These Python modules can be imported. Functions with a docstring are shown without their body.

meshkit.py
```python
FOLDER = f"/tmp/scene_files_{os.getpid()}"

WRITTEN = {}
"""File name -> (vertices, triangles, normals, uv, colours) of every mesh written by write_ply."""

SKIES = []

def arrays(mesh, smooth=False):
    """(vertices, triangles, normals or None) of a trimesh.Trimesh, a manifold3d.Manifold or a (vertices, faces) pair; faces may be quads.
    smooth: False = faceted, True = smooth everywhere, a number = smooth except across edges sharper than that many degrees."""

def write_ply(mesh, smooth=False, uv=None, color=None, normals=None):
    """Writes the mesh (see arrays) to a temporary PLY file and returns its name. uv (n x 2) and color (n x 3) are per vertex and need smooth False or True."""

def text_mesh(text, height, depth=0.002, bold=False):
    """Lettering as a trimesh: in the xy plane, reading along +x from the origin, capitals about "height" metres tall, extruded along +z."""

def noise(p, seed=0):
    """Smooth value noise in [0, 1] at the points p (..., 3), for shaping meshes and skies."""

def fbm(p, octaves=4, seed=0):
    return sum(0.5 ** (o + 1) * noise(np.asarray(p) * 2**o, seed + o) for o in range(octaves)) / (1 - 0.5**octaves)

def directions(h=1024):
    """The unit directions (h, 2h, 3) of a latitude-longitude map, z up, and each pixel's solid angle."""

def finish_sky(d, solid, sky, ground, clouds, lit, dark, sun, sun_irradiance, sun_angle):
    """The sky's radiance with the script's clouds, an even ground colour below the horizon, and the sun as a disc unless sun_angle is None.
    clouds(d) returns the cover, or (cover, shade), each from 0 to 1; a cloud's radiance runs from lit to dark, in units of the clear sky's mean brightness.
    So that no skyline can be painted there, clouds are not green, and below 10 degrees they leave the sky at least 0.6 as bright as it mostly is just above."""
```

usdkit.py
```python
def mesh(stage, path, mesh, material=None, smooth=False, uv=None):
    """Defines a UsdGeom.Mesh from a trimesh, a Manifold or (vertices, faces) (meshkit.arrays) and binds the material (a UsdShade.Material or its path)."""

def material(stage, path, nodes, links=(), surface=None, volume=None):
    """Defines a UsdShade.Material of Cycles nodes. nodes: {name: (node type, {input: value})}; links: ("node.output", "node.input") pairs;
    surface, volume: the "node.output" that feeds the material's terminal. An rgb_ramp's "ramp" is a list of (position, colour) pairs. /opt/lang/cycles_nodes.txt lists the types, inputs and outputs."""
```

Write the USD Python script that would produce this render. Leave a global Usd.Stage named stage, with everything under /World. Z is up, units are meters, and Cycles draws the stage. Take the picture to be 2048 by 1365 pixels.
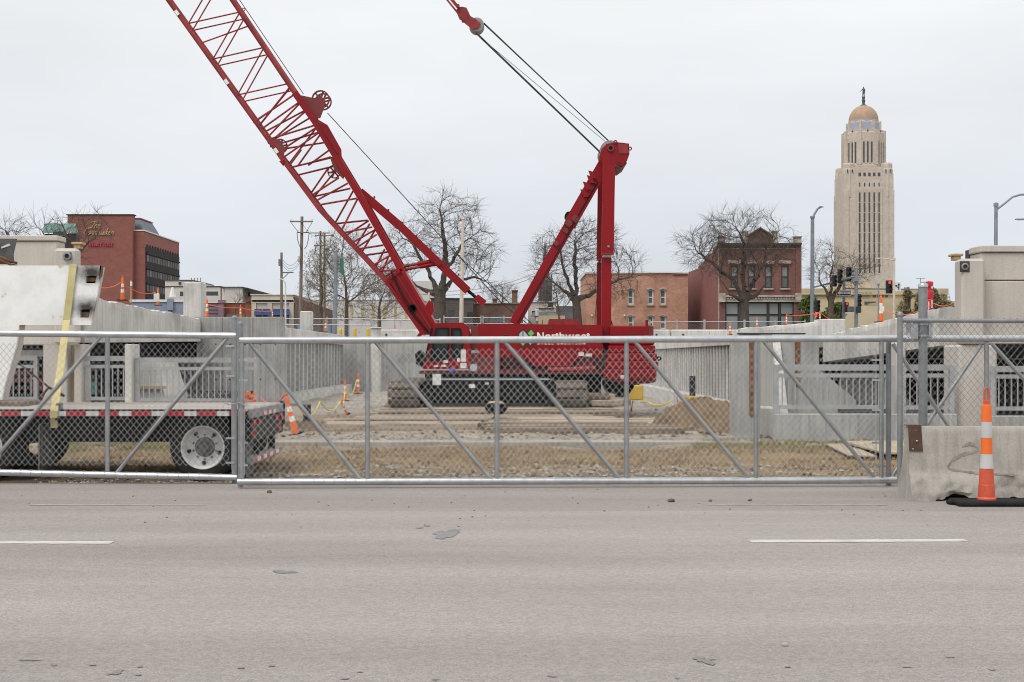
import math, random
import numpy as np, trimesh, usdkit, meshkit
from pxr import Usd, UsdGeom, UsdLux, UsdShade, Gf, Sdf, Vt
from shapely.geometry import Polygon
from scipy.spatial import cKDTree, ConvexHull

stage = Usd.Stage.CreateInMemory()
UsdGeom.SetStageUpAxis(stage, UsdGeom.Tokens.z)
UsdGeom.SetStageMetersPerUnit(stage, 1.0)
UsdGeom.Xform.Define(stage, '/World')
rng = np.random.default_rng(7)

# ---------------------------------------------------------------- camera, sky, sun, exposure
F, EYE, YH, CX = 2700.0, 1.65, 715.0, 1024.0          # focal length in photo pixels, eye height, horizon row, centre column
cam = UsdGeom.Camera.Define(stage, '/World/camera')
cam.CreateHorizontalApertureAttr(36.0)
cam.CreateVerticalApertureAttr(36.0 * 682 / 1024)
cam.CreateFocalLengthAttr(36.0 * F / 2048)
cam.CreateVerticalApertureOffsetAttr((YH - 682.0) / 2048 * 36.0)
cam.CreateClippingRangeAttr(Gf.Vec2f(0.1, 8000))
cam.AddTranslateOp().Set(Gf.Vec3d(0, 0, EYE))
cam.AddRotateXOp().Set(90.0)
cam.CreateExposureAttr(0.45)

SUN = np.array([-0.35, -0.45, 0.0]); ELEV = math.radians(56)
SUN[:2] /= np.linalg.norm(SUN[:2]); SUN = np.array([SUN[0] * math.cos(ELEV), SUN[1] * math.cos(ELEV), math.sin(ELEV)])
sky_mat = usdkit.material(stage, '/World/Looks/overcast_sky', {
    'sky': ('sky_texture', {'sky_type': 'single_scattering', 'sun_disc': False, 'sun_elevation': ELEV, 'sun_rotation': math.atan2(SUN[0], SUN[1])}),
    'tc': ('texture_coordinate', {}),
    'mp': ('mapping', {'mapping_type': 'point', 'scale': (1.6, 1.6, 6.0)}),
    'n': ('noise_texture', {'scale': 1.3, 'detail': 4, 'roughness': 0.5}),
    'sep': ('separate_xyz', {}),
    'grad': ('rgb_ramp', {'ramp': [(0.0, (7.2, 7.6, 8.2)), (0.08, (7.35, 7.75, 8.3)), (0.24, (9.0, 9.2, 9.35)), (0.6, (10.8, 10.9, 10.9)), (1.0, (11.8, 11.8, 11.6))]}),
    'nr': ('map_range', {'from_min': 0.3, 'from_max': 0.7, 'to_min': 0.90, 'to_max': 1.07}),
    'mul': ('mix_color', {'blend_type': 'multiply', 'fac': 1.0, 'use_clamp': False}),
    'mix': ('mix_color', {'blend_type': 'mix', 'fac': 0.96}),
    'bg': ('background_shader', {'strength': 0.075})},
    [('tc.generated', 'mp.vector'), ('mp.vector', 'n.vector'), ('tc.generated', 'sep.vector'), ('sep.z', 'grad.fac'), ('n.fac', 'nr.value'),
     ('grad.color', 'mul.a'), ('nr.result', 'mul.b'), ('sky.color', 'mix.a'), ('mul.result', 'mix.b'), ('mix.result', 'bg.color')], surface='bg.background')
dome = UsdLux.DomeLight.Define(stage, '/World/sky')
UsdShade.MaterialBindingAPI.Apply(dome.GetPrim()).Bind(sky_mat)
dome.GetPrim().SetCustomDataByKey('kind', 'structure')
sun = UsdLux.DistantLight.Define(stage, '/World/sun')
sun.CreateNormalizeAttr(True); sun.CreateIntensityAttr(0.4); sun.CreateAngleAttr(25.0); sun.CreateColorAttr(Gf.Vec3f(1.0, 0.97, 0.93))
zq = Gf.Rotation(Gf.Vec3d(0, 0, 1), Gf.Vec3d(*map(float, SUN))).GetQuat()
sun.AddOrientOp().Set(Gf.Quatf(float(zq.GetReal()), Gf.Vec3f(zq.GetImaginary())))

# ---------------------------------------------------------------- helpers
def P(x, y, Y):
    """The point at depth Y seen at photo pixel (x, y)."""
    return np.array([(x - CX) * Y / F, Y, EYE - (y - YH) * Y / F])

def X_(x, Y): return (x - CX) * Y / F
def Z_(y, Y): return EYE - (y - YH) * Y / F

ORG, USED = {}, {}
def numbered(parent, name):
    k = (parent, name); n = USED.get(k, 0); USED[k] = n + 1
    return name if n == 0 else f'{name}_{n:03d}'

def thing(name, label, cat, loc=(0, 0, 0), group=None, kind=None):
    p = '/World/' + numbered('/World', name)
    x = UsdGeom.Xform.Define(stage, p)
    x.AddTranslateOp().Set(Gf.Vec3d(*map(float, loc)))
    ORG[p] = np.array(loc, float)
    return tag(x.GetPrim(), label, cat, group, kind)

def tag(o, label=None, cat=None, group=None, kind=None):
    for k, v in (('label', label), ('category', cat), ('group', group), ('kind', kind)):
        if v: o.SetCustomDataByKey(k, v)
    return o

def copy_of(src, name, label, loc, rotz=0.0, group=None, tilt=None, scale=None):
    p = '/World/' + numbered('/World', name)
    x = UsdGeom.Xform.Define(stage, p)
    x.AddTranslateOp().Set(Gf.Vec3d(*map(float, loc)))
    if rotz or tilt: x.AddRotateXYZOp().Set(Gf.Vec3f(*(list(tilt or (0, 0)) + [rotz])))
    if scale: x.AddScaleOp().Set(Gf.Vec3f(scale, scale, scale))
    o = x.GetPrim()
    o.GetReferences().AddInternalReference(src.GetPath()); o.SetInstanceable(True)
    return tag(o, label, src.GetCustomDataByKey('category'), group)

def frame(d):
    d = d / np.maximum(np.linalg.norm(d, axis=-1, keepdims=True), 1e-12)
    up = np.where(np.abs(d[..., 2:3]) > 0.95, np.array([1.0, 0, 0]), np.array([0, 0, 1.0]))
    a = np.cross(up, d); a /= np.linalg.norm(a, axis=-1, keepdims=True)
    return a, np.cross(d, a)

class MB:
    def __init__(s): s.v, s.f, s.n = [], [], 0
    def add(s, v, f):
        v = np.asarray(v, float); f = np.asarray(f, int)
        if f.shape[1] == 4: f = np.vstack([f[:, [0, 1, 2]], f[:, [0, 2, 3]]])
        s.v.append(v); s.f.append(f + s.n); s.n += len(v); return s
    def tm(s, m): return s.add(m.vertices, m.faces)
    def box(s, x0, x1, y0, y1, z0, z1):
        v = np.array([[x, y, z] for z in (z0, z1) for y in (y0, y1) for x in (x0, x1)], float)
        return s.add(v, BOXF)
    def hexa(s, v8): return s.add(v8, BOXF)
    def cbox(s, x0, x1, y0, y1, z0, z1, b=0.02):
        pts = []
        for x in (x0, x1):
            for y in (y0, y1):
                for z in (z0, z1):
                    sx, sy, sz = (b if x == x0 else -b), (b if y == y0 else -b), (b if z == z0 else -b)
                    pts += [(x + sx, y + sy, z), (x + sx, y, z + sz), (x, y + sy, z + sz)]
        return s.hull(pts)
    def hull(s, pts):
        pts = np.array(pts, float); h = ConvexHull(pts); f = h.simplices.copy()
        c = pts.mean(0); nrm = np.cross(pts[f[:, 1]] - pts[f[:, 0]], pts[f[:, 2]] - pts[f[:, 0]])
        bad = np.einsum('ij,ij->i', nrm, pts[f[:, 0]] - c) < 0
        f[bad] = f[bad][:, ::-1]
        return s.add(pts, f)
    def bar(s, p0, p1, w, h, up=None):
        """A rectangular bar from p0 to p1: w across, h along 'up'."""
        p0, p1 = np.array(p0, float), np.array(p1, float); d = p1 - p0; d /= np.linalg.norm(d)
        if up is None: a, b = frame(d[None]); a, b = a[0], b[0]
        else: b = np.array(up, float); b = b - d * (b @ d); b /= np.linalg.norm(b); a = np.cross(b, d)
        v = [p + a * i * w / 2 + b * j * h / 2 for p in (p0, p1) for j in (-1, 1) for i in (-1, 1)]
        return s.add(np.array(v), BARF)
    def tubes(s, P0, P1, R0, R1=None, n=8, cap=True):
        P0, P1 = np.atleast_2d(np.asarray(P0, float)), np.atleast_2d(np.asarray(P1, float)); m = len(P0)
        R0 = np.broadcast_to(np.asarray(R0, float), (m,)); R1 = R0 if R1 is None else np.broadcast_to(np.asarray(R1, float), (m,))
        a, b = frame(P1 - P0); t = np.arange(n) * 2 * np.pi / n
        ring = a[:, None] * np.cos(t)[:, None] + b[:, None] * np.sin(t)[:, None]
        v = np.concatenate([P0[:, None] + ring * R0[:, None, None], P1[:, None] + ring * R1[:, None, None]], 1).reshape(-1, 3)
        k = np.arange(n); k2 = (k + 1) % n
        f = np.concatenate([np.stack([k, k2, k2 + n], 1), np.stack([k, k2 + n, k + n], 1)])
        if cap and n > 2:
            c = np.arange(1, n - 1)
            f = np.concatenate([f, np.stack([0 * c, c + 1, c], 1), np.stack([0 * c + n, c + n, c + 1 + n], 1)])
        F_ = (f[None] + (np.arange(m) * 2 * n)[:, None, None]).reshape(-1, 3)
        return s.add(v, F_)
    def tube(s, p0, p1, r0, r1=None, n=10): return s.tubes([p0], [p1], [r0], None if r1 is None else [r1], n)
    def path(s, pts, r, n=8, closed=False):
        pts = np.array(pts, float); m = len(pts)
        d = np.zeros_like(pts)
        if closed: d = np.roll(pts, -1, 0) - np.roll(pts, 1, 0)
        else: d[1:-1] = pts[2:] - pts[:-2]; d[0] = pts[1] - pts[0]; d[-1] = pts[-1] - pts[-2]
        d /= np.maximum(np.linalg.norm(d, axis=1, keepdims=True), 1e-12)
        a = np.zeros_like(pts); a[0] = frame(d[:1])[0][0]
        for i in range(1, m):
            q = a[i - 1] - d[i] * (a[i - 1] @ d[i]); a[i] = q / max(np.linalg.norm(q), 1e-9)
        b = np.cross(d, a); t = np.arange(n) * 2 * np.pi / n
        R = np.broadcast_to(np.asarray(r, float), (m,))
        v = (pts[:, None] + (a[:, None] * np.cos(t)[:, None] + b[:, None] * np.sin(t)[:, None]) * R[:, None, None]).reshape(-1, 3)
        k = np.arange(n); k2 = (k + 1) % n; f = []
        for i in range(m if closed else m - 1):
            o, o2 = i * n, ((i + 1) % m) * n
            f += [np.stack([k + o, k2 + o, k2 + o2], 1), np.stack([k + o, k2 + o2, k + o2], 1)]
        if not closed:
            c = np.arange(1, n - 1); e = (m - 1) * n
            f += [np.stack([0 * c, c + 1, c], 1), np.stack([0 * c + e, c + e, c + 1 + e], 1)]
        return s.add(v, np.concatenate(f))
    def lathe(s, prof, c, axis=(0, 0, 1), n=24):
        """prof: (radius, height) pairs along axis from point c."""
        ax = np.array(axis, float); ax /= np.linalg.norm(ax); a, b = frame(ax[None]); a, b = a[0], b[0]
        t = np.arange(n) * 2 * np.pi / n; ring = a * np.cos(t)[:, None] + b * np.sin(t)[:, None]
        v = np.concatenate([np.array(c) + ring * max(r, 1e-5) + ax * h for r, h in prof]); k = np.arange(n); k2 = (k + 1) % n
        f = np.concatenate([np.concatenate([np.stack([k + i * n, k2 + i * n, k2 + i * n + n], 1), np.stack([k + i * n, k2 + i * n + n, k + i * n + n], 1)]) for i in range(len(prof) - 1)])
        return s.add(v, f)
    def poly(s, pts, y0, y1):
        """Polygon in the XZ plane (world metres), between depths y0 < y1."""
        m = trimesh.creation.extrude_polygon(Polygon(pts).buffer(0) if not isinstance(pts, Polygon) else pts, y1 - y0, engine='earcut'); v = m.vertices
        return s.add(np.stack([v[:, 0], y1 - v[:, 2], v[:, 1]], 1), m.faces)
    def polyx(s, pts, x0, x1):
        """Polygon in the YZ plane, between x0 < x1."""
        m = trimesh.creation.extrude_polygon(Polygon(pts).buffer(0), x1 - x0, engine='earcut'); v = m.vertices
        return s.add(np.stack([x0 + v[:, 2], v[:, 0], v[:, 1]], 1), m.faces)
    def px(s, pts, Y, th):
        """Outline given by photo pixels, standing at depth Y, th metres deep."""
        return s.poly([(X_(x, Y), Z_(y, Y)) for x, y in pts], Y, Y + th)
    def pbox(s, x0, x1, y0, y1, Y, th): return s.box(X_(x0, Y), X_(x1, Y), Y, Y + th, Z_(y1, Y), Z_(y0, Y))
    def text(s, txt, h, at, u=(1, 0, 0), w=(0, 0, 1), depth=0.01, bold=False, shear=0.0, width=None):
        m = meshkit.text_mesh(txt, h, depth, bold); v = m.vertices.copy(); v[:, 0] += v[:, 1] * shear
        if width: v[:, 0] = (v[:, 0] - v[:, 0].min()) * width / np.ptp(v[:, 0])
        u, w = np.array(u, float), np.array(w, float); n = np.cross(u, w)
        return s.add(np.array(at) + v[:, :1] * u + v[:, 1:2] * w + v[:, 2:] * n, m.faces)
    def arrays(s): return np.concatenate(s.v), np.concatenate(s.f)
    def build(s, name, mat, parent=None, smooth=False, label=None, kind=None, cat=None, group=None):
        v, f = s.arrays()
        base = '/World' if parent is None else str(parent.GetPath())
        path = base + '/' + numbered(base, name)
        if parent is not None: v = v - ORG['/'.join(path.split('/')[:3])]
        m = usdkit.mesh(stage, path, (v, f), M(mat), smooth=smooth)
        return tag(m.GetPrim(), label, cat, group, kind)
BOXF = np.array([[0, 2, 3, 1], [4, 5, 7, 6], [0, 1, 5, 4], [2, 6, 7, 3], [0, 4, 6, 2], [1, 3, 7, 5]])
BARF = np.array([[0, 1, 3, 2], [4, 6, 7, 5], [0, 4, 5, 1], [2, 3, 7, 6], [0, 2, 6, 4], [1, 5, 7, 3]])

def B(*a): return MB().box(*a)
def structure(mb, name, mat, smooth=False): return mb.build(name, mat, None, smooth, kind='structure')
def stuff(mb, name, mat, label, cat): return mb.build(name, mat, None, False, label, 'stuff', cat)

# ---------------------------------------------------------------- materials
MATS, RECIPE = {}, {}
def M(name):
    if name not in MATS: MATS[name] = RECIPE[name](name)
    return MATS[name]
def lerp(c, k): return tuple(min(1.0, x * k) for x in c)

def basic(col, rough=0.6, metal=0.0, var=0.12, scale=3.0, stretch=(1, 1, 1), col2=None, cut=(0.35, 0.68), fine=0.0, fscale=80.0, bump=0.0, bscale=60.0, bdist=0.01, spec=0.5, coat=0.0, detail=5):
    """Principled with two noises in its colour: broad blotches (col to col2) and a fine grain, plus a fine bump."""
    def make(name):
        c2 = col2 or lerp(col, 1 - 2 * var)
        n = {'g': ('geometry', {}), 'mp': ('mapping', {'mapping_type': 'point', 'scale': tuple(map(float, stretch))}),
             'n': ('noise_texture', {'scale': float(scale), 'detail': float(detail), 'roughness': 0.6}),
             'r': ('rgb_ramp', {'ramp': [(cut[0], c2), (cut[1], lerp(col, 1 + var) if col2 is None else col)]}),
             'p': ('principled_bsdf', {'roughness': rough, 'metallic': metal, 'specular_ior_level': spec, 'coat_weight': coat})}
        l = [('g.position', 'mp.vector'), ('mp.vector', 'n.vector'), ('n.fac', 'r.fac')]
        out = 'r.color'
        if fine:
            n['fn'] = ('noise_texture', {'scale': float(fscale), 'detail': 3.0, 'roughness': 0.7})
            n['fr'] = ('map_range', {'from_min': 0.3, 'from_max': 0.7, 'to_min': 1 - fine, 'to_max': 1 + fine})
            n['fm'] = ('mix_color', {'blend_type': 'multiply', 'fac': 1.0, 'use_clamp': False})
            l += [('g.position', 'fn.vector'), ('fn.fac', 'fr.value'), (out, 'fm.a'), ('fr.result', 'fm.b')]; out = 'fm.result'
        l.append((out, 'p.base_color'))
        if bump:
            n['bn'] = ('noise_texture', {'scale': float(bscale), 'detail': 4.0, 'roughness': 0.65})
            n['b'] = ('bump', {'strength': bump, 'distance': bdist})
            l += [('g.position', 'bn.vector'), ('bn.fac', 'b.height'), ('b.normal', 'p.normal')]
        return usdkit.material(stage, '/World/Looks/' + name, n, l, surface='p.BSDF')
    return make

def concrete(col, dark=0.5, stain=0.6, scale=0.9, grime=(0.2, 0.19, 0.17)):
    """Cast concrete: blotches, vertical run-off streaks, speckle, pits."""
    def make(name):
        n = {'g': ('geometry', {}), 'n': ('noise_texture', {'scale': scale, 'detail': 6.0, 'roughness': 0.65}),
             'r': ('rgb_ramp', {'ramp': [(0.3, lerp(col, dark + 0.15)), (0.5, col), (0.72, lerp(col, 1.14))]}),
             'mp': ('mapping', {'mapping_type': 'point', 'scale': (6.0, 6.0, 0.22)}), 'sn': ('noise_texture', {'scale': 1.5, 'detail': 5.0, 'roughness': 0.7}),
             'sr': ('rgb_ramp', {'ramp': [(0.46, (0, 0, 0)), (0.66, (stain, stain, stain))]}),
             'm': ('mix_color', {'blend_type': 'mix', 'b': grime}),
             'fn': ('noise_texture', {'scale': 45.0, 'detail': 4.0, 'roughness': 0.7}), 'fr': ('map_range', {'from_min': 0.3, 'from_max': 0.7, 'to_min': 0.88, 'to_max': 1.1}),
             'fm': ('mix_color', {'blend_type': 'multiply', 'fac': 1.0, 'use_clamp': False}),
             'b': ('bump', {'strength': 0.4, 'distance': 0.01}), 'p': ('principled_bsdf', {'roughness': 0.9, 'specular_ior_level': 0.25})}
        l = [('g.position', 'n.vector'), ('n.fac', 'r.fac'), ('g.position', 'mp.vector'), ('mp.vector', 'sn.vector'), ('sn.fac', 'sr.fac'), ('sr.color', 'm.fac'), ('r.color', 'm.a'),
             ('g.position', 'fn.vector'), ('fn.fac', 'fr.value'), ('m.result', 'fm.a'), ('fr.result', 'fm.b'), ('fm.result', 'p.base_color'), ('fn.fac', 'b.height'), ('b.normal', 'p.normal')]
        return usdkit.material(stage, '/World/Looks/' + name, n, l, surface='p.BSDF')
    return make

def bricks(c1, c2, mortar, w=0.22, h=0.075, var=0.35, blotch=0.25):
    """Brickwork on a wall too far off to tell the bricks apart."""
    def make(name):
        n = {'g': ('geometry', {}), 's': ('separate_xyz', {}), 'a': ('math', {'math_type': 'add'}), 'c': ('combine_xyz', {}),
             'bt': ('brick_texture', {'color1': c1, 'color2': c2, 'mortar': mortar, 'scale': 1.0, 'mortar_size': 0.009, 'brick_width': w, 'row_height': h, 'bias': -0.1}),
             'n': ('noise_texture', {'scale': 0.7, 'detail': 6.0, 'roughness': 0.7}), 'mr': ('map_range', {'from_min': 0.3, 'from_max': 0.7, 'to_min': 1 - blotch, 'to_max': 1 + blotch}),
             'm': ('mix_color', {'blend_type': 'multiply', 'fac': 1.0, 'use_clamp': False}), 'p': ('principled_bsdf', {'roughness': 0.9, 'specular_ior_level': 0.2})}
        l = [('g.position', 's.vector'), ('s.x', 'a.value1'), ('s.y', 'a.value2'), ('a.value', 'c.x'), ('s.z', 'c.y'), ('c.vector', 'bt.vector'), ('g.position', 'n.vector'),
             ('n.fac', 'mr.value'), ('bt.color', 'm.a'), ('mr.result', 'm.b'), ('m.result', 'p.base_color')]
        return usdkit.material(stage, '/World/Looks/' + name, n, l, surface='p.BSDF')
    return make

def pane(col=(0.03, 0.035, 0.04), rough=0.08):
    def make(name):
        return usdkit.material(stage, '/World/Looks/' + name, {'p': ('principled_bsdf', {'base_color': col, 'roughness': rough, 'specular_ior_level': 0.8})}, [], surface='p.BSDF')
    return make

def clear_glass(k=0.78):
    def make(name):
        return usdkit.material(stage, '/World/Looks/' + name, {'t': ('transparent_bsdf', {'color': (k * 0.96, k, k)}), 'g': ('glossy_bsdf', {'color': (0.8, 0.8, 0.8), 'roughness': 0.03}),
            'f': ('fresnel', {'IOR': 1.5}), 'm': ('mix_closure', {})}, [('f.fac', 'm.fac'), ('t.BSDF', 'm.closure1'), ('g.BSDF', 'm.closure2')], surface='m.closure')
    return make

def lamp(col, s):
    def make(name):
        return usdkit.material(stage, '/World/Looks/' + name, {'e': ('emission', {'color': col, 'strength': s})}, [], surface='e.emission')
    return make

def asphalt(base, light, speck=0.38, tone=1.0, cracks=0.5, fscale=100.0):
    def make(name):
        b, li, dk = lerp(base, tone), lerp(light, tone), lerp(base, 0.45 * tone)
        n = {'g': ('geometry', {}),
             'fn': ('noise_texture', {'scale': fscale, 'detail': 3.0, 'roughness': 0.75}), 'fr': ('rgb_ramp', {'ramp': [(0.3, lerp(b, 1 - speck)), (0.5, b), (0.7, lerp(b, 1 + speck))]}),
             'vn': ('voronoi_texture', {'scale': 52.0, 'randomness': 1.0}), 'vr': ('map_range', {'from_min': 0.0, 'from_max': 1.0, 'to_min': 0.86, 'to_max': 1.15}),
             'vm': ('mix_color', {'blend_type': 'multiply', 'fac': 1.0, 'use_clamp': False}), 'vs': ('separate_color', {}),
             'mp': ('mapping', {'mapping_type': 'point', 'scale': (0.10, 0.75, 1.0)}), 'bn': ('noise_texture', {'scale': 1.0, 'detail': 5.0, 'roughness': 0.6}),
             'br': ('map_range', {'from_min': 0.28, 'from_max': 0.72, 'to_min': 0.80, 'to_max': 1.13}), 'bm': ('mix_color', {'blend_type': 'multiply', 'fac': 1.0, 'use_clamp': False}),
             'mq': ('mapping', {'mapping_type': 'point', 'scale': (1.3, 9.0, 1.0), 'location': (3.1, 7.7, 0)}), 'cn': ('noise_texture', {'scale': 1.0, 'detail': 6.0, 'roughness': 0.72}),
             'cr': ('rgb_ramp', {'ramp': [(0.58, (0, 0, 0)), (0.68, (cracks, cracks, cracks))]}), 'cm': ('mix_color', {'blend_type': 'mix', 'b': dk}),
             'mg': ('noise_texture', {'scale': 0.35, 'detail': 2.0}), 'gr': ('map_range', {'from_min': 0.45, 'from_max': 0.65, 'to_min': 0.0, 'to_max': 1.0}), 'gm': ('math', {'math_type': 'multiply'}),
             'b': ('bump', {'strength': 0.35, 'distance': 0.006}), 'p': ('principled_bsdf', {'roughness': 0.92, 'specular_ior_level': 0.2})}
        l = [('g.position', 'fn.vector'), ('fn.fac', 'fr.fac'), ('g.position', 'vn.vector'), ('vn.color', 'vs.color'), ('vs.r', 'vr.value'), ('fr.color', 'vm.a'), ('vr.result', 'vm.b'),
             ('g.position', 'mp.vector'), ('mp.vector', 'bn.vector'), ('bn.fac', 'br.value'), ('vm.result', 'bm.a'), ('br.result', 'bm.b'),
             ('g.position', 'mq.vector'), ('mq.vector', 'cn.vector'), ('cn.fac', 'cr.fac'), ('g.position', 'mg.vector'), ('mg.fac', 'gr.value'), ('cr.color', 'gm.value1'), ('gr.result', 'gm.value2'),
             ('gm.value', 'cm.fac'), ('bm.result', 'cm.a'), ('cm.result', 'p.base_color'), ('fn.fac', 'b.height'), ('b.normal', 'p.normal')]
        return usdkit.material(stage, '/World/Looks/' + name, n, l, surface='p.BSDF')
    return make

def site_soil():
    """Bare soil: gravelly by the gate, straw-brown behind, pale gravel further back, mud-brown by the mats."""
    def make(name):
        n = {'g': ('geometry', {}), 's': ('separate_xyz', {}), 'zn': ('noise_texture', {'scale': 0.9, 'detail': 5.0, 'roughness': 0.65}), 'za': ('math', {'math_type': 'multiply_add', 'value2': 4.5}),
             'zr': ('map_range', {'from_min': 19.2, 'from_max': 72.2, 'to_min': 0.0, 'to_max': 1.0}),
             'r': ('rgb_ramp', {'ramp': [(0.0, (0.155, 0.122, 0.092)), (0.035, (0.205, 0.160, 0.115)), (0.06, (0.275, 0.195, 0.108)), (0.11, (0.287, 0.206, 0.114)), (0.145, (0.244, 0.177, 0.103)), (0.17, (0.37, 0.325, 0.262)), (0.24, (0.385, 0.34, 0.275)), (0.30, (0.31, 0.24, 0.165)), (0.40, (0.287, 0.218, 0.148)), (0.46, (0.378, 0.342, 0.296)), (1.0, (0.403, 0.372, 0.325))]}),
             'fn': ('noise_texture', {'scale': 26.0, 'detail': 5.0, 'roughness': 0.75}), 'fr': ('map_range', {'from_min': 0.28, 'from_max': 0.7, 'to_min': 0.5, 'to_max': 1.4}),
             'fm': ('mix_color', {'blend_type': 'multiply', 'fac': 1.0, 'use_clamp': False}),
             'mp': ('mapping', {'mapping_type': 'point', 'scale': (0.35, 2.4, 1.0)}), 'dn': ('noise_texture', {'scale': 1.6, 'detail': 6.0, 'roughness': 0.7}), 'dr': ('rgb_ramp', {'ramp': [(0.47, (0, 0, 0)), (0.66, (0.62, 0.62, 0.62))]}),
             'dm': ('mix_color', {'blend_type': 'mix', 'b': (0.085, 0.062, 0.042)}), 'b': ('bump', {'strength': 0.8, 'distance': 0.04}), 'p': ('principled_bsdf', {'roughness': 1.0, 'specular_ior_level': 0.1})}
        l = [('g.position', 's.vector'), ('g.position', 'zn.vector'), ('zn.fac', 'za.value1'), ('s.y', 'za.value3'), ('za.value', 'zr.value'), ('zr.result', 'r.fac'), ('g.position', 'fn.vector'), ('fn.fac', 'fr.value'),
             ('r.color', 'fm.a'), ('fr.result', 'fm.b'), ('g.position', 'mp.vector'), ('mp.vector', 'dn.vector'), ('dn.fac', 'dr.fac'), ('dr.color', 'dm.fac'), ('fm.result', 'dm.a'), ('dm.result', 'p.base_color'),
             ('fn.fac', 'b.height'), ('b.normal', 'p.normal')]
        return usdkit.material(stage, '/World/Looks/' + name, n, l, surface='p.BSDF')
    return make

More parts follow.
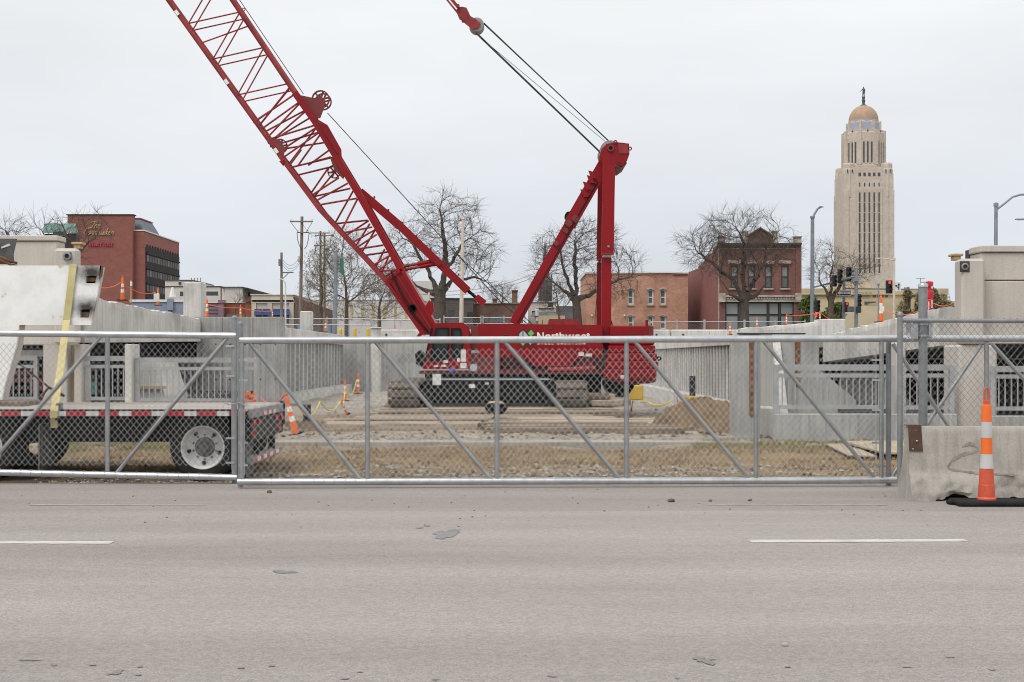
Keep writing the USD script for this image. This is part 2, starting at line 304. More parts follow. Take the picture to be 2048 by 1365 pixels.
RECIPE.update({
    'road_asphalt': asphalt((0.284, 0.259, 0.244), (0.3, 0.29, 0.28)),
    'shoulder_concrete': asphalt((0.262, 0.236, 0.221), (0.3, 0.29, 0.28), speck=0.16, cracks=0.35, fscale=60.0),
    'tar_patch': basic((0.205, 0.203, 0.203), 0.85, fine=0.25, fscale=90.0),
    'oil_stain': basic((0.205, 0.185, 0.172), 0.8, fine=0.3, fscale=80.0),
    'worn_white_paint': basic((0.50, 0.48, 0.45), 0.8, col2=(0.34, 0.315, 0.295), cut=(0.36, 0.50), scale=9.0, fine=0.15, stretch=(0.5, 3, 1)),
    'faded_white_paint': basic((0.36, 0.335, 0.31), 0.85, col2=(0.23, 0.205, 0.19), cut=(0.40, 0.60), scale=9.0, fine=0.15, stretch=(0.5, 3, 1)),
    'earth': basic((0.2, 0.17, 0.13), 1.0, fine=0.3, fscale=12.0, spec=0.1),
    'site_soil': site_soil(),
    'heap_soil': basic((0.235, 0.165, 0.10), 1.0, col2=(0.13, 0.09, 0.055), fine=0.45, fscale=30.0, bump=0.9, bscale=22.0, bdist=0.05, spec=0.1),
    'gravel_stone': basic((0.43, 0.40, 0.345), 0.95, col2=(0.18, 0.15, 0.115), cut=(0.36, 0.62), scale=7.0, spec=0.15),
    'clod': basic((0.15, 0.112, 0.08), 1.0, spec=0.1),
    'dry_grass': basic((0.38, 0.285, 0.175), 0.9, col2=(0.24, 0.175, 0.11), scale=2.0, spec=0.15),
    'green_grass': basic((0.15, 0.16, 0.045), 0.9, col2=(0.26, 0.21, 0.09), scale=2.0, spec=0.15),
    'path_concrete': concrete((0.34, 0.31, 0.27)),
    'galvanised': basic((0.56, 0.57, 0.585), 0.33, 0.9, col2=(0.43, 0.445, 0.46), scale=7.0, fine=0.06, fscale=50.0),
    'galvanised_mid': basic((0.385, 0.39, 0.395), 0.45, 0.8, col2=(0.285, 0.29, 0.295), scale=7.0, fine=0.08, fscale=50.0),
    'galvanised_dull': basic((0.27, 0.28, 0.285), 0.55, 0.45, col2=(0.20, 0.21, 0.215), scale=8.0, fine=0.1),
    'fence_wire': basic((0.37, 0.375, 0.375), 0.55, 0.2, var=0.05),
    'old_wire': basic((0.26, 0.26, 0.255), 0.6, 0.4, var=0.1),
    'barrier_concrete': concrete((0.35, 0.325, 0.29), stain=0.3, grime=(0.12, 0.11, 0.1), scale=1.7),
    'broken_concrete': basic((0.33, 0.275, 0.215), 1.0, col2=(0.16, 0.125, 0.095), scale=9.0, fine=0.35, fscale=50.0, bump=0.9, bscale=25.0, bdist=0.03, spec=0.1),
    'rusty_plate': basic((0.085, 0.04, 0.022), 0.75, 0.1, col2=(0.045, 0.024, 0.015), scale=6.0, fine=0.2),
    'scuff': basic((0.17, 0.155, 0.14), 0.9, col2=(0.30, 0.28, 0.245), cut=(0.38, 0.6), scale=7.0),
    'orange_plastic': basic((0.80, 0.15, 0.02), 0.45, var=0.06),
    'red_orange_plastic': basic((0.56, 0.085, 0.04), 0.5, var=0.1, fine=0.08, fscale=25.0),
    'white_band': basic((0.48, 0.48, 0.47), 0.4, var=0.06, fine=0.07),
    'bright_band': basic((0.72, 0.72, 0.71), 0.4, var=0.05),
    'black_rubber': basic((0.016, 0.016, 0.016), 0.8, var=0.25, fine=0.3, fscale=30.0, spec=0.2),
    'bolt_steel': basic((0.45, 0.45, 0.44), 0.4, 0.7),
})

# ---------------------------------------------------------------- ground and road
def sheet(x0, x1, y0, y1, z, nx=1, ny=1):
    xs, ys = np.linspace(x0, x1, nx + 1), np.linspace(y0, y1, ny + 1); gx, gy = np.meshgrid(xs, ys)
    v = np.stack([gx.ravel(), gy.ravel(), np.full(gx.size, z)], 1); i = np.arange(nx * ny); a = i // nx * (nx + 1) + i % nx
    return v, np.stack([a, a + 1, a + nx + 2, a + nx + 1], 1)

structure(MB().add(*sheet(-3000, 3000, -60, 4000, -0.30)), 'ground', 'earth')
structure(B(-160, 160, -12, 14.5, -0.25, 0.0), 'road', 'road_asphalt')
structure(B(-160, 160, 14.5, 17.75, -0.25, 0.0), 'road_shoulder', 'shoulder_concrete')

def ground_px(x, y): Y = EYE * F / (y - YH); return np.array([X_(x, Y), Y])

def dash(x0, x1, y, w, mat, skew=0.0):
    a, b = ground_px(x0, y), ground_px(x1, y); m = 40; t = np.linspace(0, 1, m)
    top = np.stack([a[0] + (b[0] - a[0]) * t, a[1] + skew * t + w / 2 + rng.normal(0, 0.006, m)], 1); bot = np.stack([top[:, 0], a[1] + skew * t - w / 2 + rng.normal(0, 0.006, m)], 1)
    v = np.concatenate([bot, top]); v = np.concatenate([v, np.full((2 * m, 1), 0.004)], 1); i = np.arange(m - 1)
    structure(MB().add(v, np.stack([i, i + 1, i + 1 + m, i + m], 1)), 'lane_marking', mat)
dash(-330, 228, 1084, 0.17, 'worn_white_paint', -0.06)
dash(1500, 1938, 1083, 0.17, 'worn_white_paint', 0.06)
dash(62, 412, 1010, 0.10, 'faded_white_paint', -0.06)
dash(1418, 1775, 1011, 0.10, 'faded_white_paint', 0.03)

def blot(cx, cy, w, h, mat, seed, rot=0.0, name='road_stain'):
    """A thin irregular patch of tar or oil on the road."""
    r = np.random.default_rng(seed); c = ground_px(cx, cy); n = 26; t = np.arange(n) * 2 * np.pi / n
    Y = c[1]; rad = 1 + 0.35 * np.interp(t, np.linspace(0, 2 * np.pi, 12), np.append(r.normal(0, 1, 11), 0)) + r.normal(0, 0.08, n)
    u = np.cos(t) * rad * w * Y / F / 2; q = np.sin(t) * rad * h * Y * Y / (EYE * F) / 2 + u * rot
    v = np.concatenate([np.stack([c[0] + u, c[1] + q, np.full(n, 0.004)], 1), [[c[0], c[1], 0.004]]]); k = np.arange(n)
    structure(MB().add(v, np.stack([k, (k + 1) % n, np.full(n, n)], 1)), name, mat)
blot(892, 1068, 46, 16, 'tar_patch', 1, 0.9, 'tar_patch'); blot(572, 1144, 42, 6, 'tar_patch', 2, 0, 'tar_patch'); blot(1403, 1320, 40, 12, 'oil_stain', 3)
blot(228, 1347, 28, 9, 'oil_stain', 4, 0.4); blot(108, 1330, 16, 4, 'oil_stain', 5); blot(60, 1321, 36, 2.5, 'oil_stain', 6); blot(185, 1331, 14, 3, 'oil_stain', 7)
for i, (x, y, w) in enumerate([(275, 1351, 14), (480, 1337, 16), (545, 1333, 14), (690, 1358, 16), (870, 1360, 14), (1105, 1353, 16), (1355, 1357, 10), (1575, 1335, 12), (1815, 1335, 16), (1985, 1340, 16), (1900, 1315, 14), (280, 1334, 10), (720, 1345, 10), (840, 1056, 14), (855, 1052, 10)]):
    blot(x, y, w, 2.6, 'oil_stain', 20 + i)

# ------------- crumbs lying on the road
def lump(mb, c, r, seed, flat=0.7):
    m = trimesh.creation.icosphere(subdivisions=1, radius=1.0); q = np.random.default_rng(seed); v = m.vertices * (1 + q.normal(0, 0.16, (len(m.vertices), 1)))
    return mb.add(v * np.array([r, r * 0.8, r * flat]) + np.array(c), m.faces)
SAY = ['dark clod of earth lying on the road in front of the gate', 'small brown clod in front of the right gate leaf', 'little dark crumb beside the faded lane line', 'dark flattened crumb near the middle of the shoulder', 'pale grey stone lying alone on the near road']
for i, (x, y, r, m) in enumerate([(539, 986, 0.035, 'clod'), (1343, 1004, 0.04, 'clod'), (1421, 1003, 0.022, 'clod'), (1500, 1002, 0.024, 'clod'), (1570, 1292, 0.02, 'gravel_stone')]):
    c = ground_px(x, y); lump(MB(), (c[0], c[1], r * 0.4), r, 40 + i, 0.6).build('stone' if i == 4 else 'clod', m, None, 30, SAY[i], None, 'stone' if i == 4 else 'clod', None)
mb = MB()
for k in range(70):
    Y = rng.uniform(13.0, 17.0) if k < 120 else rng.uniform(7, 13); X = rng.uniform(-0.42, 0.42) * Y; r = rng.uniform(0.004, 0.012)
    lump(mb, (X, Y, r * 0.3), r, 100 + k, 0.6)
stuff(mb, 'road_crumbs', 'clod', 'scattered crumbs of soil along the edge of the road', 'soil crumbs')

# ------------- the building site's soil
nx, ny = 260, 300
ys = 17.75 + (70 - 17.75) * np.linspace(0, 1, ny + 1) ** 1.5; xs = np.linspace(-26, 26, nx + 1); gx, gy = np.meshgrid(xs, ys)
pts = np.stack([gx * 0.9, gy * 1.6, 0 * gx], -1)
def soil_z(x, y):
    p = np.stack([np.asarray(x) * 0.5, np.asarray(y) * 1.3, 0 * np.asarray(x)], -1)
    z = -0.05 + 0.20 * (meshkit.fbm(p, 4, 3) - 0.5) + 0.09 * (meshkit.fbm(p * 4.3, 3, 9) - 0.5)
    return z * np.clip((np.asarray(y) - 17.6) / 0.8, 0.25, 1)
gz = soil_z(gx, gy); i = np.arange(nx * ny); a = i // nx * (nx + 1) + i % nx
structure(MB().add(np.stack([gx.ravel(), gy.ravel(), gz.ravel()], 1), np.stack([a, a + 1, a + nx + 2, a + nx + 1], 1)), 'site_soil', 'site_soil', True)
structure(B(-8.0, 4.6, 25.7, 26.5, -0.3, 0.035), 'path', 'path_concrete')

# gravel and clods strewn on the soil
def strew(n, y0, y1, r0, r1, seed, x0=-8.5, x1=6.5):
    q = np.random.default_rng(seed); Y = q.uniform(y0, y1, n); X = q.uniform(x0, x1, n) * np.clip(Y / 24, 0.7, 1.2); R = r0 + (r1 - r0) * q.random(n) ** 3
    base = np.array([[1, 0, 0], [-1, 0, 0], [0, 1, 0], [0, -1, 0], [0, 0, 1], [0, 0, -0.6]], float); f = np.array([[0, 2, 4], [2, 1, 4], [1, 3, 4], [3, 0, 4], [2, 0, 5], [1, 2, 5], [3, 1, 5], [0, 3, 5]])
    th = q.uniform(0, 6.28, n); v = base[None] * (1 + q.normal(0, 0.22, (n, 6, 1))) * R[:, None, None] * np.array([1, 0.85, 0.65])
    c, s_ = np.cos(th)[:, None], np.sin(th)[:, None]; x = v[..., 0] * c - v[..., 1] * s_; y = v[..., 0] * s_ + v[..., 1] * c
    v = np.stack([x + X[:, None], y + Y[:, None], v[..., 2] + (soil_z(X, Y) + R * 0.25)[:, None]], -1).reshape(-1, 3)
    return v, (f[None] + (np.arange(n) * 6)[:, None, None]).reshape(-1, 3)
stuff(MB().add(*strew(9000, 17.9, 20.9, 0.006, 0.04, 1)).add(*strew(9000, 26.3, 32.0, 0.01, 0.055, 2)).add(*strew(2500, 20.5, 26, 0.008, 0.045, 3)).add(*strew(2500, 36, 62, 0.02, 0.07, 30)), 'gravel', 'gravel_stone', 'loose grey gravel strewn over the building site', 'gravel')
stuff(MB().add(*strew(1500, 18.0, 22.5, 0.012, 0.055, 4)).add(*strew(1500, 28, 36, 0.02, 0.08, 5)), 'soil_clods', 'clod', 'dark clods of churned earth over the building site', 'earth clods')

def blades(n, y0, y1, seed, h0, h1, x0=-8, x1=8, clump=0.45):
    q = np.random.default_rng(seed); Y = q.uniform(y0, y1, n * 4); X = q.uniform(x0, x1, n * 4)
    keep = meshkit.fbm(np.stack([X * 0.8, Y * 2.2, 0 * X], -1), 3, seed) > clump; X, Y = X[keep][:n], Y[keep][:n]; n = len(X)
    h = q.uniform(h0, h1, n); a = q.uniform(0, 6.28, n); w = q.uniform(0.004, 0.012, n); lean = q.normal(0, 0.9, (n, 2)) * h[:, None]; z = soil_z(X, Y)
    p0 = np.stack([X - np.cos(a) * w, Y - np.sin(a) * w, z], 1); p1 = np.stack([X + np.cos(a) * w, Y + np.sin(a) * w, z], 1); p2 = np.stack([X + lean[:, 0], Y + lean[:, 1], z + h], 1)
    return np.stack([p0, p1, p2], 1).reshape(-1, 3), np.arange(3 * n).reshape(-1, 3)
stuff(MB().add(*blades(30000, 20.2, 25.5, 5, 0.02, 0.09)), 'dry_grass', 'dry_grass', 'flattened straw-coloured grass between the gate and the path', 'dry grass')
stuff(MB().add(*blades(5000, 24.3, 26.8, 6, 0.03, 0.09, 3.4, 7.0, 0.4)).add(*blades(3500, 24.6, 25.6, 7, 0.03, 0.09, -8.5, -5.2, 0.4)), 'green_grass', 'green_grass', 'patchy green grass along the path edges', 'green grass')

# ---------------------------------------------------------------- sliding gates and the fence beside them
def fabric(mb, A, Bp, z0, z1, p=0.081, r=0.0028, bow=0.006):
    A, Bp = np.array(A, float), np.array(Bp, float); L = np.linalg.norm(Bp - A); u = (Bp - A) / L; nrm = np.array([-u[1], u[0]])
    nw = int(L / (p / 2)); ph = p * 1.2; nz = int((z1 - z0) / (ph / 2)); j = np.arange(nz + 1); i = np.arange(nw)
    s = i[:, None] * p / 2 + np.where((j[None] + i[:, None] * 0) % 2 == 0, 0.0, p / 2) * np.where(i[:, None] % 2 == 0, 1, 1)
    s = np.where(i[:, None] % 2 == 0, s, i[:, None] * p / 2 + np.where(j[None] % 2 == 1, 0.0, p / 2))
    s = np.minimum(s, L); z = z0 + j * ph / 2 + 0 * s; off = r * np.where(j % 2 == 0, 1, -1) + bow * np.sin(s * 1.9) * np.sin(z * 2.1)
    q = np.stack([A[0] + u[0] * s + nrm[0] * off, A[1] + u[1] * s + nrm[1] * off, z], -1)
    return mb.tubes(q[:, :-1].reshape(-1, 3), q[:, 1:].reshape(-1, 3), r, None, 4, cap=False)

def gate_leaf(t, xa, ya, xb, yb, px_top, px_bot, verts, diags, fab, r_top=0.044):
    """px_top, px_bot: photo rows of the rails' centres at both ends; the leaf stands between (xa, ya) and (xb, yb)."""
    def at(x, row):                                         # a photo column on the leaf's plane
        k = (xb - xa) / (yb - ya) if abs(yb - ya) > 1e-6 else None
        Y = ya if k is None else (xa - ya * k) / ((x - CX) / F - k)
        return P(x, row, Y)
    def row(x, rr): return rr[0] + (rr[1] - rr[0]) * (x - rr[2]) / (rr[3] - rr[2])
    T = lambda x: at(x, row(x, px_top)); Bt = lambda x: at(x, row(x, px_bot))
    MB().tube(T(px_top[2]), T(px_top[3]), r_top, n=20).build('top_rail', 'galvanised', t, 40)
    MB().tube(Bt(px_bot[2]), Bt(px_bot[3]), 0.044, n=20).build('bottom_rail', 'galvanised', t, 40)
    for x in verts:
        MB().tube(Bt(x) + [0, 0, 0.02], T(x) - [0, 0, 0.02], 0.030, n=16).build('upright', 'galvanised_mid', t, 40)
    for x0, x1 in diags:                                    # from the foot at x0 to the head at x1
        a, b = Bt(x0), T(x1); d = (b - a) / np.linalg.norm(b - a)
        MB().tube(a + d * 0.04, b - d * 0.04, 0.0255, n=16).build('brace', 'galvanised_mid', t, 40)
    for x0, x1 in fab:
        a, b = Bt(x0), Bt(x1); fabric(MB(), a[:2] + [0, 0.035], b[:2] + [0, 0.035], max(a[2], b[2]) + 0.03, min(T(x0)[2], T(x1)[2]) - 0.085).build('chain_link', 'fence_wire', t, False, kind='stuff')
    return T, Bt, at

Y0, Y1 = 17.0, 17.3
g = thing('sliding_gate', 'long galvanised chain link gate leaf with five braced bays across the site entrance', 'gate', (X_(475, Y0), Y0, 0), 'sliding chain link gate leaves')
T, Bt, at = gate_leaf(g, X_(475, Y0), Y0, X_(1790, Y1), Y1, (681, 677, 480, 1790), (964, 960, 475, 1805), [484, 735, 994, 1253, 1512, 1763],
    [(724, 496), (985, 748), (1243, 1006), (1502, 1266), (1752, 1524)], [(489, 1757)])
p0, p1 = T(1790), P(2330, 677, 17.42)
MB().tube(p0, p1, 0.044, n=20).build('tail_rail', 'galvanised', g, 40)
MB().tube(Bt(1800) , P(2330, 958, 17.42), 0.044, n=20).build('tail_rail', 'galvanised', g, 40)
MB().tube(P(1973, 955, 17.35), P(1973, 684, 17.35), 0.030, n=16).build('upright', 'galvanised_mid', g, 40)
MB().tube(P(2230, 955, 17.4), P(2230, 684, 17.4), 0.030, n=16).build('upright', 'galvanised_mid', g, 40)
for q in ((1786, 688, 1962, 948, 0.0), (1962, 690, 1786, 950, 0.055), (1984, 688, 2220, 948, 0.0)):
    a, b = P(q[0], q[1], 17.32 + q[4]), P(q[2], q[3], 17.34 + q[4]); MB().tube(a, b, 0.0255, n=14).build('brace', 'galvanised_mid', g, 40)
mb = MB()
for x in (489, 1752):                                       # tension bars with their clips
    MB().tube(P(x, 950, 17.0 + 0.04), P(x, 700, 17.0 + 0.04), 0.006, n=6).build('tension_bar', 'galvanised', g)
    for r_ in (720, 735 + 25, 820, 885, 930):
        c = P(x, r_, 17.03); mb.box(c[0] - 0.06, c[0] + 0.05, c[1] - 0.045, c[1] - 0.03, c[2] - 0.012, c[2] + 0.012)
mb.build('tension_clip', 'galvanised', g, kind='stuff')
mb = MB(); xs_ = np.arange(500, 1750, 21.0)
for x in xs_:
    for f_ in (Bt,):
        c = f_(x); t_ = np.linspace(0, 2 * np.pi, 11)[:-1]; mb.path(np.stack([c[0] + 0.012 * np.sin(t_ * 0.5), c[1] + 0.05 * np.cos(t_), c[2] + 0.052 * np.sin(t_)], 1), 0.003, 4, True)
mb.build('wire_tie', 'fence_wire', g, kind='stuff')

YL = 17.65
g = thing('sliding_gate', 'shorter chain link gate leaf in front of the flatbed trailer', 'gate', (X_(235, YL), YL, 0), 'sliding chain link gate leaves')
T2, Bt2, _ = gate_leaf(g, X_(-420, YL), YL, X_(470, YL), YL + 1e-9, (662, 671.5, -420, 472), (936, 955, -420, 474), [-300, -42, 215, 468], [(-34, 205), (230, 458), (-290, -52)], [(-410, 462)])
MB().tube(Bt2(462) + [0, 0.04, 0.1], T2(462) + [0, 0.04, -0.1], 0.006, n=6).build('tension_bar', 'galvanised', g)
mb = MB()
for r_ in (692, 752, 876, 925):
    c = P(464, r_, YL); mb.box(c[0] - 0.07, c[0] + 0.04, c[1] - 0.05, c[1] - 0.03, c[2] - 0.012, c[2] + 0.012)
mb.build('tension_clip', 'galvanised', g, kind='stuff')
mb = MB()
for x in np.arange(-400, 460, 21.0):
    c = Bt2(x); t_ = np.linspace(0, 2 * np.pi, 11)[:-1]; mb.path(np.stack([c[0] + 0.012 * np.sin(t_ * 0.5), c[1] + 0.05 * np.cos(t_), c[2] + 0.052 * np.sin(t_)], 1), 0.003, 4, True)
mb.build('wire_tie', 'fence_wire', g, kind='stuff')

# gate posts where the leaves meet
p = thing('gate_post', 'slim galvanised post at the end of the shorter gate leaf', 'post', P(470, 960, 17.75) * [1, 1, 0])
MB().tube(P(469, 715, 17.72) * [1, 1, 0], P(469, 638, 17.72), 0.036, n=16).build('shaft', 'galvanised_dull', p, 40)
MB().lathe([(0.036, 0), (0.042, 0.003), (0.04, 0.03), (0.02, 0.045), (0.0, 0.048)], P(469, 638, 17.72), n=16).build('cap', 'galvanised_dull', p, 40)
p = thing('gate_post', 'slim galvanised post at the left end of the long gate leaf', 'post', P(481, 968, 17.15) * [1, 1, 0])
MB().tube(P(481, 715, 17.15) * [1, 1, 0], P(481, 650, 17.15), 0.034, n=16).build('shaft', 'galvanised_dull', p, 40)
MB().lathe([(0.034, 0), (0.04, 0.003), (0.038, 0.03), (0.018, 0.045), (0.0, 0.048)], P(481, 650, 17.15), n=16).build('cap', 'galvanised_dull', p, 40)
p = thing('gate_post', 'plain galvanised post beside the right end of the long gate leaf', 'post', P(1777, 962, 17.42) * [1, 1, 0])
MB().tube(P(1777, 715, 17.42) * [1, 1, 0], P(1777, 681, 17.42), 0.034, n=16).build('shaft', 'galvanised_dull', p, 40)
MB().lathe([(0.034, 0), (0.038, 0.003), (0.036, 0.02), (0.0, 0.03)], P(1777, 681, 17.42), n=16).build('cap', 'galvanised_dull', p, 40)
# chain tying both leaves together
ch = thing('chain', 'slack steel chain tying the two gate leaves together', 'chain', P(470, 806, 17.3))
q = np.array([P(448, 806, 17.66), P(462, 809, 17.5), P(470, 808, 17.25), P(480, 805, 16.95), P(492, 812, 16.93), P(496, 803, 17.05)])
tt = np.linspace(0, 5, 34); c_ = np.stack([np.interp(tt, np.arange(6), q[:, k]) for k in range(3)], 1); mb = MB()
for k in range(33):
    a, b = c_[k], c_[k + 1]; d = b - a; s1, s2 = frame(d[None]); s_ = (s1 if k % 2 else s2)[0]; t_ = np.linspace(0, 2 * np.pi, 9)[:-1]
    mb.path((a + b) / 2 + np.cos(t_)[:, None] * d * 0.72 + np.sin(t_)[:, None] * s_ * 0.011, 0.0035, 5, True)
mb.build('links', 'galvanised', ch, kind='stuff')

# guide post, hinge post, fence on the right
FY = 16.75
p = thing('fence_post', 'thick round steel post with domed cap holding the gate guide', 'post', P(1847, 860, FY) * [1, 1, 0])
top = P(1846, 572, FY); MB().tube(P(1846, 715, FY) * [1, 1, 0] - [0, 0, 0.1], top, 0.055, n=28).build('shaft', 'galvanised_dull', p, 40)
MB().lathe([(0.056, -0.02), (0.061, -0.015), (0.061, 0.015), (0.05, 0.03), (0.035, 0.035), (0.035, 0.05), (0.0, 0.055)], top, n=28).build('cap', 'galvanised', p, 40)
c = P(1846, 660, FY)
for dz in (-0.07, 0.07):
    MB().lathe([(0.056, -0.012), (0.064, -0.012), (0.064, 0.012), (0.056, 0.012)], c + [0, 0, dz], n=24).build('clamp_band', 'galvanised', p)
MB().cbox(c[0] - 0.155, c[0] - 0.055, FY - 0.04, FY + 0.2, c[2] - 0.13, c[2] + 0.12, 0.02).build('roller_box', 'galvanised', p)
MB().cbox(c[0] + 0.05, c[0] + 0.115, FY - 0.03, FY + 0.1, c[2] - 0.1, c[2] + 0.12, 0.015).build('roller_plate', 'galvanised', p)
p = thing('fence', 'chain link fence panel behind the concrete barrier right of the gate', 'fence', P(1803, 860, 16.6) * [1, 1, 0])
MB().tube(P(1800, 640, 16.6) * [1, 1, 0] - [0, 0, 0.1], P(1800, 632, 16.6), 0.034, n=18).build('post', 'galvanised_dull', p, 40)
MB().lathe([(0.034, 0), (0.042, 0.003), (0.041, 0.03), (0.03, 0.045), (0.012, 0.055), (0.0, 0.056)], P(1800, 632, 16.6), n=18).build('post_cap', 'galvanised_dull', p, 40)
MB().tube(P(1800, 641, 16.6), P(2300, 643, 16.6), 0.026, n=14).build('top_rail', 'galvanised_dull', p, 40)
MB().tube(P(2290, 640, 16.6) * [1, 1, 0] - [0, 0, 0.1], P(2290, 632, 16.6), 0.034, n=18).build('post', 'galvanised_dull', p, 40)
fabric(MB(), P(1804, 700, 16.63)[:2], P(2290, 700, 16.63)[:2], 0.05, 2.145, r=0.0027).build('chain_link', 'old_wire', p, kind='stuff')

# ---------------------------------------------------------------- concrete barrier, channelizer
b0 = 15.48; prof = np.array([(0.0, 0.0), (0.0, 0.075), (0.15, 0.33), (0.215, 0.80), (0.235, 0.845), (0.385, 0.845), (0.405, 0.80), (0.47, 0.33), (0.62, 0.075), (0.62, 0.0)])
seg = np.concatenate([np.linspace(prof[i], prof[i + 1], max(2, int(np.linalg.norm(prof[i + 1] - prof[i]) / 0.035)), endpoint=False) for i in range(9)] + [prof[-1:]])
def barrier(x0, x1, seed, dent):
    n = int((x1 - x0) / 0.03) + 1; X = np.linspace(x0, x1, n); m = len(seg)
    v = np.stack([np.repeat(X, m), b0 + np.tile(seg[:, 0], n), np.tile(seg[:, 1], n)], 1)
    no = meshkit.fbm(v * 9, 4, seed) - 0.5; big = meshkit.fbm(v * 4.5, 3, seed + 5)
    low = np.clip((0.20 - v[:, 2]) / 0.2, 0, 1) * (v[:, 1] < b0 + 0.3)
    chip = np.clip(big * 1.6 - 0.72, 0, 1) * low
    for cx, cz, r, d in dent: chip += d * np.clip(1 - np.hypot((v[:, 0] - cx) / r, (v[:, 2] - cz) / (0.75 * r)), 0, 1) * (v[:, 1] < b0 + 0.32) * (0.7 + 1.2 * no)
    v[:, 1] += no * 0.008 + chip * 0.16; v[:, 2] += low * chip * 0.10 + no * 0.004
    end = np.clip((x0 + 0.1 - v[:, 0]) / 0.1, 0, 1); v[:, 0] += end * 0.05 * (v[:, 2] / 0.85) + end * 0.02 * no
    i = np.arange((n - 1) * (m - 1)); a = i // (m - 1) * m + i % (m - 1); f = np.stack([a, a + m, a + m + 1, a + 1], 1)
    mb = MB().add(v, f)
    for e in (0, n - 1):
        ring = v[e * m:(e + 1) * m]; c = ring.mean(0) + [0, 0, -0.1]; k = np.arange(m); tri = np.stack([k, (k + 1) % m, np.full(m, m)], 1)
        mb.add(np.vstack([ring, c]), tri if e == 0 else tri[:, ::-1])
    return mb
bar_ = thing('jersey_barrier', 'weathered concrete barrier with rusty end plate and chipped foot', 'barrier', (4.58, b0, 0))
barrier(4.58, 7.9, 3, [(4.74, 0.12, 0.16, 0.5), (5.12, 0.05, 0.25, 0.7), (5.78, 0.13, 0.24, 1.0), (5.45, 0.04, 0.2, 0.5)]).build('body', 'barrier_concrete', bar_, 25)
xa, xb = 4.66, X_(1843, 15.7)
mb = MB(); mb.hexa([(xa - .05, b0 + .168, .565), (xb, b0 + .168, .565), (xa - .05, b0 + .19, .565), (xb, b0 + .19, .565), (xa - .05, b0 + .226, .858), (xb, b0 + .226, .858), (xa - .05, b0 + .24, .858), (xb, b0 + .24, .858)])
mb.box(xa - 0.05, xb, b0 + 0.226, b0 + 0.40, 0.853, 0.862)
mb.build('end_plate', 'rusty_plate', bar_)
for x, r_ in ((1834, 882), (1826, 898)):
    c = P(x, r_, 15.66); MB().lathe([(0.011, 0.0), (0.011, 0.035), (0.006, 0.04), (0.0, 0.04)], (c[0], 15.69, c[2] + .0), (0, -1, 0), 10).build('bolt', 'bolt_steel', bar_)
# a "2"-shaped scuff of old paint on its face
pts = [(1924, 893), (1940, 887), (1955, 892), (1957, 900), (1945, 905), (1925, 909), (1905, 920), (1895, 934), (1905, 940), (1935, 944), (1975, 948), (2030, 950)]
wid = [4, 7, 9, 6, 4, 7, 7, 5, 4, 5, 4, 3]
tt = np.linspace(0, len(pts) - 1, 90); cx_, cy_, w_ = (np.interp(tt, np.arange(len(pts)), a) for a in (*np.array(pts).T, wid)); w_ = w_ * (0.55 + 0.9 * rng.random(90))
def face_y(z): return b0 + np.interp(z, [0, 0.075, 0.33, 0.8, 0.845], [0, 0, 0.15, 0.215, 0.235]) - 0.0045
def on_face(x, y):
    Yv = b0 + 0.18
    for _ in range(4): z = Z_(y, Yv); Yv = face_y(z)
    return np.array([X_(x, Yv), Yv, z])
up_ = np.array([on_face(x, y - w) for x, y, w in zip(cx_, cy_, w_ * .5)]); lo_ = np.array([on_face(x, y + w) for x, y, w in zip(cx_, cy_, w_ * .5)]); k = np.arange(89)
MB().add(np.vstack([up_, lo_]), np.stack([k, k + 90, k + 91, k + 1], 1)).build('scuff_mark', 'scuff', bar_)

def channelizer(t, x, y, z, k=1.0, bands=('red_orange_plastic', 'white_band', 'orange_plastic', 'white_band', 'orange_plastic'), n=28):
    o = np.array([x, y, z]); hs = np.array([0.0, 0.353, 0.516, 0.697, 0.877, 1.05]) * k
    rad = lambda h: np.interp(h / k, [0, 0.353, 0.36, 1.05], [0.088, 0.076, 0.067, 0.055]) * k
    nm = ['skirt', 'white_band', 'orange_band', 'white_band', 'orange_band']
    for i in range(5):
        a, b = hs[i], hs[i + 1]
        pr = [(rad(a + 1e-3 * k), a), (rad(b - 1e-3 * k), b - 1e-3 * k)]
        if i == 0: pr = [(0.104 * k, 0.0), (0.104 * k, 0.02 * k), (0.092 * k, 0.036 * k), (0.088 * k, 0.17 * k), (0.083 * k, 0.178 * k), (0.076 * k, b - 0.004 * k), (0.067 * k, b)]
        if i == 4: pr += [(0.05 * k, b + 0.015 * k), (0.02 * k, b + 0.02 * k)]
        MB().lathe(pr, o, n=n).build(nm[i], bands[i], t, 30)
    c = o + [0, 0, hs[5] + 0.02 * k]; q = [(-0.024, 0), (-0.024, 0.13), (-0.020, 0.165), (0.0, 0.185), (0.020, 0.165), (0.024, 0.13), (0.024, 0.0)]
    hnd = MB().path([c + np.array([a, 0, b]) * k for a, b in q], 0.0125 * k, 8)
    hnd.cbox(c[0] - 0.03 * k, c[0] + 0.03 * k, c[1] - 0.02 * k, c[1] + 0.02 * k, c[2] - 0.01 * k, c[2] + 0.05 * k, 0.008 * k)
    hnd.build('handle', 'red_orange_plastic', t, 30)
Cy = 15.12; ch_x = X_(1973, Cy)
t = thing('channelizer', 'orange and white traffic channelizer with loop handle in front of the concrete barrier', 'channelizer', (ch_x, Cy, 0))
channelizer(t, ch_x, Cy, 0.055)
MB().cbox(X_(1906, Cy), X_(1906, Cy) + 0.92, Cy - 0.22, Cy + 0.2, 0.0, 0.06, 0.02).build('rubber_base', 'black_rubber', t)
MB().cbox(X_(1906, Cy) - 0.045, X_(1906, Cy) + 0.1, Cy - 0.02, Cy + 0.12, 0.0, 0.045, 0.015).build('base_lug', 'black_rubber', t)

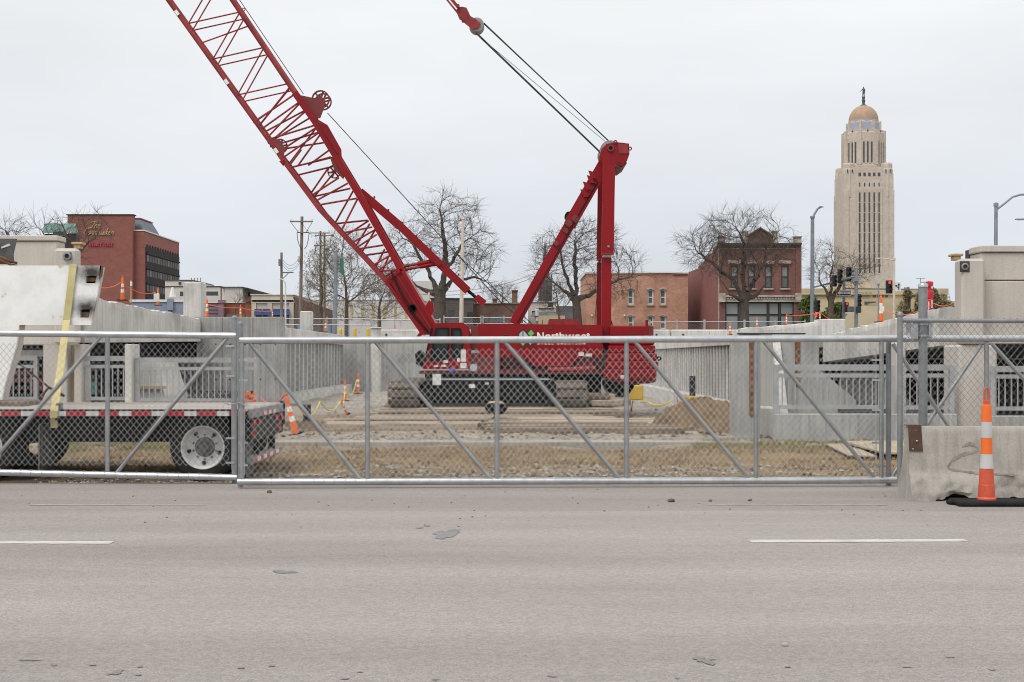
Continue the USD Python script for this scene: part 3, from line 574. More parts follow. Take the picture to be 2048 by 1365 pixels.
# ================================================================ walls of the lane, ramps and parking decks
RECIPE.update({
    'grey_concrete': concrete((0.37, 0.365, 0.35), stain=0.75, grime=(0.2, 0.2, 0.195)),
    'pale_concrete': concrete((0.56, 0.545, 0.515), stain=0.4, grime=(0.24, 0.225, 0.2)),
    'back_concrete': concrete((0.24, 0.235, 0.225), stain=0.5, grime=(0.1, 0.1, 0.095)),  # darkened concrete: shade of fin recesses and deck interior put into the colour
    'beige_precast': concrete((0.49, 0.452, 0.412), dark=0.75, stain=0.25, grime=(0.33, 0.30, 0.27), scale=0.5),
    'dark_concrete': concrete((0.065, 0.062, 0.06), stain=0.5, grime=(0.03, 0.03, 0.03)),  # interior shade of the decks put into the colour; dark fittings use it too
    'rust_steel': basic((0.24, 0.11, 0.045), 0.85, 0.1, col2=(0.10, 0.055, 0.035), scale=5.0, fine=0.25),
    'rail_paint': basic((0.35, 0.36, 0.365), 0.5, 0.2, var=0.1),
    'yellow_paint': basic((0.62, 0.40, 0.02), 0.5, var=0.12, fine=0.1),
    'black_paint': basic((0.016, 0.016, 0.017), 0.5, var=0.3, fine=0.2),
    'mat_timber': basic((0.37, 0.305, 0.235), 0.9, col2=(0.20, 0.155, 0.11), scale=3.2, stretch=(0.5, 5, 5), cut=(0.32, 0.6), fine=0.25, fscale=40.0, bump=0.5, bscale=30.0),
    'mat_timber_dark': basic((0.24, 0.185, 0.135), 0.95, col2=(0.09, 0.068, 0.05), scale=3.0, stretch=(0.5, 5, 5), cut=(0.32, 0.62), fine=0.25, fscale=40.0),
    'mat_timber_pale': basic((0.46, 0.375, 0.275), 0.9, col2=(0.26, 0.2, 0.14), scale=3.0, stretch=(0.5, 5, 5), cut=(0.32, 0.6), fine=0.25, fscale=40.0),
    'raw_wood': basic((0.50, 0.37, 0.21), 0.85, col2=(0.36, 0.24, 0.12), scale=4.0, stretch=(6, 6, 1), fine=0.1),
    'street_pavement': asphalt((0.2, 0.19, 0.18), (0.3, 0.29, 0.28)),
    'weathered_ply': basic((0.40, 0.335, 0.25), 0.9, col2=(0.28, 0.225, 0.16), scale=2.5, stretch=(6, 1, 1), fine=0.12),
    'orange_rope': basic((0.70, 0.12, 0.05), 0.6, var=0.05),
    'yellow_tape': basic((0.72, 0.55, 0.05), 0.5, var=0.05),
    'red_tape': basic((0.62, 0.07, 0.05), 0.5, var=0.05),
})
structure(B(-420, 420, 69.0, 900, -0.29, 2.2), 'street_terrace', 'street_pavement')

def rough_top(pts_bottom, pts_top, x0, x1, axis, seed, amp=0.05, n=70):
    """A wall between two height lines (a, z at both ends), its top edge broken; axis 'y' runs back along depth, 'x' across."""
    a = np.linspace(pts_bottom[0][0], pts_bottom[1][0], n); zb = np.linspace(pts_bottom[0][1], pts_bottom[1][1], n)
    at_ = np.linspace(pts_top[0][0], pts_top[1][0], n); zt = np.linspace(pts_top[0][1], pts_top[1][1], n)
    q = np.random.default_rng(seed); j = amp * (meshkit.fbm(np.stack([at_ * 2.5, 0 * at_ + seed, 0 * at_], 1), 4, seed) - 0.55) * 2.4 + q.normal(0, amp * 0.14, n)
    k = np.clip(1.8 * meshkit.noise(np.stack([at_ * 5, 0 * at_, 0 * at_], 1), seed + 2) - 0.8, 0, 1) * amp * 1.2
    rows = [(a, zb, 0.0), (at_, zt - 0.16 - k, 0.0), (at_, zt - 0.03 + j, 0.05 + k * 0.8), (at_, zt + j * 0.7, 0.6), (at_, zt - 0.05 + j, 1.0), (a, zb, 1.0)]
    v = np.concatenate([np.stack([np.full(n, x0 + (x1 - x0) * w), aa, zz], 1) if axis == 'y' else np.stack([aa, np.full(n, x0 + (x1 - x0) * w), zz], 1) for aa, zz, w in rows]); i = np.arange(n - 1); f = []
    for r in range(6): o, o2 = r * n, ((r + 1) % 6) * n; f.append(np.stack([i + o, i + 1 + o, i + 1 + o2, i + o2], 1))
    for e in (0, n - 1):
        ring = np.arange(6) * n + e; f.append(np.array([[ring[0], ring[1], ring[2], ring[3]], [ring[0], ring[3], ring[4], ring[5]]]))
    return MB().add(v, np.concatenate(f))

def finned_wall(name, label, X, s, ya, yb, zc, zf, zt, pitch):
    """Retaining wall along the lane; s = +1 when the lane lies on its +X side."""
    def bx(a, b, *r): return B(min(X + s * a, X + s * b), max(X + s * a, X + s * b), *r)
    w = thing(name, label, 'retaining wall', (X, (ya + yb) / 2, 0))
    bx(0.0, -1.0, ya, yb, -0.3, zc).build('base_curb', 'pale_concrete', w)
    bx(-0.46, -1.0, ya, yb, zc + 0.002, zt - 0.004).build('back_wall', 'back_concrete', w)  # darker tone paints the shade between the shallow fins
    n = int((yb - ya) / pitch)
    for k in range(n):
        y = ya + 0.1 + k * pitch; mb = MB(); x0, x1 = sorted((X + s * -0.47, X + s * -0.415))
        mb.cbox(x0, x1, y, y + 0.13, zc - 0.01, zf - 0.01, 0.008); mb.build('fin', 'pale_concrete', w)
    L = (yb - ya) / (n // 2)
    for k in range(n // 2):
        x0, x1 = sorted((X + s * -0.46, X + s * -0.36)); MB().cbox(x0, x1, ya + k * L + 0.012, ya + (k + 1) * L - 0.012, zf, zt, 0.015).build('parapet_panel', 'pale_concrete', w)
    return w
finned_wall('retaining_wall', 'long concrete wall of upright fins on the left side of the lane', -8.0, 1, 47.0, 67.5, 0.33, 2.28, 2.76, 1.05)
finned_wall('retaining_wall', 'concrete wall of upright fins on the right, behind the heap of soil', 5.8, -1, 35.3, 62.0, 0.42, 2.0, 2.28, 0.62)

w = thing('end_wall', 'grey concrete wall closing the far end of the lane behind the crane', 'wall', (-0.5, 68, 0))
for k in range(9):
    B(-9.0 + k * 2.5 + 0.01, -9.0 + k * 2.5 + 2.49, 68.0, 68.9, -0.3, 2.62).build('wall_panel', 'grey_concrete', w)
wb = thing('road_barrier', 'white concrete barrier along the top of the end wall', 'barrier', (2, 68, 2.62))
for k in range(5):
    x0 = -6.95 + k * 3.75; MB().cbox(x0, x0 + 3.7, 68.2, 68.7, 2.624, 3.06, 0.05).build('segment', 'pale_concrete', wb)
    for q in (0.6, 3.0): MB().lathe([(0.06, 0), (0.06, 0.02), (0.035, 0.022), (0.0, 0.022)], (x0 + q, 68.2, 2.80), (0, -1, 0), 10).build('lifting_eye', 'dark_concrete', wb)
t = thing('concrete_post', 'white squat concrete post at the left end of the road barrier', 'post', P(752, 690, 66.5))
MB().cbox(X_(742, 66.5), X_(760, 66.5), 66.5, 67.0, -0.2, Z_(657, 66.5), 0.04).build('post', 'pale_concrete', t)
MB().cbox(X_(740, 66.5), X_(762, 66.5), 66.45, 67.05, Z_(657, 66.5), Z_(654, 66.5), 0.02).build('cap', 'pale_concrete', t)

# the pier, the cross wall and its rusty steel on the right
t = thing('concrete_pier', 'tall grey concrete pier right of the heap of soil', 'pier', (4.9, 28, 0))
MB().cbox(X_(1473, 28), X_(1521, 28), 28.0, 28.9, -0.3, Z_(669, 28), 0.02).build('shaft', 'grey_concrete', t)
B(X_(1478, 27.96), X_(1612, 27.96), 27.98, 28.25, Z_(668.5, 28), Z_(666, 28)).build('steel_cap', 'dark_concrete', t)
B(X_(1500, 27.9), X_(1513, 27.9), 27.975, 28.0, 0.45, Z_(670, 28)).build('rust_strip', 'rust_steel', t)
t = thing('cross_wall', 'stained grey concrete wall between the tall pier and the ramp', 'wall', (7.0, 35, 0))
MB().poly([(5.83, -.3), (5.83, Z_(671, 35)), (X_(1638, 35), Z_(671, 35)), (X_(1638, 35), Z_(738, 35)), (X_(1712, 35), Z_(800, 35)), (X_(1712, 35), -.3)], 35.0, 35.25).build('panel', 'grey_concrete', t)
B(X_(1590, 35), X_(1600, 35), 34.97, 34.999, 0.9, Z_(673, 35)).build('rust_strip', 'rust_steel', t)
MB().hexa([(6.75, 33.9, -.2), (6.95, 33.9, -.2), (6.75, 34.99, -.2), (6.95, 34.99, -.2), (6.75, 33.9, .12), (6.95, 33.9, .12), (6.75, 34.99, 2.1), (6.95, 34.99, 2.1)]).build('buttress', 'pale_concrete', t)
t = thing('low_block', 'small pale concrete block between the pier and the low wall', 'block', (5.3, 29, 0))
MB().cbox(X_(1521, 29.5), X_(1556, 29.5), 29.5, 30.3, -0.2, Z_(815, 29.5), 0.03).build('block', 'pale_concrete', t)
t = thing('low_wall', 'low grey concrete wall under the right railing', 'wall', (7.2, 27, 0))
MB().cbox(X_(1551, 27), X_(1915, 27), 27.0, 27.35, -0.3, Z_(828, 27), 0.02).build('wall', 'grey_concrete', t)
MB().cbox(X_(1982, 27), X_(2350, 27), 27.05, 27.4, -0.3, Z_(832, 27), 0.02).build('wall', 'grey_concrete', t)

def railing(label, Y, x0, x1, rows, pitch, posts=None, skip=()):
    """x0..x1 and rows (top, second, bottom) in photo pixels at depth Y; every baluster is a part."""
    t = thing('railing', label, 'railing', P((x0 + x1) / 2, rows[2], Y), 'grey steel railings of the parking deck')
    A, Bq = X_(x0, Y), X_(x1, Y); zt, zs, zb = (Z_(r, Y) for r in rows)
    for z, r, nm in ((zt, 0.062, 'top_rail'), (zs, 0.04, 'middle_rail'), (zb, 0.04, 'bottom_rail')):
        MB().bar((A, Y, z), (Bq, Y, z), 0.06, r * 2, (0, 0, 1)).build(nm, 'rail_paint', t)
    for x in posts or (x0, x1):
        X = X_(x, Y); MB().cbox(X - 0.05, X + 0.05, Y - 0.047, Y + 0.047, zb - 0.16, zt + 0.06, 0.008).build('post', 'rail_paint', t)
    n = int((x1 - x0) / pitch)
    for k in range(1, n):
        X = X_(x0 + (x1 - x0) * k / n, Y); B(X - 0.011, X + 0.011, Y - 0.012, Y + 0.012, zb + 0.03, zs - 0.03).build('baluster', 'rail_paint', t)
railing('grey steel railing on the low wall between pier and thin column', 27.2, 1552, 1783, (735, 751, 814), 12.5)
railing('short grey steel railing between the two columns at right', 27.3, 1806, 1903, (735, 751, 815), 12.5)
railing('grey steel railing right of the wide column, behind the channelizer', 27.3, 1985, 2250, (738, 753, 817), 12.5)
railing('grey steel railing on the left between the yellow strap and pale column', 33.2, 159, 258, (717, 733, 797), 11.0)
railing('long grey steel railing behind the right end of the trailer', 33.2, 275, 512, (720, 737, 800), 11.5, (275, 512))
railing('grey steel railing at far left beside the leg of the white panel', 33.2, -140, 74, (716, 733, 797), 11.5, (-140, 72))

# right-hand building and ramp
Rb = thing('parking_structure', 'beige precast parking structure at the right edge with ramp', 'building', (12, 28, 0))
MB().cbox(X_(1785, 27.9), X_(1803, 27.9), 27.6, 28.1, 0.4, 1.95, 0.02).build('thin_column', 'beige_precast', Rb)
MB().cbox(X_(1905, 27.9), X_(1981, 27.9), 27.5, 28.5, -0.2, Z_(690, 27.9), 0.04).build('wide_column', 'beige_precast', Rb)
MB().cbox(X_(1905, 28), X_(1951, 28), 27.42, 27.9, Z_(688, 28), Z_(521, 28), 0.05).build('pilaster', 'beige_precast', Rb)
for a, b in ((493, 506.5), (507.5, 562), (563.6, 688)):
    MB().cbox(X_(1953, 28) - (0.03 if a == 493 else 0), 20, 27.72 - (0.05 if a == 493 else 0), 28.4, Z_(b, 28), Z_(a, 28), 0.02).build('wall_panel', 'beige_precast', Rb)
B(X_(1953, 28), 20, 28.45, 28.7, Z_(690, 28), Z_(496, 28)).build('wall_core', 'dark_concrete', Rb)
c = P(1930, 533, 27.4); MB().lathe([(0.075, 0.0), (0.075, 0.02), (0.045, 0.03), (0.045, -0.25), (0.0, -0.25)], c + [0, 0.01, 0], (0, -1, 0), 16).build('drain_pipe', 'galvanised_dull', Rb)
MB().cbox(c[0] - 0.10, c[0] + 0.10, 27.405, 27.425, c[2] - 0.11, c[2] + 0.11, 0.006).build('drain_plate', 'dark_concrete', Rb)
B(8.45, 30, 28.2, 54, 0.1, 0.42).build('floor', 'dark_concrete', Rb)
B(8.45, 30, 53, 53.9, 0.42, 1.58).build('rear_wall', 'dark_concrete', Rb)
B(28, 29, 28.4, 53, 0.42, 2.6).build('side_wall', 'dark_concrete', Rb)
MB().hexa([(9.55, 28.75, 2.35), (28, 28.75, 2.35), (9.55, 54, 1.6), (28, 54, 1.6), (9.55, 28.75, 2.62), (28, 28.75, 2.62), (9.55, 54, 1.85), (28, 54, 1.85)]).build('deck_slab', 'grey_concrete', Rb)
MB().polyx([(32.5, 0.42), (39.5, 0.42), (39.5, 1.35), (36, 1.2), (33, 0.5)], 9.6, 9.85).build('inner_wall', 'back_concrete', Rb)
rough_top(((28.85, 1.90), (39.6, 1.52)), ((28.85, 2.76), (39.6, 2.32)), 9.12, 9.55, 'y', 11, 0.05).build('edge_beam', 'pale_concrete', Rb)
for k in range(4): B(14 + 4 * k, 14.4 + 4 * k, 36, 36.4, 0.42, 1.9).build('inner_column', 'dark_concrete', Rb)
t = thing('ramp_parapet', 'pale broken parapet rising to the right behind the right ramp', 'parapet', (11, 55, 2))
rough_top(((X_(1480, 55), 1.9), (X_(1690, 55), 1.9)), ((X_(1480, 55), Z_(657, 55)), (X_(1672, 55), Z_(640, 55))), 55.0, 55.5, 'x', 13, 0.04).build('parapet', 'pale_concrete', t)
MB().cbox(X_(1643, 54.8), X_(1690, 54.8), 54.7, 56.2, 1.9, Z_(638, 54.8), 0.03).build('end_block', 'pale_concrete', t)
B(10.6, 28, 55.6, 67.9, 1.8, 2.3).build('slab', 'pale_concrete', t)

# left-hand building and ramp
Lb = thing('parking_structure', 'beige precast parking structure at the left behind the trailer', 'building', (-14, 33, 0))
MB().cbox(X_(115, 33), X_(163, 33), 32.7, 33.0, Z_(690, 33), Z_(498, 33), 0.07).build('pilaster', 'beige_precast', Lb)
for a, b in ((471, 481.5), (482.6, 690)):
    MB().cbox(-25, X_(114, 33) + (0.03 if a == 471 else 0), 33.0 - (0.05 if a == 471 else 0), 33.6, Z_(b, 33), Z_(a, 33), 0.02).build('wall_panel', 'beige_precast', Lb)
c = P(135, 512, 32.68); MB().lathe([(0.10, 0.0), (0.10, 0.05), (0.055, 0.06), (0.05, -0.2), (0.0, -0.2)], c, (0, -1, 0), 16).build('drain_pipe', 'galvanised_dull', Lb)
MB().cbox(c[0] - 0.09, c[0] + 0.09, 32.675, 32.699, c[2] - 0.09, c[2] + 0.09, 0.006).build('drain_plate', 'dark_concrete', Lb)
for x0, x1, m in ((86, 134, 'beige_precast'), (148, 163, 'beige_precast'), (249, 264, 'pale_concrete'), (-150, -100, 'beige_precast')):
    MB().cbox(X_(x0, 33), X_(x1, 33), 33.0, 33.7, -0.2, Z_(688, 33), 0.02).build('column', m, Lb)
MB().cbox(-25, X_(86, 33), 33.4, 33.6, Z_(713, 33), Z_(700, 33), 0.02).build('cross_beam', 'pale_concrete', Lb)
B(X_(136, 33.2), X_(146, 33.2), 33.3, 33.5, 0.5, Z_(688, 33)).build('wooden_shore', 'raw_wood', Lb)
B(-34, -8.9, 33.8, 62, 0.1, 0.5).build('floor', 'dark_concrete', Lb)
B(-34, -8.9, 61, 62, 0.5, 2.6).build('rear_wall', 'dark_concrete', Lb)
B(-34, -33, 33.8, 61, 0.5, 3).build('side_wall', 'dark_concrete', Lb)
B(-34, -11.15, 33.7, 62, 2.6, 2.9).build('deck_slab', 'grey_concrete', Lb)
rough_top(((33.8, 2.02), (46.4, 2.2)), ((33.8, 3.22), (46.4, 3.02)), -10.7, -11.15, 'y', 17, 0.05).build('edge_beam', 'pale_concrete', Lb)
for k in range(4): B(-14.5 - 5 * k, -14.1 - 5 * k, 44, 44.4, 0.5, 2.6).build('inner_column', 'dark_concrete', Lb)
B(-13.2, -10.72, 46.42, 46.9, 0.1, 1.55).build('inner_wall', 'back_concrete', Lb)  # darker tone paints the shade inside the deck
t = thing('cross_wall', 'wide pale grey concrete wall with run-off streaks left of the lane', 'wall', (-9.3, 46.5, 0))
for x0, x1 in ((394, 444.5), (445.3, 506), (506.8, 566)):
    MB().cbox(X_(x0, 46.5), X_(x1, 46.5), 46.45, 46.98, -0.3, Z_(634, 46.5), 0.012).build('panel', 'grey_concrete', t)
    for zz in (0.9, 2.1):
        for k in (0.25, 0.75): MB().lathe([(0.03, 0.0), (0.03, 0.004), (0.0, 0.004)], (X_(x0 + (x1 - x0) * k, 46.5), 46.45, zz), (0, -1, 0), 8).build('tie_hole', 'dark_concrete', t)
for x, y0, y1 in ((468, 638, 664), (478, 649, 690)): B(X_(x - 2, 46.4), X_(x + 2, 46.4), 46.41, 46.449, Z_(y1, 46.4), Z_(y0, 46.4)).build('steel_strip', 'galvanised_dull', t)

def stub(label, x0, x1, y0, y1, Y, mat):
    t = thing('column_stub', label, 'column stub', P((x0 + x1) / 2, y1, Y)); MB().cbox(X_(x0, Y), X_(x1, Y), Y, Y + 0.7, Z_(y1 + 8, Y), Z_(y0, Y), 0.04).build('shaft', mat, t)
    for k in range(4):
        x = X_(x0 + (x1 - x0) * (0.35 + 0.16 * k), Y); MB().tube((x, Y + 0.2 + 0.1 * (k % 2), Z_(y0, Y)), (x + 0.02, Y + 0.2, Z_(y0 - 9, Y)), 0.014, n=5).build('rebar', 'rust_steel', t)
stub('broken concrete column stub on the left deck before the low white buildings', 366, 404, 564, 628, 47.5, 'pale_concrete')
stub('short concrete column stub near the wooden utility poles', 600, 622, 622, 658, 60, 'pale_concrete')

# ---------------------------------------------------------------- heap of soil, mats
hx, hy = np.meshgrid(np.linspace(-1, 1, 70), np.linspace(-1, 1, 60)); X = 4.35 + hx * 1.45; Y = 31.6 + hy * 1.9
h = 0.86 * np.clip(1 - np.hypot((X - 4.62) / 1.4, (Y - 31.7) / 1.7), 0, 1) ** 0.72 + 0.26 * np.clip(1 - np.hypot((X - 3.7) / 0.8, (Y - 31.0) / 1.0), 0, 1)
n3 = np.stack([X * 2.2, Y * 2.2, 0 * X], -1); h = h * (0.7 + 0.6 * meshkit.fbm(n3, 4, 5)) + 0.24 * (meshkit.fbm(n3 * 3, 4, 8) - 0.5) * np.clip(h * 6, 0, 1) - 0.12 + 0.04
i = np.arange(69 * 59); a = i // 69 * 70 + i % 69
hp = MB().add(np.stack([X.ravel(), Y.ravel(), h.ravel()], 1), np.stack([a, a + 1, a + 71, a + 70], 1)).build('soil_heap', 'heap_soil', None, True, 'heap of brown soil against the finned wall left of the tall pier', None, 'soil heap')
q = np.random.default_rng(77); mb = MB()
for k in range(130):
    ang = q.uniform(0, 6.28); r = q.uniform(0.4, 1.15); lump(mb, (4.3 + math.cos(ang) * r * 1.2, 31.3 + math.sin(ang) * r * 1.5, 0.0 + q.uniform(0, 0.04) + 0.55 * max(0, 0.8 - r)), q.uniform(0.02, 0.085), 700 + k)
stuff(mb, 'rubble', 'broken_concrete', 'lumps of rubble round the foot of the soil heap', 'rubble')
MATG = 'timber crane mats laid on the ground'
def mat_(label, x0, x1, y0, y1, z0, z1, nb, mats, seed, ragged=0.25):
    q = np.random.default_rng(seed); t = thing('timber_mat', label, 'timber mat', ((x0 + x1) / 2, (y0 + y1) / 2, z0), MATG); w = (y1 - y0) / nb
    for k in range(nb):
        a, b = x0 + q.uniform(-ragged, ragged), x1 + q.uniform(-ragged, ragged); dz = q.uniform(-0.02, 0.02)
        mb = MB().cbox(a, b, y0 + k * w + 0.012, y0 + (k + 1) * w - 0.012, z0 + dz, z1 + dz, 0.02); mb.build('beam', mats[q.integers(len(mats))], t)
    for xx in (x0 + 0.4, x1 - 0.4, (x0 + x1) / 2):
        MB().tube((xx, y0 - 0.02, (z0 + z1) / 2), (xx, y1 + 0.02, (z0 + z1) / 2), 0.02, n=6).build('tie_rod', 'rust_steel', t)
WD = ['mat_timber', 'mat_timber', 'mat_timber_pale', 'mat_timber_dark']
mat_('nearest timber mat with its dark butt end at the right', -0.6, 3.72, 29.7, 30.9, -0.12, 0.12, 4, ['mat_timber', 'mat_timber_dark'], 1, 0.1)
mat_('sunken timber mat beside the shallow pit at left', -4.9, -0.7, 31.3, 32.5, -0.12, 0.11, 4, WD, 2)
mat_('pale timber mat in the second row on the right', -0.6, 3.3, 31.3, 32.5, -0.1, 0.13, 4, WD, 3)
mat_('weathered timber mat in the third row, left half', -4.4, 0.2, 32.6, 33.8, -0.1, 0.14, 4, WD, 4, 0.4)
mat_('weathered timber mat in the third row, right half', 0.3, 3.6, 32.6, 33.8, -0.1, 0.12, 4, WD, 5, 0.5)
mat_('long pale timber mat just before the crawler tracks', -3.9, 2.5, 33.9, 35.1, -0.1, 0.15, 4, ['mat_timber', 'mat_timber_pale'], 6, 0.4)
mat_('timber mat under the front of the crawler tracks', -3.6, 2.9, 35.4, 37.0, -0.05, 0.22, 5, WD, 7, 0.3)
mat_('timber mat under the middle of the crawler crane', -3.5, 2.7, 37.1, 40.0, -0.05, 0.27, 9, WD, 8, 0.4)
mat_('timber mat under the rear of the crawler crane', -3.5, 2.7, 40.1, 44.6, -0.05, 0.27, 13, WD, 9, 0.4)
mat_('stepped timber stack right of the right crawler track', 2.2, 3.15, 37.2, 39.0, 0.29, 0.45, 5, ['mat_timber_pale', 'mat_timber'], 10, 0.3)
mat_('shorter upper layer of the stepped timber stack', 2.25, 2.75, 37.8, 39.4, 0.47, 0.63, 4, ['mat_timber_pale', 'mat_timber_dark'], 11, 0.2)
t = thing('plywood_sheet', 'weathered plywood sheets lying on the soil behind the barrier end', 'plywood', (6.6, 23.4, 0))
MB().hexa([(X_(1712, 24), 22.2, 0.06), (7.7, 22.0, 0.06), (X_(1712, 25) - .3, 24.8, 0.09), (7.7, 24.8, 0.09), (X_(1712, 24), 22.2, 0.09), (7.7, 22.0, 0.09), (X_(1712, 25) - .3, 24.8, 0.12), (7.7, 24.8, 0.12)]).build('upper_sheet', 'weathered_ply', t)
MB().hexa([(5.55, 22.3, 0.02), (5.95, 22.0, 0.02), (5.85, 25.2, 0.02), (6.25, 25.1, 0.02), (5.55, 22.3, 0.045), (5.95, 22.0, 0.045), (5.85, 25.2, 0.045), (6.25, 25.1, 0.045)]).build('lower_sheet', 'weathered_ply', t)
t = thing('concrete_block', 'grey concrete block with a curved notch behind the right track', 'block', (3.0, 47, 0))
MB().px([(1198, 748), (1212, 748), (1218, 760), (1226, 776), (1240, 788), (1262, 790), (1262, 808), (1198, 808)], 46.5, 0.8).build('block', 'grey_concrete', t)

# ================================================================ crawler crane
RECIPE.update({
    'crane_red': basic((0.245, 0.004, 0.008), 0.42, col2=(0.165, 0.004, 0.007), cut=(0.3, 0.6), scale=0.9, stretch=(1, 1, 0.5), fine=0.09, fscale=30.0, spec=0.28),
    'crane_red_dull': basic((0.20, 0.02, 0.02), 0.6, col2=(0.11, 0.02, 0.018), scale=2.5, fine=0.12),
    'boom_red': basic((0.31, 0.028, 0.030), 0.5, col2=(0.16, 0.012, 0.015), scale=1.8, fine=0.06, spec=0.4),
    'crane_black': basic((0.006, 0.006, 0.007), 0.6, col2=(0.014, 0.013, 0.012), scale=2.0, fine=0.2, spec=0.2),
    'track_steel': basic((0.205, 0.165, 0.13), 0.85, 0.15, col2=(0.10, 0.082, 0.068), scale=6.0, fine=0.3, fscale=40.0),
    'wire_rope': basic((0.035, 0.037, 0.035), 0.6, 0.3, var=0.2),
    'sheave_grey': basic((0.34, 0.33, 0.33), 0.5, 0.3, col2=(0.24, 0.21, 0.2), scale=6.0),
    'white_paint': basic((0.74, 0.74, 0.72), 0.5, var=0.03),
    'paper': basic((0.66, 0.66, 0.63), 0.7, var=0.06),
    'logo_green': basic((0.15, 0.42, 0.10), 0.5, var=0.03), 'logo_grey': basic((0.42, 0.45, 0.49), 0.5, var=0.03), 'logo_black': basic((0.012, 0.014, 0.016), 0.5, var=0.05),
    'blue_plastic': basic((0.10, 0.10, 0.48), 0.5, var=0.15, scale=8.0),
    'cab_glass': clear_glass(0.42), 'seat_black': basic((0.02, 0.02, 0.022), 0.8, var=0.1), 'tan_canvas': basic((0.46, 0.35, 0.22), 0.9, col2=(0.33, 0.24, 0.14), scale=5.0, fine=0.15),
})
C0, YN, YF = 40.0, 38.6, 41.4
cr = thing('crawler_crane', 'red lattice boom crawler crane standing on timber mats in the middle of the site', 'crane', (-0.67, C0, 0.28))
R = 'crane_red'
# --- tracks
def track(X0, X1, mirror):
    r, yf, yb, zc = 0.30, 37.32, 43.4, 0.635; L = yb - yf; per = 2 * L + 2 * np.pi * r; n = 62
    fr = MB().cbox(X0 + 0.16, X1 - 0.16, yf - 0.05, yb + 0.05, zc - 0.19, zc + 0.19, 0.05)
    o = fr.build('track_frame', 'crane_black', cr)
    for k in range(n):
        s = per * k / n
        if s < L: y, z, a = yf + s, zc + r, 0.0
        elif s < L + np.pi * r: th = (s - L) / r; y, z, a = yb + r * math.sin(th), zc + r * math.cos(th), th
        elif s < 2 * L + np.pi * r: y, z, a = yb - (s - L - np.pi * r), zc - r, np.pi
        else: th = (s - 2 * L - np.pi * r) / r; y, z, a = yf - r * math.sin(th), zc - r * math.cos(th), np.pi + th
        d = np.array([0, math.cos(a), -math.sin(a)]); u = np.array([0, math.sin(a), math.cos(a)]); c = np.array([0, y, z]); w = per / n * 0.46; pts = []
        for x, e in ((X0, 0.03), (X1, -0.03)):
            for q, h in ((-w, 0.0), (w, 0.0), (-w * 0.93, 0.045), (w * 0.93, 0.045)): pts.append(c + d * q + u * h + [x if h == 0 else x + e, 0, 0])
        mb = MB().hull(pts)
        for x in (X0 + 0.03, (X0 + X1) / 2 - 0.16, X1 - 0.31): p_ = c + u * 0.045 + [x, 0, 0]; mb.hull([p_ + d * i * w * .8 + u * h + [dx, 0, 0] for i in (-1, 1) for h, e in ((-.01, 0), (.014, 0)) for dx in (0, 0.28)])
        mb.build('track_shoe', 'track_steel', cr)
    for yy in np.linspace(yf + 0.5, yb - 0.5, 8):
        for xx in (X0 + 0.1, X1 - 0.16): MB().tube((xx, yy, zc - 0.2), (xx + 0.06, yy, zc - 0.2), 0.085, n=12).build('roller', 'crane_black', cr)
    for yy in (yf, yb): MB().tube((X0 + 0.12, yy, zc), (X1 - 0.12, yy, zc), 0.255, n=22).build('sprocket', 'crane_black', cr)
track(X_(775, 37.05), X_(838, 37.05), 0); track(X_(1112, 37.05), X_(1175, 37.05), 1)
# --- car body between the tracks, turntable
Zb = lambda y: Z_(y, 38.0)
car = MB().px([(842, 776), (858, 760), (1100, 760), (1112, 778), (1112, 796), (1090, 806), (868, 806), (842, 796)], 38.0, 3.6).build('car_body', 'crane_black', cr)
for a, b in ((880, 955), (962, 1000), (1008, 1085)): MB().pbox(a, b, 768, 800, 37.95, 0.049).build('access_panel', 'crane_black', cr)
MB().pbox(870, 1098, 757.5, 760, 37.9, 0.6).build('body_flange', 'logo_grey', cr)
for x0, x1 in ((X_(838, 37.05), X_(858, 38)), (X_(1095, 38), X_(1112, 37.05))): B(x0 - 0.2, x1 + 0.2, 38.3, 41.4, 0.42, 0.9).build('cross_beam', 'crane_black', cr)
MB().lathe([(0.0, Zb(761)), (1.25, Zb(761)), (1.25, Zb(756)), (1.1, Zb(755)), (1.1, Zb(749)), (0.0, Zb(749))], (X_(975, C0), C0, 0), n=36).build('turntable', 'crane_black', cr, 30)
MB().tube(P(862, 792, 37.6), P(838, 792, 37.6), 0.16, n=16).build('travel_motor', 'crane_black', cr)
MB().pbox(865, 882, 748, 770, 37.85, 0.02).build('notice', 'paper', cr); MB().pbox(938, 950, 768, 776, 37.93, 0.012).build('notice', 'paper', cr); MB().pbox(970, 978, 765, 769, 37.93, 0.012).build('notice', 'paper', cr)
# --- upper works
MB().pbox(838, 1208, 742, 748, YN - 0.05, 2.9).build('frame_sill', 'crane_red_dull', cr)
MB().pbox(850, 1206, 748.3, 757, YN + 0.3, 2.3).build('sill_gap_fill', 'crane_black', cr)  # black box added to fill the dark gap under the frame sill
MB().pbox(1112, 1202, 748.3, 792, 39.6, 1.6).build('track_gap_fill', 'crane_black', cr)  # added black box, darkens the gap behind the right track
MB().pbox(940, 1206, 712, 742, YN + 0.35, 2.1).build('main_frame', 'crane_red_dull', cr)
pan = MB().px([(957, 653), (963, 647), (1205, 650), (1205, 713), (1168, 713), (1154, 718), (1141, 732), (1068, 732), (1056, 719), (1042, 713), (957, 713)], YN, 0.06).build('side_panel', R, cr)
for x in (1042, 1089, 1140, 1178): MB().pbox(x, x + 0.8, 652, 711, YN - 0.004, 0.006).build('panel_joint', 'crane_red_dull', cr)
MB().px([(957, 653), (963, 647), (1205, 650), (1205, 713), (957, 713)], YF - 0.06, 0.06).build('side_panel', R, cr)
B(X_(958, YN), X_(1205, YN), YN + 0.062, YF - 0.062, Z_(655, YN), Z_(650, YN)).build('roof', R, cr)
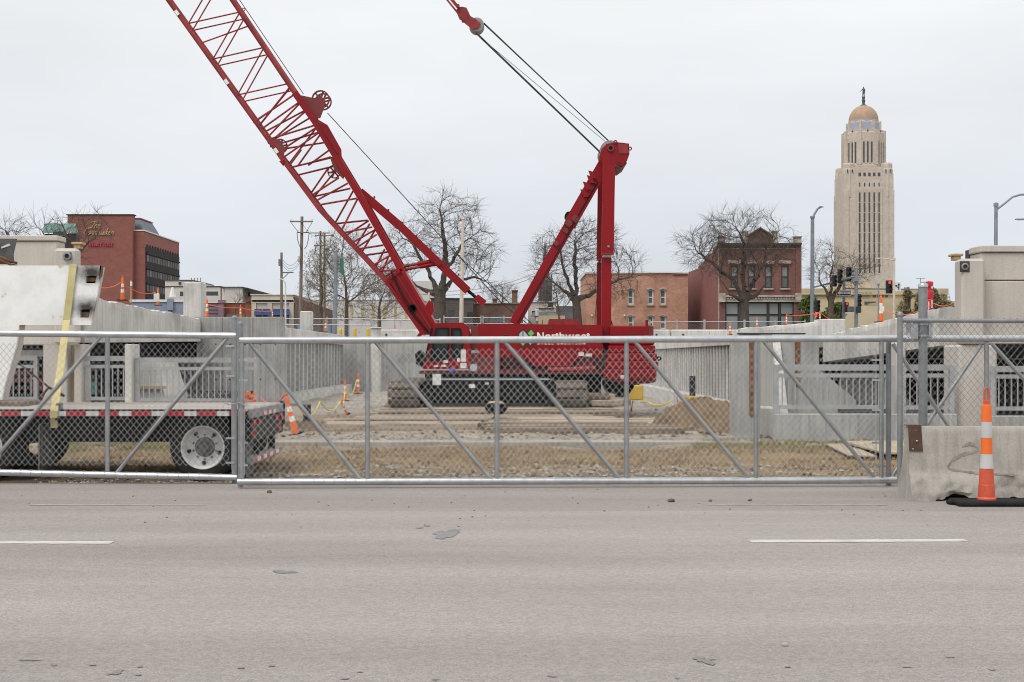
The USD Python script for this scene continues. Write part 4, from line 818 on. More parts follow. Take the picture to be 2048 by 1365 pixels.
MB().pbox(941, 957, 651, 700, YN + 0.05, 2.4).build('front_panel', 'crane_red_dull', cr)
MB().pbox(942, 1000, 706, 741, YN + 0.02, 0.3).build('deck_box', 'crane_red_dull', cr)
MB().px([(1097, 650), (1099, 638), (1157, 638), (1160, 650)], YN + 0.8, 1.3).build('engine_hood', 'boom_red', cr)
MB().tube(P(1096, 740, YN - 0.02), P(1192, 738, YN - 0.02), 0.075, n=14).build('hydraulic_pipe', 'boom_red', cr)
MB().px([(1150, 734), (1152, 722), (1164, 716), (1180, 714), (1188, 722), (1190, 734)], YN + 0.2, 0.15).build('bracket', 'boom_red', cr)
MB().pbox(1157, 1168, 704.5, 712, YN - 0.01, 0.012).build('decal', 'paper', cr); MB().pbox(1171, 1184, 707, 713, YN - 0.01, 0.012).build('decal', 'paper', cr)
for x in (1031, 1038, 1070, 1077, 1107): MB().lathe([(0.022, 0), (0.022, 0.01), (0.0, 0.01)], P(x, 703, YN), (0, -1, 0), 8).build('bolt', 'crane_black', cr)
# --- the firm's sign on the side panel
yl = YN - 0.012
MB().text('Northwest', (680.5 - 665.2) * YN / F, P(1074, 680.5, yl), bold=True, width=106 * YN / F, depth=0.008).build('lettering', 'white_paint', cr)
MB().text('S T E E L   E R E C T I O N', 5.8 * YN / F, P(1074.5, 689, yl), bold=True, width=96 * YN / F, depth=0.008).build('lettering', 'white_paint', cr)
lg = MB().px([(1036, 667), (1046, 657.5), (1054, 664), (1062, 657.5), (1071, 667), (1071, 684), (1062, 694.5), (1054, 688), (1046, 694.5), (1036, 684)], yl + 0.004, 0.007).build('emblem', 'logo_black', cr)
def lgp(pts, m): MB().px(pts, yl, 0.003).build('emblem_field', m, cr)
lgp([(1062, 659.5), (1068.5, 666.5), (1062, 673.5), (1055.5, 666.5)], 'logo_green'); lgp([(1046, 678.5), (1052, 685), (1046, 692), (1039.5, 685)], 'logo_green')
lgp([(1038.5, 668), (1045, 661), (1045, 676), (1038.5, 682)], 'logo_grey'); lgp([(1047, 661), (1062, 678), (1062, 691), (1047, 674)], 'logo_grey'); lgp([(1063.5, 677), (1069, 671), (1069, 682), (1063.5, 688)], 'logo_grey')
for k, (p_, q_) in enumerate((((960, 716), (1040, 728)), ((1048, 726), (1150, 742)), ((1186, 716), (1206, 738)))):
    a, b = P(*p_, YN + 0.2), P(*q_, YN + 0.2); MB().path([a, a * 0.6 + b * 0.4 + [0, -.08, -.16], a * 0.3 + b * 0.7 + [0, -.06, -.14], b], 0.02, 6).build('hydraulic_hose', 'crane_black', cr)
for x in (968, 1018, 1085, 1125, 1190): MB().tube(P(x, 650, YN + 0.5), P(x, 640, YN + 0.5), 0.012, n=6).build('roof_stanchion', 'crane_red_dull', cr)
for x, y, m in ((1012, 668, 'crane_red_dull'), (1100, 655, 'crane_red_dull'), (1160, 655, 'crane_red_dull')): MB().pbox(x - 4, x + 4, y, y + 2.2, YN - 0.02, 0.018).build('panel_latch', m, cr)
# --- counterweight slabs
for a, b, xl, xr in ((651, 672, 1221, 1307), (672.6, 690, 1219, 1309), (690.6, 706, 1217, 1311), (706.6, 722, 1215, 1314), (722.6, 738, 1212, 1317), (738.6, 757, 1209, 1313)):
    w0, w1 = X_(xl, 38.3), X_(xr, 38.3); MB().cbox(w0, w1, 38.3, 41.7, Z_(b, 38.3), Z_(a, 38.3), 0.035).build('counterweight', R, cr)
MB().px([(1209, 757.5), (1313, 757.5), (1311, 764), (1300, 767), (1245, 767), (1222, 763)], 38.5, 3.0).build('counterweight', R, cr)
MB().pbox(1291, 1296, 640, 672, 38.24, 0.055).build('lifting_lug', R, cr); MB().pbox(1289, 1307, 653, 671, 38.27, 0.028).build('lug_plate', 'crane_red_dull', cr)
for yy in (38.6, 41.2): MB().lathe([(0.03, 0), (0.07, 0), (0.07, 0.06), (0.03, 0.06), (0.03, 0)], P(1318, 717, yy), (0, 1, 0), 12).build('lifting_eye', 'crane_black', cr)
MB().pbox(1241, 1250, 750, 757, 38.285, 0.012).build('decal', 'paper', cr)
MB().lathe([(0.0, 0), (0.42, 0), (0.42, 1.6), (0.0, 1.6)], P(1240, 766, 39.2), (0, 1, 0), 24).build('slew_drum', 'crane_black', cr, 30)
MB().bar(P(1225, 652, 39), P(1222, 641, 39), 0.03, 0.03).build('handrail', 'crane_black', cr)
# --- cab
cy0, cy1 = 38.35, 39.35
out = [(846, 738), (848, 722), (866, 652), (870, 646.5), (926, 645), (935, 652), (939, 672), (940, 738)]
w1 = [(858, 722), (872, 656), (898, 656), (898, 722)]; w2 = [(902.5, 657), (921, 657), (925.5, 675), (925.5, 718), (902.5, 718)]
def wpx(pts, Y): return [(X_(x, cy0), Z_(y, cy0)) for x, y in pts]
def shr(pts, d): return Polygon(wpx(pts, 0)).buffer(d)
side = Polygon(wpx(out, 0)).difference(shr(w1, 0)).difference(shr(w2, 0))
for yy in (cy0, cy1 - 0.05):
    s_ = MB().poly(side, yy, yy + 0.05).build('cab_side', R, cr)
    for wn in (w1, w2):
        fr_ = shr(wn, 0.012).difference(shr(wn, -0.045)); MB().poly(fr_, yy - 0.01, yy + 0.06).build('window_seal', 'crane_black', cr); MB().poly(shr(wn, -0.03), yy + 0.02, yy + 0.03).build('pane', 'cab_glass', cr)
prof_ = wpx(out, 0)
for i_ in (2, 3, 4, 5, 6):                                  # roof and rear skin
    (ax, az), (bx_, bz) = prof_[i_], prof_[i_ + 1]; MB().bar(((ax + bx_) / 2 - (bx_ - ax) / 2, (cy0 + cy1) / 2, az - 0.02), (bx_, (cy0 + cy1) / 2, bz - 0.02), 1.0 - 0.105, 0.035, (-(bz - az), 0, bx_ - ax)).build('cab_skin', R, cr)
MB().px([(846, 738), (847, 728), (940, 728), (940, 738)], cy0 + 0.055, 0.89).build('cab_floor', 'crane_red_dull', cr)
seat = MB().cbox(*[f for f in (X_(884, 38.8), X_(906, 38.8), 38.6, 39.1, Z_(722, 38.8), Z_(712, 38.8))], 0.04); seat.cbox(X_(904, 38.8), X_(911, 38.8), 38.6, 39.1, Z_(713, 38.8), Z_(684, 38.8), 0.04).build('seat', 'seat_black', cr)
MB().cbox(X_(866, 38.8), X_(876, 38.8), 38.55, 39.2, Z_(728, 38.8), Z_(700, 38.8), 0.03).build('control_console', 'seat_black', cr)
MB().bar(P(864, 655, cy0 - 0.03), P(850, 722, cy0 - 0.03), 0.05, 0.05).build('grab_rail', 'crane_black', cr)
MB().px([(832, 728), (830, 708), (840, 700), (848, 708), (846, 736)], cy0 + 0.1, 0.5).build('boom_foot_bracket', 'crane_black', cr)
for a, b, c_, d, m in ((921.5, 932, 699, 723.5, 'paper'), (920.5, 933, 726, 736.5, 'paper'), (887, 896, 720, 726, 'paper'), (868.5, 876, 730, 734, 'paper'), (883, 892.5, 729.5, 733.5, 'paper'), (914, 920, 716, 724, 'paper')):
    MB().pbox(a, b, c_, d, cy0 - 0.014, 0.01).build('notice', m, cr)
MB().cbox(X_(899, 38.2), X_(910, 38.2), 38.1, 38.3, Z_(744, 38.2), Z_(734, 38.2), 0.05).build('blue_bag', 'blue_plastic', cr)
MB().lathe([(0.0, 0), (0.11, 0.005), (0.11, 0.02), (0.0, 0.02)], P(947, 735, 38.2), (0, -1, 0), 8).build('mirror', 'logo_grey', cr)
MB().bar(P(846, 662, 39), P(833, 678, 39), 0.12, 0.10).build('ladder_arm', R, cr)
# --- gantry: two rear legs with telescoping rods, the mast, the sheave head
for yy in (38.9, 41.1):
    g0 = P(1212, 672, 38.9); g1 = P(1213, 515, 38.9); g2 = P(1214.5, 506, 38.9); g3 = P(1217.5, 330, 38.9); D = np.array([0, yy - 38.9, 0])
    MB().bar(g0 + D, g1 + D, 0.20, 0.275, (1, 0, 0)).build('gantry_leg', R, cr); MB().bar(g1 + D - [0, 0, .05], g2 + D + [0, 0, .05], 0.15, 0.235, (1, 0, 0)).build('leg_rod', 'white_paint', cr)
    MB().bar(g2 + D, g3 + D, 0.24, 0.33, (1, 0, 0)).build('gantry_leg', R, cr)
    for q in (-0.168, 0.168): MB().bar(g2 + D + [q, -.125, 0], g3 + D + [q, -.125, 0], 0.012, 0.02, (1, 0, 0)).build('leg_flange', 'boom_red', cr)
    MB().lathe([(0.035, 0), (0.035, 0.03), (0.0, 0.03)], P(1217, 493, 38.78) + D, (0, -1, 0), 10).build('pin', 'sheave_grey', cr)
    MB().bar(P(1215, 508, 38.78) + D + [-.17, 0, 0], P(1215, 508, 38.78) + D + [.17, 0, 0], 0.28, 0.05).build('leg_collar', 'boom_red', cr)
m0, m1 = P(1029, 646, 39.4), P(1200, 340, 39.4)
for yy in (39.4, 40.5):
    D = np.array([0, yy - 39.4, 0]); MB().bar(m0 + D, m0 + (m1 - m0) * 0.70 + D, 0.16, 0.30, np.cross((0, 1, 0), m1 - m0)).build('mast_leg', R, cr); MB().bar(m0 + (m1 - m0) * 0.66 + D, P(1222, 304, 39.4) + D, 0.2, 0.36, np.cross((0, 1, 0), m1 - m0)).build('mast_leg', R, cr)
for k in (0.3, 0.42, 0.55, 0.66, 0.8): q = m0 + (m1 - m0) * k; MB().bar(q, q + [0, 1.1, 0], 0.2, 0.16).build('mast_cross_bar', 'boom_red', cr)
for x, y, s_ in ((1112, 487, 6), (1137, 447, 8), (1150, 438, 8), (1131, 462, 6)): MB().px([(x - s_, y), (x - s_ * .3, y - s_), (x + s_ * .7, y - s_ * .9), (x + s_, y + s_ * .2), (x + s_ * .2, y + s_)], 39.25 + 0.003 * (x % 11), 0.15).build('mast_bracket', 'crane_red_dull', cr)
MB().lathe([(0.0, 0), (0.12, 0), (0.12, 0.5), (0.0, 0.5)], P(1138, 431, 39.5), (0, 1, 0), 18).build('guide_roller', 'crane_black', cr, 30)
for x, y in ((1163, 386), (1176, 358), (1168, 371), (1179, 349)): MB().px([(x - 2, y - 8), (x + 6, y - 6), (x + 14, y + 8), (x + 4, y + 8)], 39.22 + 0.004 * (x % 7), 0.12).build('lug', R, cr)
for x, y in ((1189, 371), (1184, 384)): MB().path([P(x - 1, y + 9, 39.3), P(x - 5, y + 11, 39.3), P(x + 2, y - 4, 39.3), P(x + 4, y - 5, 39.3), P(x + 4, y - 1, 39.3)], 0.02, 6).build('lifting_loop', R, cr)
hd = [(1199, 312), (1203, 298), (1213, 288), (1232, 284), (1258, 287), (1259, 308), (1254, 322), (1245, 331), (1229, 334), (1206, 330)]
for yy in (38.95, 40.95): MB().px(hd, yy, 0.10).build('sheave_plate', R, cr)
for k in range(4): MB().lathe([(0.06, 0), (0.30, 0), (0.26, 0.07), (0.30, 0.14), (0.06, 0.14)], P(1221, 300, 39.4) + [0, 0.1 + 0.36 * k, 0], (0, 1, 0), 28).build('head_sheave', 'sheave_grey', cr, 30)
MB().px([(1236, 287.5), (1257, 289), (1258, 307), (1238, 307)], 38.93, 0.02).build('cover_plate', 'boom_red', cr)
MB().lathe([(0.055, 0), (0.10, 0), (0.10, 0.05), (0.055, 0.05)], P(1221, 296.5, 38.95), (0, -1, 0), 16).build('hub', 'crane_red_dull', cr); MB().lathe([(0.0, 0), (0.055, 0), (0.055, .02), (0, .02)], P(1221, 296.5, 38.95), (0, -1, 0), 12).build('hub_pin', 'crane_black', cr)
MB().px([(1229, 333), (1233, 322), (1250, 320), (1254, 326), (1243, 334)], 39.06, 1.88).build('tail_block', 'crane_red_dull', cr)
for x, y in ((1201, 316), (1239, 327), (1260, 297), (1231, 284)): MB().lathe([(0.03, 0), (0.06, 0), (0.06, 0.05), (0.03, 0.05), (0.03, 0)], P(x, y, 38.93), (0, 1, 0), 12).build('lug', R, cr)
MB().path([P(1230, 334, 39.2), P(1231, 340, 39.2), P(1229, 345, 39.2)], 0.015, 5).build('loose_cable', 'wire_rope', cr)
# --- boom
nY, fY = 39.35, 40.65; D = np.array([0, fY - nY, 0])
RC = [(420, -67), (466, 2), (590, 186), (630, 243), (715, 384), (803, 540), (873, 658)]; LC = [(275, -85), (335, -1), (505, 236), (560, 312), (640, 420), (722, 508), (772, 562), (846, 668)]
def seg_(poly, i): return P(*poly[i], nY), P(*poly[i + 1], nY)
for off in (0 * D, D):
    for i in range(3): a, b = seg_(LC, i); MB().tube(a + off, b + off, 0.058, n=12).build('boom_chord', 'boom_red', cr, 40)
    for i in (3, 4, 5): a, b = seg_(LC, i); MB().bar(a + off, b + off, 0.12, 0.125, np.cross((0, 1, 0), b - a)).build('boom_chord', 'boom_red', cr)
    for i in range(2): a, b = seg_(RC, i); MB().tube(a + off, b + off, 0.074, n=12).build('boom_chord', 'boom_red', cr, 40)
    for i in (2, 3, 4): a, b = seg_(RC, i); MB().bar(a + off, b + off, 0.16, 0.195, np.cross((0, 1, 0), b - a)).build('boom_chord', 'crane_red', cr)
def on(poly, t):
    L = np.cumsum([0] + [math.dist(poly[i], poly[i + 1]) for i in range(len(poly) - 1)]); i = min(int(np.searchsorted(L, t, 'right')) - 1, len(poly) - 2); k = (t - L[i]) / (L[i + 1] - L[i])
    return np.array(poly[i]) + (np.array(poly[i + 1]) - poly[i]) * k
def lace(p, q, far, r=0.022): Yb = fY if far else nY; MB().tube(P(*p, Yb), P(*q, Yb), r, n=7).build('lacing_bar', 'boom_red', cr, 40)
upper = [((329, -24), (432, -47)), ((377, 47), (480, 24)), ((426, 118), (528, 95)), ((475, 190), (578, 167))]
for i, (l, r_) in enumerate(upper):
    for far in (0, 1):
        sh = (8, 14) if far else (0, 0); a = (l[0] + sh[0], l[1] + sh[1]); b = (r_[0] + sh[0], r_[1] + sh[1]); lace(a, b, far)
        if i: pr = upper[i - 1][1]; lace(a, (pr[0] + sh[0], pr[1] + sh[1]), far)
for l, r_ in (((403, 86), (497, 52)), ((508, 243), (591, 188)), ((518, 251), (581, 172))): lace(l, r_, 0)
TR3 = [(780, 1010, 1120, 775), (820, 1040, 1080, 720), (830, 1075, 1165, 835), (850, 1100, 1215, 905), (905, 1120, 1165, 845), (900, 1180, 1240, 975), (925, 1145, 1285, 1035), (920, 1210, 1310, 1095), (940, 1150, 1210, 915), (1030, 1225, 1300, 1050), (1010, 1310, 1310, 1100), (1060, 1365, 1290, 1060), (1145, 1365, 1320, 1120), (1230, 1365, 1395, 1245), (1260, 1340, 1410, 1300), (1030, 1230, 1355, 1180)]
TR4 = [(330, 140, 640, 65), (370, 205, 695, 125), (320, 120, 410, 0), (495, 340, 625, 150), (510, 355, 710, 225), (520, 370, 710, 140), (545, 400, 780, 270), (530, 370, 800, 310), (560, 440, 850, 390), (690, 575, 825, 335), (740, 635, 860, 400), (700, 590, 940, 565), (750, 665, 975, 620), (765, 690, 950, 570), (820, 745, 1005, 640), (850, 770, 960, 595), (870, 775, 1015, 680), (890, 835, 1000, 650), (870, 795, 1065, 765), (895, 850, 1100, 820), (970, 935, 1120, 850), (1000, 960, 1080, 800), (1020, 975, 1140, 885), (1045, 1020, 1110, 860), (1010, 970, 1190, 965), (1060, 1035, 1190, 950), (1090, 1080, 1210, 1005)]
bars = [(320 + a / 4.135, b / 4.135, 320 + c / 4.135, d / 4.135) for a, b, c, d in TR3] + [(500 + a / 4.0146, 300 + b / 4.0146, 500 + c / 4.0146, 300 + d / 4.0146) for a, b, c, d in TR4]
for i, (a, b, c, d) in enumerate(bars):
    Yb = fY if i % 2 else nY; p_, q_ = P(a, b, Yb), P(c, d, Yb); e_ = (q_ - p_) * 0.025; MB().tube(p_ - e_, q_ + e_, 0.029, n=7).build('lacing_bar', 'boom_red', cr, 40)
for poly, T0 in ((LC, 30), (RC, 20)):                       # lacing between the near and the far chords
    t_ = T0
    while t_ < 760:
        a, b = P(*on(poly, t_), nY), P(*on(poly, t_ + 42), nY) + D; MB().tube(a, b, 0.017, n=6).build('lacing_bar', 'boom_red', cr, 40); MB().tube(b, P(*on(poly, t_ + 84), nY), 0.017, n=6).build('lacing_bar', 'boom_red', cr, 40); t_ += 84
for t_ in (130, 300, 470): 
    a, b = P(*on(LC, t_), nY - 0.07), P(*on(LC, t_ + 11), nY - 0.07); MB().bar(a, b, 0.02, 0.09, np.cross((0, 1, 0), b - a)).build('white_marking', 'white_paint', cr)
# boom butt of plate
for yy in (nY - 0.07, fY + 0.02):
    pl = Polygon([(X_(x, nY), Z_(y, nY)) for x, y in [(775, 556), (803, 538), (873, 655), (868, 668), (846, 668)]]); ho = [(X_(825, nY) + 0.105 * math.cos(a), Z_(617, nY) + 0.105 * math.sin(a)) for a in np.linspace(0, 6.28, 24)[:-1]]
    MB().poly(pl.difference(Polygon(ho)), yy, yy + 0.05).build('butt_plate', R, cr); MB().lathe([(0.098, 0), (0.125, 0), (0.125, 0.03), (0.098, 0.03)], (X_(825, nY), yy + 0.0, Z_(617, nY)), (0, -1, 0), 20).build('hole_rim', 'crane_black', cr)
for a, b in (((772, 562), (846, 668)), ((803, 538), (874, 658)), ((780, 556), (803, 539))):
    pa, pb = P(*a, nY), P(*b, nY); MB().bar(pa + [0, .65, 0], pb + [0, .65, 0], 1.55, 0.10, np.cross((0, 1, 0), pb - pa)).build('butt_flange', R, cr)
pa, pb = P(792, 548, nY - .1), P(866, 664, nY - .1); MB().bar(pa, pb, 0.03, 0.03, np.cross((0, 1, 0), pb - pa)).build('butt_rib', 'boom_red', cr)
MB().px([(851, 612), (858, 600), (866, 606), (868, 622), (860, 634)], nY - 0.05, 0.3).build('butt_lug', R, cr)
B(X_(818, nY), X_(832, nY), 39.7, 39.9, Z_(624, nY), Z_(610, nY)).build('dark_plug', 'crane_black', cr)  # dark plug added to paint the shade inside the butt hole
# boom-top sheaves, inner sheaves, plates
MB().px([(589, 184), (600, 190), (628, 196), (643, 190), (650, 210), (640, 236), (624, 236)], nY + 0.1, 0.06).build('sheave_bracket', 'crane_red_dull', cr); MB().px([(589, 184), (600, 190), (628, 196), (643, 190), (650, 210), (640, 236), (624, 236)], fY - 0.2, 0.06).build('sheave_bracket', 'crane_red_dull', cr)
def sheave(x, y, r, Y, mat, nm='boom_sheave'):
    c = P(x, y, Y); w = MB().lathe([(r * 0.86, 0), (r, 0), (r * 0.93, 0.04), (r, 0.08), (r * 0.86, 0.08), (r * 0.86, 0)], c, (0, 1, 0), 28); w.lathe([(0.02, -0.02), (r * 0.25, -0.02), (r * 0.25, 0.1), (0.02, 0.1)], c, (0, 1, 0), 14)
    for k in range(6): a = k * math.pi / 3 + 0.2; w.bar(c + [0.2 * r * math.cos(a), 0.04, 0.2 * r * math.sin(a)], c + [0.9 * r * math.cos(a), 0.04, 0.9 * r * math.sin(a)], 0.04, 0.05)
    w.build(nm, mat, cr, 35)
sheave(641, 198, 0.265, 39.5, 'crane_red_dull'); sheave(646, 203, 0.255, 40.2, 'crane_red_dull'); sheave(560, 292, 0.22, 39.9, 'crane_red_dull'); sheave(668, 343, 0.2, 39.9, 'crane_red_dull')
MB().px([(533, 272), (545, 276), (560, 280), (570, 296), (566, 314), (560, 316)], nY - 0.02, 0.08).build('inner_bracket', 'crane_red_dull', cr); MB().px([(659, 312), (676, 318), (690, 348), (686, 358), (668, 340)], nY - 0.02, 0.08).build('inner_bracket', 'crane_red_dull', cr)
MB().px([(638, 240), (655, 250), (682, 298), (683, 312), (674, 306), (648, 266)], nY - 0.12, 0.1).build('splice_plate', R, cr); MB().px([(558, 322), (568, 320), (566, 332)], nY - 0.1, 0.1).build('lug', R, cr)
a, b = P(478, 17, nY), P(487, 23, nY); MB().lathe([(0.03, 0), (0.05, 0), (0.05, 0.03), (0.03, 0.03), (0.03, 0)], P(487, 19, nY), (0, 1, 0), 12).build('rope_guide', 'boom_red', cr)
# --- boom stop with its struts
s0, s1 = P(720, 384, C0), P(800, 452, C0); e1 = P(936, 582, C0)
MB().bar(s0, s1, 0.2, 0.25, np.cross((0, 1, 0), e1 - s0)).build('boom_stop', 'crane_red', cr); MB().bar(s1 - (e1 - s0) * 0.005, e1, 0.22, 0.235, np.cross((0, 1, 0), e1 - s0)).build('boom_stop', 'crane_red', cr)
MB().tube(P(932, 578, C0), P(958, 600, C0), 0.05, n=10).build('stop_rod', 'crane_black', cr); MB().bar(P(952, 594, C0), P(969, 607, C0), 0.3, 0.2).build('stop_head', R, cr)
for k in range(7): q = s0 + (e1 - s0) * (0.1 + 0.13 * k) + np.cross((0, 1, 0), (e1 - s0) / np.linalg.norm(e1 - s0)) * 0.0 + [0.1, 0, 0.12]; MB().cbox(q[0] - .02, q[0] + .03, q[1] - .03, q[1] + .03, q[2] - .02, q[2] + .05, .005).build('hose_clip', 'crane_red_dull', cr)
for a, b, c_ in (((801, 534), (835, 528), (866, 522)), ((806, 540), (840, 533.5), (874, 527))):
    MB().tube(P(*a, C0), P(*b, C0), 0.045, n=10).build('strut_rod', 'boom_red', cr); MB().tube(P(*b, C0), P(*c_, C0), 0.066, n=12).build('strut_cylinder', R, cr)
MB().px([(862, 516), (872, 512), (884, 528), (876, 534)], C0 - 0.15, 0.3).build('strut_bracket', R, cr)
for k, off_ in enumerate((0.16, 0.21)):
    a, b = P(786, 540, nY - .12), P(862, 660, nY - .12); n_ = np.cross((0, 1, 0), (b - a) / np.linalg.norm(b - a)); MB().path([a + n_ * off_ * .4, a * .66 + b * .34 + n_ * (off_ - .03), a * .33 + b * .67 + n_ * off_, b + n_ * off_ * .5], 0.014, 6).build('hydraulic_hose', 'crane_black', cr)
a, b = m0 + [0, -.12, 0], m0 + (m1 - m0) * .92 + [0, -.12, 0]; MB().path([a + [.08, 0, 0], a * .6 + b * .4 + [.11, 0, 0], a * .3 + b * .7 + [.09, 0, 0], b + [.12, 0, 0]], 0.016, 6).build('hydraulic_hose', 'crane_black', cr)
# --- ropes and pendants
def rope(p, q, r=0.017, sag=0.0, nm='hoist_rope'):
    t_ = np.linspace(0, 1, 15 if sag else 2); pts = np.array(p) + (np.array(q) - p) * t_[:, None]; pts[:, 2] -= sag * 4 * t_ * (1 - t_); MB().path(pts, r, 6).build(nm, 'wire_rope', cr)
rope(P(399, -118, 39.55), P(607, 188, 39.55), 0.013); rope(P(655, 226, 39.6), P(1003, 606, 40), 0.014); rope(P(1003, 606, 40), P(1058, 650, 40), 0.014); rope(P(918, 512, 40.2), P(1066, 650, 40.2), 0.013); rope(P(907, 492, 40.2), P(918, 512, 40.2), 0.013)
rope(P(1222, 286, 39.6), P(968, 48, 39.6), 0.017, nm='pendant_rope'); rope(P(1219, 284, 40.2), P(968, 46, 40.2), 0.017, nm='pendant_rope'); rope(P(1203, 308, 39.6), P(952, 67, 39.6), 0.017, nm='pendant_rope'); rope(P(1201, 304, 40.2), P(953, 65, 40.2), 0.015, nm='pendant_rope')
rope(P(1214, 286, 39.9), P(955, 70, 39.9), 0.008, nm='pendant_rope'); rope(P(1206, 440, 41), P(1190, 640, 41), 0.012, 0.0, 'loose_cable'); rope(P(1214, 340, 40.9), P(1206, 440, 41), 0.012, 0.0, 'loose_cable')
c = P(953, 49, 39.5); MB().lathe([(0.0, 0), (0.20, 0), (0.22, 0.03), (0.19, 0.08), (0.22, 0.14), (0.19, 0.2), (0.22, 0.26), (0.19, 0.33), (0.22, 0.4), (0.0, 0.4)], c, (0, 1, 0), 28).build('bridle_sheave', 'sheave_grey', cr, 35)
for yy in (39.44, 39.96): MB().px([(911, 20), (922, 13), (933, 15), (941, 32), (953, 39), (961, 47), (957, 56), (945, 58), (934, 50), (918, 36)], yy, 0.05).build('bridle_plate', 'boom_red', cr)
for a in ((914, 22), (921, 36), (926, 42)): MB().lathe([(0.02, 0), (0.045, 0), (0.045, 0.05), (0.02, 0.05), (0.02, 0)], P(*a, 39.43), (0, 1, 0), 10).build('lug', 'boom_red', cr)
MB().lathe([(0.0, 0), (0.05, 0), (0.05, 0.06), (0.0, 0.06)], P(916, 12, 39.4), (0, -1, 0), 12).build('bridle_pin', 'rust_steel', cr)
for yy in (39.5, 39.9):
    pa, pb = P(924, 24, yy), P(780, -150, yy); MB().bar(pa, pb, 0.04, 0.09, np.cross((0, 1, 0), pb - pa)).build('pendant_bar', 'boom_red', cr); pa, pb = P(914, 24, yy), P(772, -150, yy)
    MB().bar(pa, pb, 0.04, 0.05, np.cross((0, 1, 0), pb - pa)).build('pendant_bar', 'boom_red', cr)
# --- hook block laid on the mats in front
t = thing('hook_block', 'tan covered hook block with black hook lying on the mats before the crane', 'hook block', P(990, 840, 33))
MB().cbox(X_(972, 33), X_(1012, 33), 33, 33.5, Z_(824, 33), Z_(803, 33), 0.10).build('cover', 'tan_canvas', t, 50)
for yy in (32.93, 33.5): MB().px([(968, 812), (980, 806), (1010, 808), (1016, 816), (1008, 826), (996, 830), (974, 824)], yy, 0.06).build('side_plate', 'crane_black', t)
MB().path([P(992, 824, 33), P(993, 833, 33), P(988, 842, 32.9), P(980, 845, 32.8), P(975, 838, 32.8)], [0.06, 0.06, 0.075, 0.06, 0.03], 10).build('hook', 'crane_black', t, 50)

# ================================================================ flatbed trailer and its load
def sooty(name):
    """White paint, burnt black round two torch-cut holes, with rust runs and scratches."""
    n = {'g': ('geometry', {}), 'n': ('noise_texture', {'scale': 2.2, 'detail': 6.0, 'roughness': 0.7}), 'r': ('rgb_ramp', {'ramp': [(0.3, (0.66, 0.65, 0.62)), (0.6, (0.80, 0.795, 0.775))]}),
         'sep': ('separate_xyz', {}), 'p': ('principled_bsdf', {'roughness': 0.55, 'specular_ior_level': 0.35}),
         'rn': ('noise_texture', {'scale': 5.0, 'detail': 5.0}), 'rr': ('rgb_ramp', {'ramp': [(0.66, (0, 0, 0)), (0.74, (0.7, 0.7, 0.7))]}), 'rm': ('mix_color', {'b': (0.42, 0.33, 0.20)})}
    l = [('g.position', 'n.vector'), ('n.fac', 'r.fac'), ('g.position', 'rn.vector'), ('rn.fac', 'rr.fac'), ('rr.color', 'rm.fac'), ('r.color', 'rm.a')]; out = 'rm.result'
    for i, (x, y, s) in enumerate(((184, 545, 0.085), (174, 616, 0.08))):
        c = P(x, y, 19.5); n[f'v{i}'] = ('vector_math', {'math_type': 'subtract', 'vector2': tuple(map(float, c))}); n[f'sc{i}'] = ('vector_math', {'math_type': 'multiply', 'vector2': (0.62, 0.25, 1.0)})
        n[f'ln{i}'] = ('vector_math', {'math_type': 'length'}); n[f'dn{i}'] = ('noise_texture', {'scale': 12.0, 'detail': 5.0}); n[f'ad{i}'] = ('math', {'math_type': 'multiply_add', 'value2': 0.12})
        n[f'mr{i}'] = ('map_range', {'from_min': s * 0.8 + 0.03, 'from_max': s * 2.6 + 0.06, 'to_min': 0.97, 'to_max': 0.0, 'clamp': True}); n[f'm{i}'] = ('mix_color', {'b': (0.025, 0.02, 0.016)})
        l += [('g.position', f'v{i}.vector1'), (f'v{i}.vector', f'sc{i}.vector1'), (f'sc{i}.vector', f'ln{i}.vector1'), ('g.position', f'dn{i}.vector'), (f'dn{i}.fac', f'ad{i}.value1'), (f'ln{i}.value', f'ad{i}.value3'), (f'ad{i}.value', f'mr{i}.value'), (f'mr{i}.result', f'm{i}.fac'), (out, f'm{i}.a')]
        out = f'm{i}.result'
    l.append((out, 'p.base_color'))
    return usdkit.material(stage, '/World/Looks/' + name, n, l, surface='p.BSDF')
